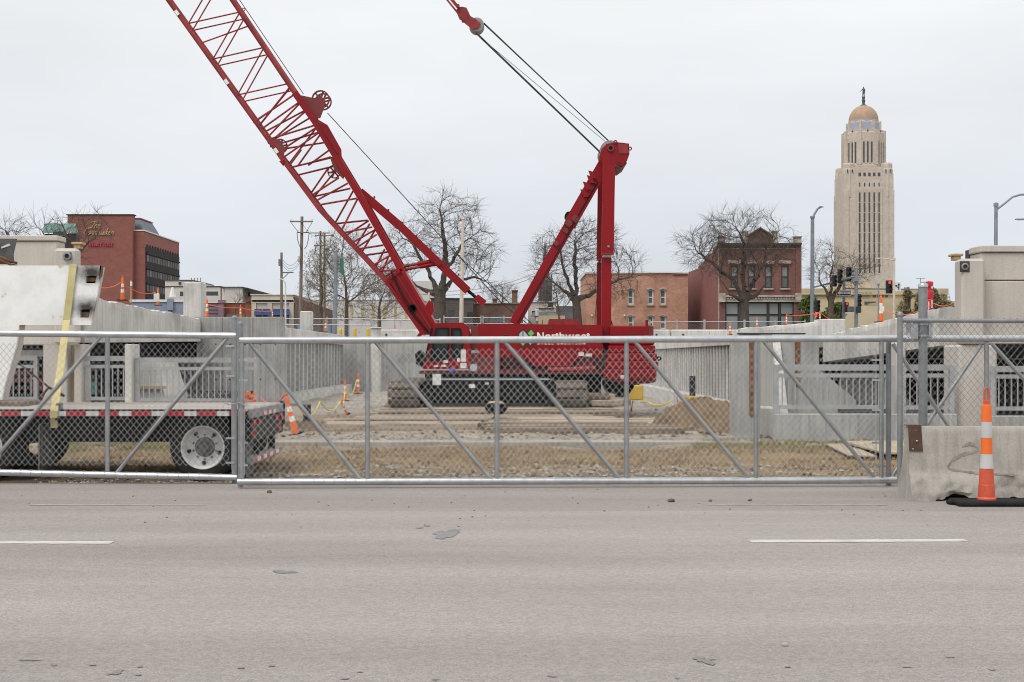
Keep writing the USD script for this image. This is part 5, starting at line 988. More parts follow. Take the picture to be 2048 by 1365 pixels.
RECIPE.update({
    'burnt_white_paint': sooty,
    'deck_board': basic((0.42, 0.375, 0.33), 0.8, col2=(0.29, 0.25, 0.215), scale=3.0, stretch=(0.6, 8, 8), fine=0.12),
    'trailer_black': basic((0.007, 0.007, 0.008), 0.55, col2=(0.016, 0.015, 0.014), scale=3.0, fine=0.2, spec=0.25),
    'tape_red': basic((0.40, 0.015, 0.03), 0.35, var=0.12, scale=9.0), 'tape_white': basic((0.62, 0.62, 0.61), 0.35, var=0.1, scale=9.0),
    'tyre': basic((0.020, 0.0195, 0.019), 0.9, col2=(0.042, 0.037, 0.032), scale=5.0, fine=0.25, spec=0.15), 'wheel_white': basic((0.72, 0.71, 0.69), 0.45, col2=(0.52, 0.48, 0.43), cut=(0.25, 0.42), scale=6.0),
    'hub_grey': basic((0.16, 0.155, 0.15), 0.6, 0.3, var=0.25, scale=12.0), 'strap_yellow': basic((0.58, 0.51, 0.26), 0.8, col2=(0.44, 0.37, 0.16), scale=4.0, fine=0.1, fscale=90.0),
    'lamp_red': basic((0.42, 0.012, 0.02), 0.25), 'mud_flap': basic((0.15, 0.15, 0.15), 0.7, col2=(0.06, 0.06, 0.06), scale=7.0, fine=0.2), 'burnt_sheet': basic((0.03, 0.03, 0.032), 0.8, col2=(0.09, 0.09, 0.09), cut=(0.5, 0.72), scale=5.0),
    'car_red': basic((0.34, 0.012, 0.014), 0.3, var=0.05, coat=0.5), 'car_glass': pane((0.02, 0.024, 0.028)), 'light_lens': basic((0.6, 0.6, 0.58), 0.2), 'teal_plastic': basic((0.03, 0.2, 0.16), 0.5),
})
tr = thing('flatbed_trailer', 'black flatbed trailer with pale deck and red and white tape behind the left gate leaf', 'trailer', (X_(300, 18.5), 19.8, -0.05))
TX0, TX1, TY0, TY1, TZ = -13.0, X_(497, 18.5), 18.5, 21.15, 0.945
nb = 11; wv = (TY1 - TY0 - 0.1) / nb
for k in range(nb): MB().cbox(TX0, TX1 - 0.02, TY0 + 0.05 + k * wv + 0.005, TY0 + 0.05 + (k + 1) * wv - 0.005, TZ - 0.05, TZ + 0.004 * (k % 3), 0.006).build('deck_board', 'deck_board', tr)
MB().cbox(TX0, TX1, TY0 - 0.005, TY0 + 0.04, TZ - 0.115, TZ - 0.005, 0.008).build('side_rail', 'trailer_black', tr)
MB().cbox(TX0, TX1, TY1 - 0.04, TY1, TZ - 0.115, TZ - 0.005, 0.008).build('side_rail', 'trailer_black', tr)
MB().cbox(TX1 - 0.02, TX1 + 0.05, TY0, TY1, TZ - 0.13, TZ - 0.0, 0.008).build('rear_rail', 'galvanised_dull', tr)
MB().cbox(TX0, TX1, TY0 - 0.06, TY0 - 0.035, TZ - 0.105, TZ - 0.015, 0.004).build('rub_rail', 'trailer_black', tr)
for k in range(34): x = TX1 - 0.2 - k * 0.29; B(x, x + 0.09, TY0 - 0.034, TY0 - 0.006, TZ - 0.10, TZ - 0.01).build('stake_pocket', 'trailer_black', tr)
for k in range(-3, 8):
    a = 2.5 + 65.3 * k
    for x0, x1, m in ((a, a + 38.5, 'tape_red'), (a + 39.5, a + 64.3, 'tape_white')):
        x1 = min(x1, 492)
        if x0 < 480: B(X_(x0, 18.44), X_(x1, 18.44), TY0 - 0.0645, TY0 - 0.0605, TZ - 0.094, TZ - 0.028).build('red_tape' if 'red' in m else 'white_tape', m, tr)
for yy in (19.15, 20.4):
    MB().polyx([(0, 0)] * 0 or [(yy, 0.45), (yy + 0.12, 0.45), (yy + 0.12, TZ - 0.06), (yy, TZ - 0.06)], TX0, TX1 - 0.05).build('main_beam', 'trailer_black', tr)
for k in range(20): x = TX1 - 0.15 - k * 0.42; B(x, x + 0.05, TY0 + 0.05, TY1 - 0.05, TZ - 0.16, TZ - 0.055).build('cross_member', 'trailer_black', tr)
MB().poly([(X_(118, 18.6), Z_(835, 18.6)), (X_(345, 18.6), Z_(835, 18.6)), (X_(345, 18.6), Z_(868, 18.6)), (X_(300, 18.6), Z_(872, 18.6)), (X_(235, 18.6), Z_(876, 18.6)), (X_(180, 18.6), Z_(873, 18.6)), (X_(118, 18.6), Z_(876, 18.6))], 19.0, 19.1).build('side_skirt', 'trailer_black', tr)
def wheel(cx, cyz, Yo, R, parent, dual=True):
    c = np.array([cx, Yo, cyz]); w = 0.27; pr = [(0.60 * R, 0.02), (0.64 * R, 0.0), (0.80 * R, -0.012), (0.93 * R, 0.005), (0.985 * R, 0.035), (R, 0.07)]
    pr += [(R, 0.10), (R - .012, 0.102), (R - .012, 0.112), (R, 0.114), (R, 0.155), (R - .012, 0.157), (R - .012, 0.167), (R, 0.169), (R, w - .07), (0.985 * R, w - .03), (0.93 * R, w), (0.6 * R, w)]
    for k in range(2 if dual else 1):
        MB().lathe(pr, c + [0, k * 0.33, 0], (0, 1, 0), 48).build('tyre', 'tyre', parent, 35)
    rim = MB().lathe([(0.60 * R, 0.03), (0.645 * R, -0.012), (0.625 * R, -0.016), (0.60 * R, 0.0), (0.575 * R, 0.03), (0.55 * R, 0.10), (0.50 * R, 0.13), (0.38 * R, 0.145), (0.30 * R, 0.135), (0.30 * R, 0.2)], c, (0, 1, 0), 48).build('rim', 'wheel_white', parent, 40)
    MB().lathe([(0.0, 0.02), (0.13 * R, 0.022), (0.15 * R, 0.04), (0.17 * R, 0.06), (0.185 * R, 0.12), (0.30 * R, 0.134), (0.30 * R, 0.2)], c, (0, 1, 0), 30).build('hub', 'hub_grey', parent, 40)
    for k in range(10):
        a = k * math.pi / 5 + 0.3; q = c + [0.36 * R * math.cos(a), 0.145, 0.36 * R * math.sin(a)]; MB().lathe([(0.016, 0), (0.016, 0.035), (0.008, 0.045), (0.0, 0.045)], q, (0, -1, 0), 6).build('wheel_nut', 'hub_grey', parent)
    for k in range(5): a = k * 2 * math.pi / 5 + 0.9; q = c + [0.47 * R * math.cos(a), 0.118, 0.47 * R * math.sin(a)]; MB().lathe([(0.0, 0), (0.030, 0), (0.030, 0.02), (0.0, 0.02)], q, (0, -1, 0), 14).build('hand_hole', 'black_paint', parent)
for x in (407, -36): wheel(X_(x, 18.7), 0.405, 18.66, 0.47, tr)
for x in (407, -36):
    MB().tube((X_(x, 18.7), 18.9, 0.405), (X_(x, 18.7), 20.9, 0.405), 0.07, n=14).build('axle', 'trailer_black', tr)
    for k in range(2): MB().lathe([(0.28, 0), (0.44, 0), (0.47, 0.06), (0.47, 0.22), (0.44, 0.27), (0.28, 0.27)], (X_(x, 18.7), 20.45 + 0.33 * k, 0.405), (0, 1, 0), 32).build('tyre', 'tyre', tr, 35)
B(X_(80, 18.8), X_(84, 18.8), 18.72, 19.3, 0.02, 0.72).build('mud_flap', 'mud_flap', tr); MB().bar(P(82, 838, 18.8), P(82, 838, 19.4), 0.06, 0.06).build('flap_hanger', 'trailer_black', tr)
B(X_(490, 18.75), X_(493, 18.75), 18.72, 19.3, 0.02, 0.62).build('mud_flap', 'mud_flap', tr)
# rear end with lamps and bumper
MB().cbox(TX1 - 0.06, TX1 + 0.03, TY0 + 0.02, TY1 - 0.02, TZ - 0.46, TZ - 0.135, 0.01).build('rear_plate', 'trailer_black', tr)
for yy in (18.62, 18.98, 20.4, 20.85): MB().cbox(TX1 + 0.031, TX1 + 0.05, yy, yy + 0.16, TZ - 0.25, TZ - 0.16, 0.008).build('tail_lamp', 'lamp_red', tr)
for yy in (18.7, 20.75): MB().lathe([(0.0, 0.02), (0.05, 0.018), (0.06, 0.0)], (TX1 + 0.03, yy, TZ - 0.36), (1, 0, 0), 16).build('tail_lamp', 'lamp_red', tr)
for k in range(6): B(TX1 + 0.051, TX1 + 0.054, 19.2 + 0.19 * k, 19.2 + 0.19 * k + 0.18, TZ - 0.12, TZ - 0.065).build('white_tape' if k % 2 else 'red_tape', 'tape_white' if k % 2 else 'tape_red', tr)
for yy in (19.2, 20.5): MB().cbox(TX1 - 0.1, TX1 - 0.0, yy, yy + 0.09, 0.22, TZ - 0.40, 0.01).build('bumper_post', 'trailer_black', tr)
MB().cbox(TX1 - 0.09, TX1 + 0.01, 18.75, 20.95, 0.16, 0.27, 0.015).build('bumper_bar', 'galvanised_dull', tr)
for k in range(8): B(TX1 + 0.011, TX1 + 0.014, 18.85 + 0.25 * k, 18.85 + 0.25 * k + 0.235, 0.185, 0.245).build('white_tape' if k % 2 else 'red_tape', 'tape_white' if k % 2 else 'tape_red', tr)
MB().cbox(TX1 + 0.0, TX1 + 0.05, 21.0, 21.2, TZ - 0.36, TZ + 0.03, 0.015).build('corner_block', 'trailer_black', tr)
MB().cbox(X_(112, 18.5), X_(121, 18.5), 18.47, 18.62, TZ - 0.02, TZ + 0.085, 0.015).build('strap_winch', 'hub_grey', tr)

# --- white panel standing on the deck
ld = thing('wall_panel', 'large white steel panel with burnt cut-outs standing on the trailer', 'panel', (X_(60, 19.6), 19.7, TZ))
pt = lambda q: [(X_(x, 19.5), Z_(y, 19.5)) for x, y in q]
shape = Polygon(pt([(-170, 531), (203, 531), (192, 600), (181, 650), (38, 650), (33, 690), (9, 770), (3, 800), (-170, 806)]))
for h in ([(173, 552), (194, 551), (192, 566), (171, 566)], [(161, 619), (185, 618), (183, 635), (160, 635)]): shape = shape.difference(Polygon(pt(h)))
MB().poly(shape, 19.5, 19.56).build('face', 'burnt_white_paint', ld)
sh2 = Polygon(pt([(-170, 533), (201, 533), (179, 649), (40, 649), (35, 692), (11, 771), (5, 800), (-170, 805)]))
inner = sh2.difference(sh2.buffer(-0.05)); MB().poly(inner, 19.562, 19.72).build('edge_flange', 'beige_precast', ld)
MB().poly(sh2.buffer(-0.052), 19.66, 19.70).build('back_sheet', 'burnt_sheet', ld)
for (a, b, c_, d) in ((174, 192, 553, 563), (163, 182, 622, 633)): MB().hull([P(x + rng.normal(0, 1.5), y + rng.normal(0, 1.2), Yq) for x in (a, b) for y in (c_ + 2, d) for Yq in (19.62, 19.75)]).build('cut_stub', 'raw_wood', ld)
MB().hull([P(x, y, Yq) for x, y in ((200, 531), (207, 532), (205, 552), (198, 560)) for Yq in (19.5, 19.6)]).build('torn_edge', 'rust_steel', ld)
MB().cbox(X_(-20, 19.6), X_(58, 19.6), 19.3, 20.3, TZ + 0.004, TZ + 0.075, 0.01).build('dunnage', 'mat_timber_dark', ld)
st = thing('ratchet_strap', 'yellow webbing strap pulled over the white panel down to the trailer', 'strap', P(125, 700, 19.3))
sp = [P(150, 529.5, 19.96), P(148.5, 529, 19.7), P(146.5, 529.5, 19.47), P(133, 640, 19.47), P(121, 735, 19.0), P(108, 822, 18.40), P(107, 836, 18.40)]
u = np.array([0.052, 0, 0]); sp = np.array(sp); k = np.arange(len(sp) - 1); m = len(sp)
vv = np.concatenate([sp - u, sp + u, sp - u + [0, 0.004, -0.002], sp + u + [0, 0.004, -0.002]]); MB().add(vv, np.concatenate([np.stack([k, k + m, k + m + 1, k + 1], 1), np.stack([k + 2 * m, k + 1 + 2 * m, k + 1 + 3 * m, k + 3 * m], 1)])).build('webbing', 'strap_yellow', st)
B(X_(101, 18.6), X_(115, 18.6), 18.6, 18.604, Z_(856, 18.6), Z_(834, 18.6)).build('loose_end', 'strap_yellow', st)
cb = thing('chain_binder', 'rusty load chain with lever binder slung across the trailer deck', 'chain', P(80, 760, 19.4)); mb = MB()
a_, b_ = P(24, 716, 19.9), P(98, 775, 19.2)
for k in range(26):
    a, b = a_ + (b_ - a_) * k / 26, a_ + (b_ - a_) * (k + 1) / 26; s_ = frame((b - a)[None])[k % 2][0]; t_ = np.linspace(0, 2 * np.pi, 9)[:-1]; mb.path((a + b) / 2 + np.cos(t_)[:, None] * (b - a) * 0.7 + np.sin(t_)[:, None] * s_ * 0.014, 0.006, 5, True)
mb.build('links', 'rusty_plate', cb, kind='stuff')
MB().path([P(90, 768, 19.1), P(96, 776, 19.1), P(88, 786, 19.1), P(83, 798, 19.0)], 0.02, 8).build('lever', 'rusty_plate', cb); MB().path([P(98, 775, 19.15), P(118, 786, 19.0), P(128, 792, 18.9)], [0.018, 0.03, 0.018], 8).build('binder_barrel', 'rusty_plate', cb)
sd = thing('torn_sheet', 'dark burnt sheet with bent bars above the white panel at left edge', 'sheet', P(0, 500, 20.6))
MB().px([(-60, 477), (33, 477.5), (29, 495), (26, 508), (27, 524), (14, 528), (-60, 528)], 20.5, 0.03).build('sheet', 'burnt_sheet', sd)
MB().px([(2, 494), (18, 487), (21, 491), (3, 497)], 20.49, 0.008).build('torn_patch', 'tape_white', sd)
for dy in (0, 6): MB().path([P(-40, 520 + dy, 20.45), P(-10, 517 + dy, 20.42), P(2, 514 + dy, 20.4), P(12, 519 + dy, 20.42), P(22, 523 + dy, 20.44), P(34, 526 + dy, 20.5)], 0.02, 7).build('bent_bar', 'rust_steel', sd)

# ---------------------------------------------------------------- things inside the left parking deck
cY = 38.0
car = thing('car', 'red car parked inside the left parking deck behind the panel leg', 'car', (X_(20, cY), cY, 0.5))
cp = [(-62, 784), (-62, 762), (-56, 752), (-30, 749), (-16, 735), (22, 734), (40, 748), (58, 752), (64, 762), (64, 784)]
MB().px(cp, cY, 1.7).build('body', 'car_red', car); MB().px([(-24, 749), (-13, 737.5), (2, 737), (2, 749)], cY - 0.01, 1.72).build('window', 'car_glass', car); MB().px([(5, 737), (20, 736.5), (34, 748), (5, 749)], cY - 0.01, 1.72).build('window', 'car_glass', car)
for x in (-40, 42):
    for yy in (cY - 0.03, cY + 1.5): MB().lathe([(0.0, 0.03), (0.17, 0.03), (0.19, 0.0), (0.29, 0.0), (0.31, 0.05), (0.31, 0.2), (0.0, 0.2)], P(x, 784, cY) * [1, 0, 1] + [0, yy, 0], (0, 1, 0), 24).build('wheel', 'tyre', car, 35)
MB().cbox(X_(60, cY), X_(65, cY), cY + 0.1, cY + 0.35, Z_(760, cY), Z_(755, cY), 0.01).build('headlight', 'light_lens', car); MB().cbox(X_(60, cY), X_(65, cY), cY + 1.35, cY + 1.6, Z_(760, cY), Z_(755, cY), 0.01).build('headlight', 'light_lens', car)
t = thing('concrete_barrier', 'short concrete barrier end standing inside the left deck behind the railing', 'barrier', P(297, 800, 36)); MB().px([(280, 722), (308, 722), (318, 760), (330, 790), (330, 802), (262, 802), (262, 790), (274, 760)], 36, 2.5).build('barrier', 'pale_concrete', t)
MB().px([(262, 772), (331, 772), (331, 778), (262, 778)], 35.9, 0.09).build('timber', 'raw_wood', t)
t = thing('plastic_crate', 'dark teal plastic crate behind the left railing', 'crate', P(172, 790, 35)); mb = MB().cbox(X_(161, 35), X_(182, 35), 35, 35.35, Z_(790, 35), Z_(762, 35), 0.02); mb.build('box', 'teal_plastic', t); MB().cbox(X_(159, 35), X_(184, 35), 34.98, 35.37, Z_(763, 35), Z_(758, 35), 0.01).build('lid', 'black_paint', t)

# ================================================================ cones, markers, tape
proto = UsdGeom.Xform.Define(stage, '/World/traffic_marker'); USED[('/World', 'traffic_marker')] = 1; ORG['/World/traffic_marker'] = np.zeros(3); proto = proto.GetPrim(); tag(proto, None, 'traffic marker')
hs = [0.0, 0.36, 0.50, 0.62, 0.76, 1.0]; rad = lambda h: 0.092 - 0.042 * h; nm = ['orange_skirt', 'white_band', 'orange_band', 'white_band', 'orange_top']
for i in range(5):
    pr = [(rad(hs[i]), hs[i]), (rad(hs[i + 1]), hs[i + 1])]
    if i == 0: pr = [(0.105, 0.03), (0.1, 0.05)] + [(rad(0.05), 0.055), pr[1]]
    if i == 4: pr += [(0.03, 1.02), (0.0, 1.02)]
    MB().lathe(pr, (0, 0, 0), n=16).build(nm[i], 'bright_band' if i in (1, 3) else 'orange_plastic', proto, 30)
MB().path([(-0.02, 0, 1.0), (-0.022, 0, 1.09), (0, 0, 1.13), (0.022, 0, 1.09), (0.02, 0, 1.0)], 0.012, 6).build('handle', 'orange_plastic', proto, 30)
MB().cbox(-0.22, 0.22, -0.2, 0.2, 0.0, 0.04, 0.01).build('base', 'black_rubber', proto)
first = [True]
def marker(x, y, Y, hpx, label, tilt=None, rot=0.0):
    loc = P(x, y, Y); sc = hpx * Y / F / 1.13; g = 'orange traffic markers about the site'
    if first[0]:
        first[0] = False; o = UsdGeom.Xform(proto); o.AddTranslateOp().Set(Gf.Vec3d(*map(float, loc))); o.AddRotateXYZOp().Set(Gf.Vec3f(*(list(tilt or (0, 0)) + [rot]))); o.AddScaleOp().Set(Gf.Vec3f(sc, sc, sc)); tag(proto, label, None, g); return proto
    return copy_of(proto, 'traffic_marker', label, loc, rot, g, tilt or (0, 0), sc)
def gY(y): return EYE * F / (y - YH)
marker(690, 802, gY(801), 46, 'orange marker standing by the left finned wall wrapped in yellow tape')
marker(716, 788, gY(787.5), 44, 'orange marker at the far foot of the left finned wall')
marker(592, 869, gY(868), 86, 'tall orange marker leaning left just behind the trailer', (0, -14), 12)
marker(694, 829, gY(829), 34, 'toppling white topped marker with yellow tape at the pit edge', (8, -24), 20)
marker(1262, 823, gY(822), 24, 'small orange marker leaning beside the right crawler track', (0, 10))
marker(1355, 824, gY(823), 28, 'small orange marker left of the soil heap')
marker(245, 601, 36.3, 50, 'orange marker on the left deck edge in front of the hotel')
marker(316, 611, 39.4, 37, 'orange marker with white board on the left deck edge')
marker(414, 635, 46.7, 40, 'orange marker on the cross wall before the purple shopfront')
marker(481, 636, 46.7, 28, 'short marker on the cross wall before the orange brick front')
marker(545, 636, 46.7, 18, 'tiny marker on the cross wall before the blue awnings')
marker(624, 664, 69.3, 26, 'orange marker left of the street sign post')
marker(651, 664, 69.3, 26, 'orange marker just left of the blue street sign post base')
marker(790, 676, 69.2, 27, 'orange marker before the white barrier left of the boom foot')
marker(955, 680, 66, 32, 'orange marker showing between cab and crane body')
marker(1419, 680, 66, 16, 'low orange marker on the far wall right of the counterweight')
marker(1460, 670, 66, 26, 'pale orange marker before the red side wall')
marker(1514, 657, 55.3, 24, 'orange marker on the rising parapet before the shopfront')
marker(1573, 650.5, 55.3, 24, 'orange marker on the rising parapet at the brick building corner')
marker(1640, 643, 55.3, 22, 'orange marker at the parapet end block below the small tree')
marker(1762, 645, 34.6, 58, 'tall orange marker with white board on the right ramp edge')
for lbl, x, y, Y, w, h in (('white board fixed to the marker on the left deck edge', 313, 603, 39.1, 11, 16), ('white board fixed to the tall marker on the right ramp', 1764, 623, 34.3, 9, 11)):
    t = thing('notice_board', lbl, 'board', P(x, y, Y)); MB().pbox(x - w / 2, x + w / 2, y - h, y, Y, 0.015).build('board', 'paper', t)
def line(label, pts, mat, r, name, cat):
    q = np.array([P(*p) for p in pts]); out = []
    for i in range(len(q) - 1):
        t_ = np.linspace(0, 1, 9)[:-1, None]; s = q[i] + (q[i + 1] - q[i]) * t_; s[:, 2] -= 0.05 * np.linalg.norm(q[i + 1] - q[i]) * 4 * (t_ * (1 - t_))[:, 0]; out.append(s)
    MB().path(np.concatenate(out + [q[-1:]]), r, 5).build(name, mat, None, False, label, None, cat)
line('orange rope along the left deck edge before the hotel', [(200, 575, 35), (243, 564, 36.3), (311, 585, 39)], 'orange_rope', 0.012, 'rope', 'rope')
line('orange rope between markers on the cross wall', [(414, 608, 46.7), (481, 615, 46.7), (545, 622, 46.7)], 'orange_rope', 0.012, 'rope', 'rope')
line('orange rope from the parapet marker towards the light pole', [(1573, 630, 55.3), (1640, 624, 55.3), (1670, 642, 56)], 'orange_rope', 0.015, 'rope', 'rope')
line('orange rope from the tall marker along the right ramp to the column', [(1764, 612, 34.6), (1795, 626, 33), (1850, 612, 31), (1868, 607, 30.5), (1905, 607, 29.4)], 'orange_rope', 0.010, 'rope', 'rope')
line('yellow caution tape strung between markers by the left wall', [(590, 797, 30), (640, 803, 38), (682, 800, 44), (690, 776, gY(801)), (713, 760, gY(788))], 'yellow_tape', 0.02, 'caution_tape', 'tape')
line('red danger tape strung behind the trailer end', [(520, 795, 31), (548, 806, 30), (570, 789, 29.5), (575, 788, 29)], 'red_tape', 0.018, 'caution_tape', 'tape')
line('yellow tape fallen at the foot of the right finned wall', [(1275, 790, 50), (1290, 800, 48), (1330, 808, 46), (1345, 800, 46)], 'yellow_tape', 0.025, 'caution_tape', 'tape')
t = thing('barricade', 'small red folding barricade behind the trailer end', 'barricade', P(500, 800, 30)); MB().bar(P(488, 792, 30), P(513, 803, 30), 0.04, 0.05).build('board', 'red_tape', t); MB().bar(P(513, 786, 30), P(490, 803, 30), 0.04, 0.05).build('board', 'orange_plastic', t); MB().lathe([(0, 0), (0.05, 0), (0.05, 0.08), (0, 0.1)], P(495, 791, 30), n=10).build('lamp', 'orange_plastic', t)
for x0, x1, y0, y1, y2, Y, lb in ((1380, 1391, 752, 792, 809, 40, 'black post on a yellow base before the right finned wall'), (1266, 1280, 760, 770, 794, 46, 'yellow base block beside the crane counterweight')):
    t = thing('base_post', lb, 'post', P((x0 + x1) / 2, y2, Y)); MB().cbox(X_(x0, Y), X_(x1, Y), Y, Y + 0.15, Z_(y1, Y), Z_(y0, Y), 0.01).build('post', 'black_paint', t); MB().cbox(X_(x0 - 7, Y), X_(x1 + 6, Y), Y - 0.15, Y + 0.3, Z_(y2 + 6, Y), Z_(y1, Y), 0.04).build('base', 'yellow_paint', t)
t = thing('base_post', 'black stump standing in the soil behind the leaning marker', 'post', P(612, 833, 36)); MB().cbox(X_(606, 36), X_(620, 36), 36, 36.2, -0.2, Z_(809, 36), 0.02).build('post', 'black_paint', t)
for i, x in enumerate((681, 710, 736)):
    t = thing('bollard', ('yellow bollard right of the street sign post', 'middle yellow bollard of the row before the bushes', 'yellow bollard beside the white squat post')[i], 'bollard', P(x, 676, 69.4)); MB().lathe([(0.085, 0), (0.085, 0.62), (0.06, 0.68), (0, 0.70)], P(x, 683, 69.4), n=16).build('post', 'yellow_paint', t, 40)
t = thing('recess_fill', 'dark brown piece added for the dark recess of the shallow pit at left', 'timber', P(610, 850, 31.0)); MB().hull([P(x, y, Y) for x, y in ((563, 842), (590, 858), (655, 843), (640, 856), (562, 852)) for Y in (30.6, 30.9)]).build('timber', 'mat_timber_dark', t)  # dark piece added to paint the shaded recess in the pit

# ================================================================ town behind: terrain z = 2.2
GZ = 2.2
RECIPE.update({
    'hotel_brick': bricks((0.255, 0.098, 0.078), (0.215, 0.082, 0.065), (0.2, 0.11, 0.09), 0.4, 0.13, blotch=0.12), 'hotel_dark': basic((0.036, 0.028, 0.027), 0.7, col2=(0.024, 0.02, 0.02), scale=0.6, spec=0.12), 'hotel_glass': basic((0.055, 0.05, 0.048), 0.5, spec=0.2), 'hotel_glass_light': basic((0.12, 0.105, 0.095), 0.5, spec=0.2),
    'skylight_glass': basic((0.10, 0.12, 0.145), 0.45, col2=(0.075, 0.09, 0.11), scale=0.4, spec=0.3), 'gold_letters': basic((0.50, 0.355, 0.17), 0.5, var=0.08), 'red_letters': basic((0.44, 0.03, 0.065), 0.5, var=0.1), 'copper_green': basic((0.16, 0.27, 0.235), 0.8, col2=(0.09, 0.16, 0.14), scale=1.2),
    'orange_brick': bricks((0.46, 0.225, 0.145), (0.34, 0.155, 0.10), (0.42, 0.31, 0.25), blotch=0.3), 'red_brick': bricks((0.20, 0.088, 0.072), (0.145, 0.063, 0.052), (0.165, 0.1, 0.085), blotch=0.22), 'brown_brick': bricks((0.155, 0.085, 0.06), (0.10, 0.06, 0.045), (0.13, 0.1, 0.085), blotch=0.3),
    'red_stucco': basic((0.235, 0.085, 0.07), 0.9, col2=(0.19, 0.066, 0.055), scale=0.8, fine=0.12, fscale=3.0), 'cut_stone': basic((0.46, 0.40, 0.33), 0.9, col2=(0.26, 0.225, 0.185), scale=2.5, fine=0.2, fscale=12.0), 'white_trim': basic((0.62, 0.61, 0.58), 0.7, var=0.06), 'cream_paint': basic((0.48, 0.43, 0.345), 0.85, var=0.05, scale=0.7),
    'white_stucco': basic((0.56, 0.52, 0.475), 0.9, var=0.06, scale=0.5), 'dark_trim': basic((0.05, 0.045, 0.042), 0.6, var=0.1), 'mauve_paint': basic((0.20, 0.13, 0.165), 0.85, var=0.1, scale=0.8), 'blue_paint': basic((0.22, 0.245, 0.31), 0.8, var=0.08), 'awning_blue': basic((0.012, 0.035, 0.13), 0.8, var=0.1, scale=3.0), 'shop_orange': bricks((0.26, 0.085, 0.045), (0.19, 0.06, 0.035), (0.19, 0.09, 0.06), blotch=0.25),
    'window_dark': pane((0.03, 0.033, 0.036)), 'window_grey': pane((0.085, 0.10, 0.105), 0.2), 'window_blind': pane((0.20, 0.215, 0.205), 0.35), 'limestone': bricks((0.49, 0.425, 0.355), (0.46, 0.398, 0.333), (0.43, 0.37, 0.31), 3.2, 1.3, blotch=0.14), 'gilded_tile': basic((0.40, 0.27, 0.18), 0.65, col2=(0.33, 0.225, 0.155), scale=0.7, stretch=(1, 1, .3), spec=0.25), 'blue_mosaic': basic((0.26, 0.30, 0.42), 0.6, col2=(0.36, 0.345, 0.38), scale=0.8), 'bronze_green': basic((0.085, 0.13, 0.125), 0.7, 0.2, var=0.2),
    'tan_wall': basic((0.42, 0.345, 0.22), 0.9, var=0.06, scale=0.25), 'tan_pale': basic((0.50, 0.425, 0.29), 0.9, var=0.06, scale=0.25), 'grey_brick': bricks((0.105, 0.088, 0.085), (0.08, 0.07, 0.068), (0.1, 0.09, 0.088), blotch=0.2), 'slate': basic((0.11, 0.115, 0.12), 0.85, var=0.2, scale=1.0), 'pale_far_wall': basic((0.52, 0.50, 0.475), 0.9, var=0.04, scale=0.2),
    'pole_wood': basic((0.235, 0.19, 0.15), 0.95, col2=(0.13, 0.10, 0.08), scale=2.0, stretch=(8, 8, 0.6), fine=0.15), 'pole_steel': basic((0.22, 0.245, 0.27), 0.55, 0.3, var=0.1), 'bark': basic((0.118, 0.096, 0.08), 0.95, col2=(0.072, 0.058, 0.049), scale=4.0, stretch=(3, 3, 0.6), spec=0.15), 'bark_brown': basic((0.15, 0.118, 0.088), 0.95, col2=(0.09, 0.07, 0.053), scale=4.0, spec=0.15), 'buds': basic((0.27, 0.21, 0.10), 0.9, var=0.2, scale=2.0), 'leaf_green': basic((0.115, 0.17, 0.035), 0.7, col2=(0.055, 0.085, 0.02), scale=1.2, spec=0.2), 'leaf_olive': basic((0.25, 0.215, 0.12), 0.8, col2=(0.14, 0.12, 0.065), scale=1.2, spec=0.2),
    'signal_black': basic((0.018, 0.019, 0.02), 0.5, var=0.1), 'signal_lens_dark': basic((0.03, 0.035, 0.03), 0.25), 'red_light': lamp((1.0, 0.045, 0.02), 1.7), 'hand_light': lamp((1.0, 0.09, 0.03), 1.0), 'sign_black': basic((0.015, 0.015, 0.016), 0.5), 'sign_white': basic((0.66, 0.66, 0.65), 0.5, var=0.03), 'sign_green': basic((0.03, 0.14, 0.105), 0.5, var=0.06), 'pump_red': basic((0.50, 0.018, 0.035), 0.5, var=0.08), 'fence_grey': basic((0.40, 0.41, 0.42), 0.5, 0.4, var=0.1), 'dumpster_blue': basic((0.08, 0.30, 0.42), 0.6, var=0.1), 'lamp_wood': basic((0.56, 0.48, 0.40), 0.8, var=0.08),
})

# ---------------------------------------------------------------- hotel
HY = 260.0
ht = thing('hotel', 'tall red brick hotel with gold script sign and dark window grid', 'building', (X_(265, HY), HY, GZ))
xa, xb, xc = X_(135, HY), X_(265, HY), X_(285.3, HY); Hd = X_(285.3, HY) / X_(358, 1.0)      # depth where the side wall ends
B(xa, xb, HY, HY + 1.8, GZ, Z_(430, HY)).build('front_wing', 'hotel_brick', ht); B(xa - .2, xb + .2, HY - .2, HY + 2.0, Z_(430, HY), Z_(428.4, HY)).build('roof_edge', 'hotel_dark', ht)
zt = Z_(462, HY + 1.0); B(xb - 6, xc, HY + 1.0, Hd, GZ, zt).build('side_wing', 'hotel_brick', ht); B(xb + 0.01, xc + .15, HY + .9, Hd + .1, zt, zt + .22).build('roof_edge', 'white_trim', ht)
zb_ = Z_(492, HY); B(xc, xc + 0.12, HY + 2.0, Hd - 0.1, GZ, zb_).build('window_wall', 'hotel_dark', ht)
for k in range(13):
    y = HY + 2.2 + k * (Hd - HY - 2.6) / 13; MB().lathe([(0.0, 0.13), (0.62, 0.13), (0.62, 0.0)], (xc, y + 1.0, zb_), (1, 0, 0), 14).build('arch_recess', 'hotel_dark', ht)
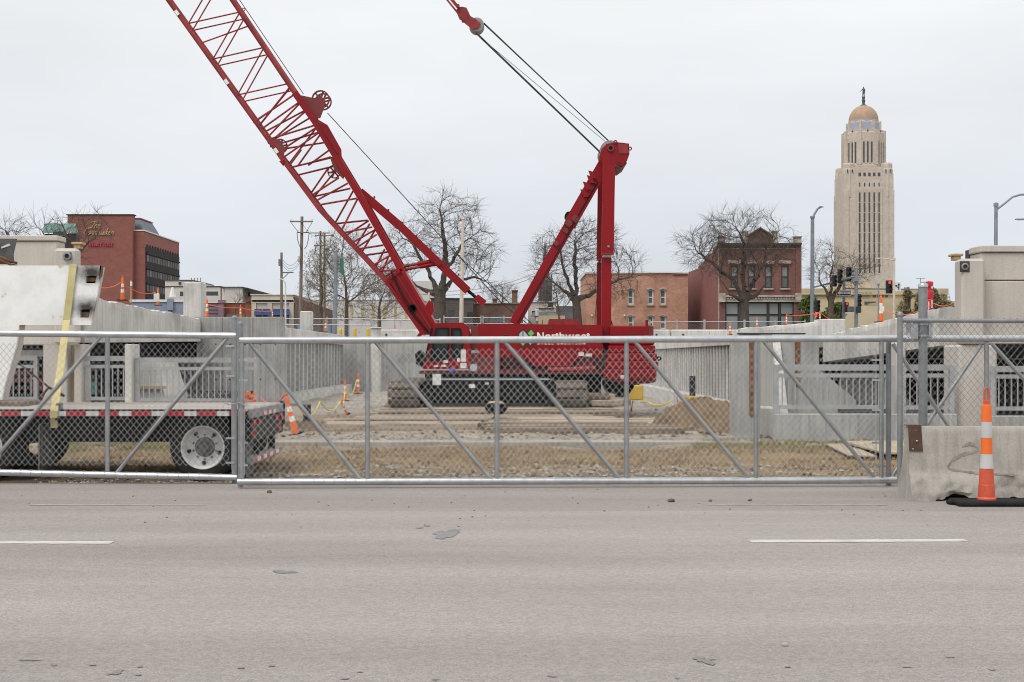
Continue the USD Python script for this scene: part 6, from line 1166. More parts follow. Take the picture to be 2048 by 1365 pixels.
for r in range(8):
    z = zb_ - 1.5 - r * 2.9
    for k in range(13):
        y = HY + 2.3 + k * (Hd - HY - 2.6) / 13; w_ = (Hd - HY - 2.6) / 13
        B(xc + 0.121, xc + 0.15, y + 0.25, y + w_ - 0.25, z - 1.25, z).build('window', 'hotel_glass_light' if (r * 7 + k * 5) % 4 == 0 else 'hotel_glass', ht)
    B(xc + 0.121, xc + 0.3, HY + 2.1, Hd - 0.2, z + 0.15, z + 0.42).build('spandrel_bar', 'hotel_dark', ht)
v = [(xb - 8, HY + 2.5, zt + .25), (xc - 0.5, HY + 2.5, zt + .25), (xb - 8, HY + 15, zt + .25), (xc - 0.5, HY + 15, zt + .25), (xb - 8, HY + 3.5, zt + 2.6), (xc - 1.4, HY + 3.5, zt + 2.5), (xb - 8, HY + 12.5, zt + 2.6), (xc - 1.4, HY + 12.5, zt + 2.5)]
MB().hexa(v).build('skylight', 'skylight_glass', ht); B(xb - 8, xc - 1.3, HY + 3.4, HY + 12.6, zt + 2.6, zt + 2.8).build('skylight_ridge', 'hotel_brick', ht)
def script(paths, x0, y0, sx, sy, r, mat, nm):
    """Joined-up lettering drawn as bent rods on the wall; paths in letter units."""
    mb = MB()
    for p in paths:
        q = np.array(p, float); t_ = np.linspace(0, len(q) - 1, 5 * (len(q) - 1) + 1); q = np.stack([np.interp(t_, np.arange(len(q)), q[:, k]) for k in (0, 1)], 1)
        if len(q) > 6: q[1:-1] = (q[:-2] + 2 * q[1:-1] + q[2:]) / 4
        q[:, 0] += q[:, 1] * 0.28; mb.path([(X_(x0, HY) + a * sx, HY - 0.15, Z_(y0, HY) + b * sy) for a, b in q], r, 5)
    mb.build(nm, mat, ht)
u_ = HY / F
GL = {'T': [[(0, .75), (.12, 1), (.5, .92), (.85, 1.05)], [(.55, .95), (.42, .2), (.2, 0), (.05, .15)]], 'h': [[(0, 0), (.22, .9), (.3, 1.02), (.2, .7), (.1, 0)], [(.1, .2), (.32, .55), (.42, .45), (.4, .05), (.55, .05)]], 'e': [[(0, .2), (.3, .4), (.25, .55), (.1, .5), (.05, .2), (.2, 0), (.42, .12)]],
      'C': [[(.72, .82), (.6, 1.02), (.3, .9), (.08, .5), (.12, .12), (.35, 0), (.65, .2)]], 'o': [[(.2, .52), (.03, .3), (.1, .03), (.28, .05), (.34, .35), (.2, .52), (.42, .45)]], 'r': [[(0, .1), (.12, .55), (.16, .42), (.32, .5), (.3, .05), (.42, .05)]], 'n': [[(0, .5), (.06, .5), (.05, 0)], [(.05, .25), (.24, .52), (.32, .42), (.3, .05), (.42, .06)]],
      'u': [[(0, .5), (.04, .08), (.2, .02), (.32, .45)], [(.32, .5), (.3, .05), (.42, .06)]], 's': [[(0, .1), (.22, .55), (.26, .2), (.12, 0), (0, .08)], [(.2, .05), (.36, .1)]], 'k': [[(0, 0), (.22, 1)], [(.08, .25), (.34, .5)], [(.12, .28), (.36, .02), (.46, .08)]]}
def word(txt, x, y, h, adv, mat, nm):
    P_ = []; c = 0.0
    for ch_ in txt:
        P_ += [[(a + c, b) for a, b in p] for p in GL[ch_]]; c += adv.get(ch_, 0.44)
    script(P_, x, y, h * u_, h * u_, 0.072, mat, nm)
word('The', 179, 456.5, 14, {'T': .62, 'h': .52}, 'gold_letters', 'lettering'); word('Cornhusker', 166.5, 469.5, 13.2, {'C': .66}, 'gold_letters', 'lettering')
MB().text('Marriott', 8.2 * u_, (X_(176, HY), HY - 0.12, Z_(492, HY)), bold=True, width=50 * u_, depth=0.12).build('lettering', 'red_letters', ht)
gt = thing('tower_house', 'grey stone tower with green copper roof behind the bare trees at left', 'building', P(120, 640, 210) * [1, 1, 0] + [0, 0, GZ])
MB().pbox(90, 152, 468, 700, 210, 2.0).build('wall', 'grey_brick', gt); MB().hexa([P(84, 466, 209), P(157, 466, 209), P(84, 466, 213), P(157, 466, 213), P(90, 447, 210), P(151, 447, 210), P(90, 447, 212), P(151, 447, 212)]).build('roof', 'copper_green', gt)
MB().pbox(106, 130, 463, 470, 208.6, 0.4).build('window', 'window_dark', gt); MB().pbox(106, 131, 469, 471.5, 209.4, 0.5).build('ledge', 'white_trim', gt)
for r in range(3): MB().pbox(112, 142, 476 + 9 * r, 479.5 + 9 * r, 209.96, 0.05).build('ledge', 'slate', gt)

# ---------------------------------------------------------------- low buildings left of the crane
def block(name, label, px, Y, dep, mat, rows=(), trim=None, trim_h=2.0, win='window_dark', base=None):
    """Box building: px = (x0, x1, roof row); rows = [(x0, x1, y0, y1)] windows."""
    x0, x1, yt = px; t = thing(name, label, 'building', (X_((x0 + x1) / 2, Y), Y, GZ)); B(X_(x0, Y), X_(x1, Y), Y, Y + dep, GZ if base is None else base, Z_(yt, Y)).build('wall', mat, t)
    if trim: MB().box(X_(x0, Y) - .12, X_(x1, Y) + .12, Y - .12, Y + dep + .12, Z_(yt, Y), Z_(yt - trim_h, Y)).build('roof_edge', trim, t)
    for a, b, c, d in rows: MB().pbox(a, b, c, d, Y - 0.02, 0.05).build('window', win, t)
    return t
LY = 170.0
wl = block('office_building', 'low white stucco office with dark roof line beside the hotel', (330, 441, 573.5), LY, 20, 'white_stucco', [(404, 436, 583, 591), (360, 372, 583, 592)], 'dark_trim', 1.4)
MB().pbox(330, 386, 561, 574, LY + 3, 12).build('upper_storey', 'white_stucco', wl); MB().pbox(329, 386.5, 559.6, 561, LY + 2.9, 12.2).build('roof_edge', 'dark_trim', wl); MB().pbox(357, 362, 564, 569, LY + 2.9, 0.05).build('window', 'window_dark', wl)
wb_ = thing('office_building', 'pale bay-fronted building with roof sloping down to the cream shop', 'building', (X_(470, LY), LY, GZ))
MB().px([(441, 660), (441, 575.5), (450, 575), (485, 575), (494, 577), (535, 588), (535, 660)], LY + 1, 15).build('wall', 'white_stucco', wb_); MB().hull([P(x, y, Y) for x, Y in ((450, LY - 2), (485, LY - 2), (441, LY + 1), (494, LY + 1)) for y in (575, 660)]).build('bay', 'white_stucco', wb_)
MB().px([(440, 575.6), (440, 574), (450, 573.4), (485, 573.4), (495, 575.4), (536, 587), (536, 588.6), (494, 577), (485, 575), (450, 575)], LY - 2.2, 18).build('roof_edge', 'dark_trim', wb_); MB().pbox(496, 500, 585, 593, LY + .9, 0.09).build('window', 'window_dark', wb_)
mv = block('shop', 'mauve painted shopfront left of the orange brick one', (404, 449, 606), 150, 10, 'mauve_paint', (), 'white_trim', 1.6); MB().pbox(436, 449, 600, 606, 149.6, 1).build('pier_cap', 'mauve_paint', mv); MB().pbox(437, 447, 606, 640, 149.7, .28).build('pier', 'mauve_paint', mv)
for k in range(3): MB().pbox(406, 435, 612 + 7 * k, 613 + 7 * k, 149.95, .049).build('string_course', 'dark_trim', mv)
ob = block('shop', 'orange brick shopfront left of the cream corner building', (449.5, 503, 606), 150.3, 10, 'shop_orange', (), 'white_trim', 1.6); MB().pbox(491, 503, 601, 640, 149.9, .38).build('pier', 'shop_orange', ob); MB().pbox(490, 504, 599, 603, 149.7, .9).build('pier_cap', 'shop_orange', ob); MB().pbox(452, 490, 629, 640, 150.2, .09).build('shop_window', 'window_grey', ob)
bl = block('shop', 'small pale blue shop with white parapet far left of the column stub', (262, 368, 604), 155, 8, 'blue_paint', (), 'white_trim', 5.0); MB().pbox(334, 346, 597, 620, 154.7, .28).build('pier', 'blue_paint', bl); MB().lathe([(0.42, 0), (0.12, 1.1), (0, 1.15)], P(345, 594, 156), n=8).build('finial', 'white_trim', bl)
CYb = 140.0; cb_ = block('corner_building', 'cream corner building with row of dentils and blue awnings', (503, 586, 590), CYb, 18, 'cream_paint', (), 'white_trim', 1.4)
MB().pbox(502, 587, 597.5, 600, CYb - .3, .28).build('cornice', 'cream_paint', cb_); MB().pbox(502, 587, 604, 605.5, CYb - .18, .17).build('cornice', 'white_trim', cb_)
for k in range(21): x = 504.5 + k * 3.95; MB().pbox(x, x + 2.0, 600.2, 603.6, CYb - .2, .19).build('dentil', 'dark_trim', cb_)
for x in (503, 535, 578): MB().pbox(x, x + 9, 605.6, 660, CYb - .15, .148).build('pilaster', 'cream_paint', cb_)
for x0, x1 in ((509, 524), (525.5, 540), (546, 561), (563, 570), (572, 578.5)):
    Yc = CYb; MB().hexa([P(x0 - 1, 630, Yc - 1.2), P(x1 + .5, 630, Yc - 1.2), P(x0 - 1, 630, Yc - .02), P(x1 + .5, 630, Yc - .02), P(x0 + .3, 618, Yc - .25), P(x1 - .3, 618, Yc - .25), P(x0 + .3, 618, Yc - .02), P(x1 - .3, 618, Yc - .02)]).build('awning', 'awning_blue', cb_); MB().pbox(x0 + 1, x1 - 1, 630, 646, Yc - .02, .019).build('window', 'window_dark', cb_)
bs = thing('brick_annex', 'brick side wing receding behind the cream corner building', 'building', (X_(600, 150), 150, GZ)); x_ = X_(586.5, CYb); MB().hexa([(x_ - 1, CYb + .2, GZ), (x_ + .1, CYb + .2, GZ), (x_ - 1, CYb + 30, GZ), (x_ + .1, CYb + 30, GZ), (x_ - 1, CYb + .2, Z_(593, CYb)), (x_ + .1, CYb + .2, Z_(593, CYb)), (x_ - 1, CYb + 30, Z_(600, CYb)), (x_ + .1, CYb + 30, Z_(600, CYb))]).build('wall', 'brown_brick', bs)
block('far_building', 'pale distant building half hidden by the brown shrubs', (590, 845, 600), 230, 20, 'pale_far_wall', [(700 + 22 * k, 706 + 22 * k, 610, 640) for k in range(6)], 'white_trim', 1, 'tan_wall')
block('far_building', 'tall pale distant block behind the forked bare tree', (786, 862, 562), 280, 20, 'pale_far_wall')

# ---------------------------------------------------------------- behind the crane
DY = 120.0
block('dark_building', 'dark grey brick building behind the crane cab', (862, 946, 597), DY, 14, 'grey_brick', [(897, 908, 620, 632), (934, 948, 624, 634)], 'slate', 1.2)
block('brick_building', 'low brown brick building with chimneys behind the boom stop', (948, 1046, 607), DY + 2, 12, 'brown_brick', [(966, 976, 632, 645), (980, 991, 632, 645), (994, 1006, 632, 645)], 'cut_stone', 1.4, 'window_grey')
t = thing('chimney', 'tall brick chimney left of the crane mast', 'chimney', P(1029, 607, DY + 5)); MB().pbox(1024, 1035, 582, 640, DY + 6, 1.2).build('stack', 'brown_brick', t); MB().pbox(1023, 1036, 580, 582, DY + 5.9, 1.4).build('cap', 'brown_brick', t)
t = thing('chimney', 'stubby brick chimney on the low brown building', 'chimney', P(988, 606, DY + 5)); MB().pbox(985, 994, 598, 640, DY + 6, 1).build('stack', 'brown_brick', t); MB().pbox(984, 995, 597, 598.5, DY + 5.9, 1.2).build('cap', 'brown_brick', t)
hs_ = block('house', 'white clapboard house with grey porch roof right of the mast foot', (1058, 1112, 604), 130, 8, 'white_stucco', [(1064, 1070, 622, 632), (1096, 1106, 606, 614)], 'white_trim', 1)
MB().hull([P(x, y, Y) for x, y, Y in ((1062, 632, 127), (1116, 632, 127), (1066, 624, 129.9), (1112, 624, 129.9), (1062, 633, 127), (1116, 633, 127))]).build('porch_roof', 'slate', hs_); MB().pbox(1072, 1108, 616, 617.5, 129.9, .09).build('string_course', 'dark_trim', hs_)
MB().pbox(1059, 1066, 597, 606, 131, 1).build('chimney', 'cream_paint', hs_); MB().lathe([(0.15, 0), (0.2, 1.1), (0.15, 1.15)], P(1074, 642, 127.2), n=8).build('porch_post', 'white_trim', hs_)
block('shed', 'ochre yellow shed behind the crane engine hood', (1078, 1130, 631), 118, 4, 'tan_wall')
block('grey_house', 'dark grey roofed house behind the white one', (1108, 1180, 612), 150, 10, 'slate')
sp_ = thing('church', 'slender grey church spire half hidden by the bare tree', 'church', P(1090, 650, 330) * [1, 1, 0] + [0, 0, GZ]); c = P(1090, 566, 333); k_ = 330 / F
MB().pbox(1077, 1104, 566, 700, 330, 4).build('tower', 'slate', sp_)
for x in (1080, 1086, 1092, 1098): MB().pbox(x, x + 3, 572, 600, 329.9, .09).build('louvre', 'dark_trim', sp_)
MB().lathe([(15 * k_, 0), (10 * k_, 12 * k_), (5 * k_, 40 * k_), (2 * k_, 74 * k_), (0.3 * k_, 88 * k_)], c, n=8).build('spire', 'slate', sp_)
for x in (1078, 1103): MB().lathe([(2 * k_, 0), (1.6 * k_, 8 * k_), (0.1, 18 * k_)], P(x, 566, 330.5), n=6).build('pinnacle', 'slate', sp_)

# ---------------------------------------------------------------- orange brick building
OY = 125.0; og = thing('brick_building', 'two storey orange brick building with white coping and arched windows', 'building', (X_(1275, OY), OY, GZ))
def holes(t, poly, rects, Y, mat, arch=1.6, frame_mat='white_trim', glass='window_grey', dep=0.35):
    """A wall with real window openings: frame, sash bar and pane in each. rects in photo pixels."""
    pl = Polygon([(X_(x, Y), Z_(y, Y)) for x, y in poly]); wins = []
    for a, b, c, d in rects:
        n = 8; top = [(X_(a + (b - a) * i / n, Y), Z_(c - arch * math.sin(math.pi * i / n), Y)) for i in range(n + 1)] if arch else [(X_(a, Y), Z_(c, Y)), (X_(b, Y), Z_(c, Y))]
        w = Polygon(top + [(X_(b, Y), Z_(d, Y)), (X_(a, Y), Z_(d, Y))]); wins.append(w); pl = pl.difference(w)
    MB().poly(pl, Y, Y + dep).build('front_wall', mat, t)
    for (a, b, c, d), w in zip(rects, wins):
        f = w.buffer(-0.004).difference(w.buffer(-0.11)); m_ = MB().poly(f, Y + 0.12, Y + 0.22); fr_ = m_.build('window', frame_mat, t)
        zm = (Z_(c, Y) + Z_(d, Y)) / 2; B(X_(a, Y) + .1, X_(b, Y) - .1, Y + .13, Y + .21, zm - .04, zm + .04).build('sash_bar', frame_mat, fr_); MB().poly(w.buffer(-0.06), Y + 0.19, Y + 0.2).build('pane', glass, fr_)
    return wins
R1 = [(x, x + 12, 580, 609) for x in (1255.5, 1295, 1320)] + [(x, x + 12, 633, 658) for x in (1255.5, 1295, 1320)] + [(1201, 1212, 580, 609), (1201, 1212, 633, 658)]
holes(og, [(1173, 700), (1173, 547), (1376, 545.5), (1376, 700)], R1, OY, 'orange_brick')
for a, b, c, d in R1:
    MB().pbox(a - 1.5, b + 1.5, d + .1, d + 2.2, OY - .12, .118).build('sill', 'cut_stone', og)
    MB().path([(X_(a - .8 + (b - a + 1.6) * i / 8, OY), OY - .03, Z_(c - .6 - 2.4 * math.sin(math.pi * i / 8), OY)) for i in range(9)], 0.075, 5).build('arch_band', 'cut_stone', og)
B(X_(1174, OY), X_(1376, OY), OY + .351, OY + 12, GZ, Z_(548, OY)).build('body', 'orange_brick', og); MB().px([(1171, 547), (1171, 544.8), (1340, 543.4), (1377, 545), (1377, 547.2), (1340, 546)], OY - .15, 12).build('coping', 'white_trim', og)
MB().px([(1347, 550), (1347, 547), (1376, 546.6), (1376, 549)], OY - .12, .118).build('corbel', 'shop_orange', og)
for x, y in ((1184, 631), (1249, 631)): MB().lathe([(0.0, 0), (0.1, 0.0), (0.08, 0.16), (0, 0.18)], P(x, y, OY), (0, -1, 0), 8).build('wall_lamp', 'white_trim', og)

# ---------------------------------------------------------------- red brick building with gable
RY = 115.0; rd = thing('brick_building', 'dark red brick shop building with gabled parapet and four tall windows', 'building', (X_(1520, RY), RY, GZ))
W4 = [(x, x + 15, 531, 576) for x in (1461.5, 1495.5, 1529.5, 1562.5)]
holes(rd, [(1438.5, 700), (1438.5, 489), (1603, 489), (1603, 700), (1588, 700), (1588, 604), (1450, 604), (1450, 700)], W4, RY, 'red_brick', 0, 'dark_trim', 'window_grey')
for a, b, c, d in W4:
    MB().pbox(a - 4.5, b + 5, 520.5, 527, RY - .14, .138).build('lintel', 'cut_stone', rd); MB().pbox(a - 2.5, b + 3, 576.3, 579, RY - .16, .158).build('sill', 'cut_stone', rd); MB().pbox(a + 2, b - 2, 533, 552, RY + .17, .015).build('blind', 'window_blind', rd)
xs0, xs1 = X_(1438.5, RY), X_(1603, RY); Yr = xs0 / X_(1375.5, 1.0)
MB().polyx([(RY + .36, GZ), (RY + .36, Z_(487, RY)), (RY + 3.5, Z_(487, RY) - .1), (RY + 3.5, Z_(489, RY) - .35), (RY + 8, 10.85), (RY + 8, 10.55), (RY + 13, 10.3), (RY + 13, 10.1), (Yr, Z_(545, Yr)), (Yr, GZ)], xs0, xs0 + .4).build('side_wall', 'red_stucco', rd)
B(xs0 + .41, xs1 - .02, RY + .36, Yr, GZ, 9.3).build('body', 'red_brick', rd); MB().polyx([(RY, GZ), (RY, Z_(487, RY)), (RY + .355, Z_(487, RY)), (RY + .355, GZ)], xs0 - .04, xs0 - .004).build('corner_strip', 'cut_stone', rd)
MB().bar((xs0 - .01, Yr + .06, GZ), (xs0 - .01, Yr + .06, Z_(545, Yr)), .12, .12).build('downpipe', 'white_trim', rd)
MB().pbox(1437, 1604, 486, 489, RY - .35, .8).build('cornice', 'dark_trim', rd)
for k in range(27): x = 1441 + 6 * k; MB().pbox(x, x + 3, 489.2, 493, RY - .22, .218).build('bracket', 'dark_trim', rd)
MB().pbox(1439, 1602, 496, 497.3, RY - .05, .048).build('string_course', 'cut_stone', rd)
MB().px([(1496, 486), (1496, 472), (1521, 456), (1546, 472), (1546, 486)], RY - .1, .5).build('gable', 'brown_brick', rd); MB().px([(1494, 474), (1494, 471), (1521, 453.6), (1548, 471), (1548, 474), (1521, 457)], RY - .25, .7).build('gable_coping', 'brown_brick', rd)
for x in (1487, 1546.5): MB().pbox(x, x + 9, 463, 485.8, RY - .2, .75).build('gable_pier', 'cut_stone', rd); MB().pbox(x - 1, x + 10, 461, 463, RY - .3, .95).build('pier_cap', 'cut_stone', rd)
for x in (1438.6, 1591):
    MB().pbox(x, x + 12, 474, 485.8, RY - .25, .9).build('corner_pier', 'cut_stone', rd); MB().pbox(x - 1, x + 13, 472, 474, RY - .35, 1.1).build('pier_cap', 'cut_stone', rd)
MB().pbox(1592, 1602, 490, 600, RY - .1, .098).build('corner_pilaster', 'red_brick', rd)
MB().pbox(1440, 1602, 590, 594, RY - .25, .248).build('shop_cornice', 'cut_stone', rd); MB().pbox(1440, 1602, 594.2, 604, RY - .1, .098).build('fascia', 'cut_stone', rd)
for k in range(24): x = 1455 + 5.6 * k; MB().pbox(x, x + 2.2, 595.5, 598, RY - .16, .058).build('dentil', 'white_trim', rd)
for x in (1439, 1591): MB().pbox(x, x + 12, 586, 604, RY - .35, .24).build('capital', 'cut_stone', rd)
B(X_(1450, RY), X_(1588, RY), RY + .25, RY + .34, GZ, Z_(604, RY)).build('shopfront', 'dark_trim', rd)
for a, b in ((1452, 1475), (1495, 1533), (1539, 1556), (1562, 1585)):
    MB().pbox(a, b, 607, 628, RY + .2, .049).build('shop_window', 'window_blind', rd); MB().pbox(a, b, 633, 662, RY + .2, .049).build('shop_window', 'window_blind', rd)
for a in (1450, 1477, 1491, 1535, 1558, 1586): MB().pbox(a, a + 2.5, 604, 670, RY + .1, .14).build('mullion', 'dark_trim', rd)

# ---------------------------------------------------------------- tan office and the capitol tower
TY = 250.0; tn = thing('tan_building', 'long tan office building with strip windows at the tower foot', 'building', (X_(1740, TY), TY, GZ))
MB().pbox(1602, 1895, 589, 720, TY, 20).build('wall', 'tan_wall', tn); MB().pbox(1600, 1897, 577, 588.8, TY + 3, 16).build('upper_wall', 'tan_wall', tn); MB().pbox(1680, 1746, 566, 577, TY + 6, 10).build('penthouse', 'tan_pale', tn); MB().pbox(1599, 1899, 587, 589, TY - .4, .39).build('ledge', 'tan_pale', tn)
MB().pbox(1600, 1740, 591, 592.6, TY - .3, .29).build('ledge', 'slate', tn); MB().pbox(1640, 1760, 612, 680, TY - 12, 11.9).build('front_block', 'tan_pale', tn); MB().pbox(1759, 1860, 604, 680, TY - 8, 7.9).build('front_block', 'tan_wall', tn)
for k in range(9): MB().pbox(1706 + 8 * k, 1712 + 8 * k, 585.6 if k < 5 else 589.5, 590.6 if k < 5 else 594.5, TY + (2.9 if k < 5 else -.06), .05).build('window', 'window_dark', tn)
for k in range(4): MB().pbox(1729 + 6 * k, 1734 + 6 * k, 603, 608.5, TY - .1, .09).build('window', 'window_dark', tn); MB().pbox(1808 + 6 * k, 1813 + 6 * k, 589.6, 594, TY - .1, .09).build('window', 'window_dark', tn)
MB().pbox(1675, 1684, 604, 608, TY - .1, .09).build('window', 'window_dark', tn); MB().pbox(1862, 1880, 577, 600, TY + 1, 2).build('roof_box', 'tan_pale', tn)
block('far_building', 'pale tan distant block right of the bushes before the column', (1885, 1920, 602), 300, 10, 'tan_pale')
KY = 600.0; KZ = 609.0; kk = KY / F; cp_ = thing('capitol_tower', 'tall limestone tower with golden dome and a bronze figure on top', 'tower', (X_(1727, KY + 12), KY + 12, GZ))
th = math.radians(-2.5); cx0, cy0_ = X_(1727, KY + 12), KY + 12.0; ex, ey = np.array([math.cos(th), math.sin(th), 0]), np.array([-math.sin(th), math.cos(th), 0]); ez = np.array([0, 0, 1.0]); O = np.array([cx0, cy0_, 0])
def tb(x0, x1, y0, y1, ya, yb, nm, mat):
    """Box in the tower's own axes (metres), between photo rows ya (top) and yb."""
    MB().hexa([O + ex * x + ey * y + ez * Z_(r, KZ) for r in (yb, ya) for y in (y0, y1) for x in (x0, x1)]).build(nm, mat, cp_)
h = 10.9; tb(-h, h, -h, h, 352, 760, 'shaft', 'limestone'); tb(-h - .55, h + .55, -h - .55, h + .55, 536, 760, 'plinth', 'limestone'); tb(-h + .7, h - .7, -h + .7, h - .7, 338, 352, 'shaft_head', 'limestone')
for sx in (-1, 1):
    for sy in (-1, 1):
        c = O + ex * sx * (h - 2.45) + ey * sy * (h - 2.45); a0 = th + math.pi / 8
        MB().lathe([(2.75, Z_(398, KZ)), (2.75, Z_(344, KZ)), (2.55, Z_(341, KZ)), (2.55, Z_(333, KZ)), (2.2, Z_(330, KZ)), (0, Z_(330, KZ))], c, n=8).build('corner_turret', 'limestone', cp_)
        tb(h - 2.0 if sx > 0 else -h - .25, h + .25 if sx > 0 else -h + 2.0, sy * (h + .25) - (2.2 if sy > 0 else .2), sy * (h + .25) + (.2 if sy > 0 else 2.2), 385, 760, 'corner_pier', 'limestone')
        for q in (-1.2, 1.0): MB().hexa([c + ex * (q + a) + ey * (-2.62 + b) + ez * Z_(r, KZ) for r in (350, 343.5) for b in (-.35, .1) for a in (0, .38)]).build('slit', 'window_dark', cp_)
cl = [(-5.6 + 2.13 * k) + 1.6 for k in range(5)]
for k in range(5):
    for r in range(8):
        ya = 388 + r * 20.1; tb(cl[k] - .32, cl[k] + .32, -h - .06 if ya < 536 - 18 else -h - .61, -h + .1, ya + .9, ya + 19.6, 'window', 'window_dark'); 
    tb(cl[k] - .55, cl[k] + .55, -h - .06, -h + .1, 350, 357, 'square_window', 'window_dark'); tb(cl[k] - .25, cl[k] + .25, -h - .06, -h + .1, 370, 377.5, 'slit', 'window_dark')
for k in range(6): tb((-5.6 + 2.13 * k) + 1.6 - 1.35, (-5.6 + 2.13 * k) + 1.6 - .78, -h - .35, -h - .002, 381, 545, 'window_rib', 'limestone')
def oct_(r): return r
def drum(prof, nm, mat, n=8, smooth=False, rot=math.pi / 8):
    m = MB(); t_ = th + rot + np.arange(n) * 2 * np.pi / n; ring = np.stack([np.cos(t_), np.sin(t_), 0 * t_], 1); v = np.concatenate([O + ring * max(r, 1e-3) + ez * Z_(y, KZ) for r, y in prof]); k = np.arange(n); k2 = (k + 1) % n
    m.add(v, np.concatenate([np.concatenate([np.stack([k + i * n, k2 + i * n, k2 + i * n + n], 1), np.stack([k + i * n, k2 + i * n + n, k + i * n + n], 1)]) for i in range(len(prof) - 1)])); m.build(nm, mat, cp_, smooth)
drum([(9.9, 345), (9.9, 333), (9.7, 331), (9.7, 268), (9.3, 266), (9.3, 262), (0, 262)], 'drum', 'limestone'); drum([(10.1, 337), (10.1, 334.5)], 'drum_band', 'limestone')
for i in range(8):
    a = th + i * math.pi / 4 - math.pi / 2; d = np.array([math.cos(a), math.sin(a), 0]); s_ = np.array([-d[1], d[0], 0]); ap = 9.7 * math.cos(math.pi / 8)
    for q in (-1.75, 0, 1.75): MB().hexa([O + d * (ap + e) + s_ * (q + w) + ez * Z_(r, KZ) for r in (328.5, 287) for e in (-.1, .05) for w in (-.34, .34)]).build('slit_window', 'window_dark', cp_)
    for q in (-.88, .88, -2.7, 2.7): MB().hexa([O + d * (ap + e) + s_ * (q + w) + ez * Z_(r, KZ) for r in (330, 284) for e in (-.05, .3) for w in (-.3, .3)]).build('drum_rib', 'limestone', cp_)
    MB().hexa([O + d * (ap + e) + s_ * w + ez * Z_(r, KZ) for r in (267, 263.3) for e in (-.1, .06) for w in (-.3, .3)]).build('slit', 'window_dark', cp_)
    c2 = math.pi / 8; d2 = np.array([math.cos(a + c2), math.sin(a + c2), 0]); s2 = np.array([-d2[1], d2[0], 0]); MB().hexa([O + d2 * (9.1 + e) + s2 * w + ez * Z_(r, KZ) for r in (332, 263) for e in (-.2, .75) for w in (-.9, .9)]).build('drum_buttress', 'limestone', cp_)
    MB().hexa([O + d2 * (7.45 + e) + s2 * w + ez * Z_(r, KZ) for r in (262, 243) for e in (-.4, .4) for w in (-.45, .45)]).build('crown_pier', 'limestone', cp_)
    ap2 = 7.3 * math.cos(math.pi / 8); MB().hexa([O + d * (ap2 + e) + s_ * w + ez * Z_(r, KZ) for r in (260.5, 247) for e in (-.1, .06) for w in (-1.9, 1.9)]).build('mosaic_panel', 'blue_mosaic', cp_)
drum([(7.3, 263), (7.3, 245), (7.0, 243), (0, 243)], 'crown', 'limestone')
n_ = 40; drum([(6.7, 243.5), (6.7, 240)], 'dome_base', 'blue_mosaic', 32, True, 0); drum([(6.6 * math.cos(q), 240 - 31.5 * math.sin(q)) for q in np.linspace(0, math.pi / 2, 12)], 'dome', 'gilded_tile', 40, True, 0)
drum([(1.5, 211), (1.4, 207.5), (.6, 206.5), (.7, 199), (.95, 198.8), (.8, 198), (.55, 197.5), (.75, 191), (0, 190.8)], 'lantern', 'bronze_green', 16, 40, 0)
fg = O + ez * Z_(191, KZ); jm = lambda x, z, y=0.0: fg + ex * x + ey * y + ez * z
import manifold3d
def figure(bones, name, mat, parent):
    parts = []
    for a, b, ra, rb in bones:
        parts.append(trimesh.convex.convex_hull(np.vstack([trimesh.creation.icosphere(1, ra).vertices + a, trimesh.creation.icosphere(1, rb).vertices + b])))
    mm = manifold3d.Manifold()
    for p_ in parts: mm = mm + manifold3d.Manifold(manifold3d.Mesh(p_.vertices.astype(np.float32), p_.faces.astype(np.uint32)))
    m_ = mm.to_mesh(); MB().add(m_.vert_properties[:, :3], m_.tri_verts).build(name, mat, parent, True)
figure([(jm(.35, 0), jm(.3, 1.2), .2, .24), (jm(.3, 1.2), jm(.18, 2.2), .24, .33), (jm(-.35, 0), jm(-.3, 1.2), .2, .24), (jm(-.3, 1.2), jm(-.15, 2.2), .24, .33), (jm(0, 2.1), jm(.02, 3.5), .45, .5), (jm(.02, 3.5), jm(-.02, 4.0), .3, .16), (jm(-.05, 4.2), jm(-.05, 4.35), .24, .24),
        (jm(-.4, 3.6), jm(-.95, 2.9), .17, .14), (jm(-.95, 2.9), jm(-1.6, 2.35), .14, .1), (jm(.42, 3.6), jm(.7, 2.9), .17, .15), (jm(.7, 2.9), jm(.4, 2.4), .15, .2), (jm(.3, 2.0), jm(.35, 2.7), .42, .3)], 'bronze_figure', 'bronze_green', cp_)

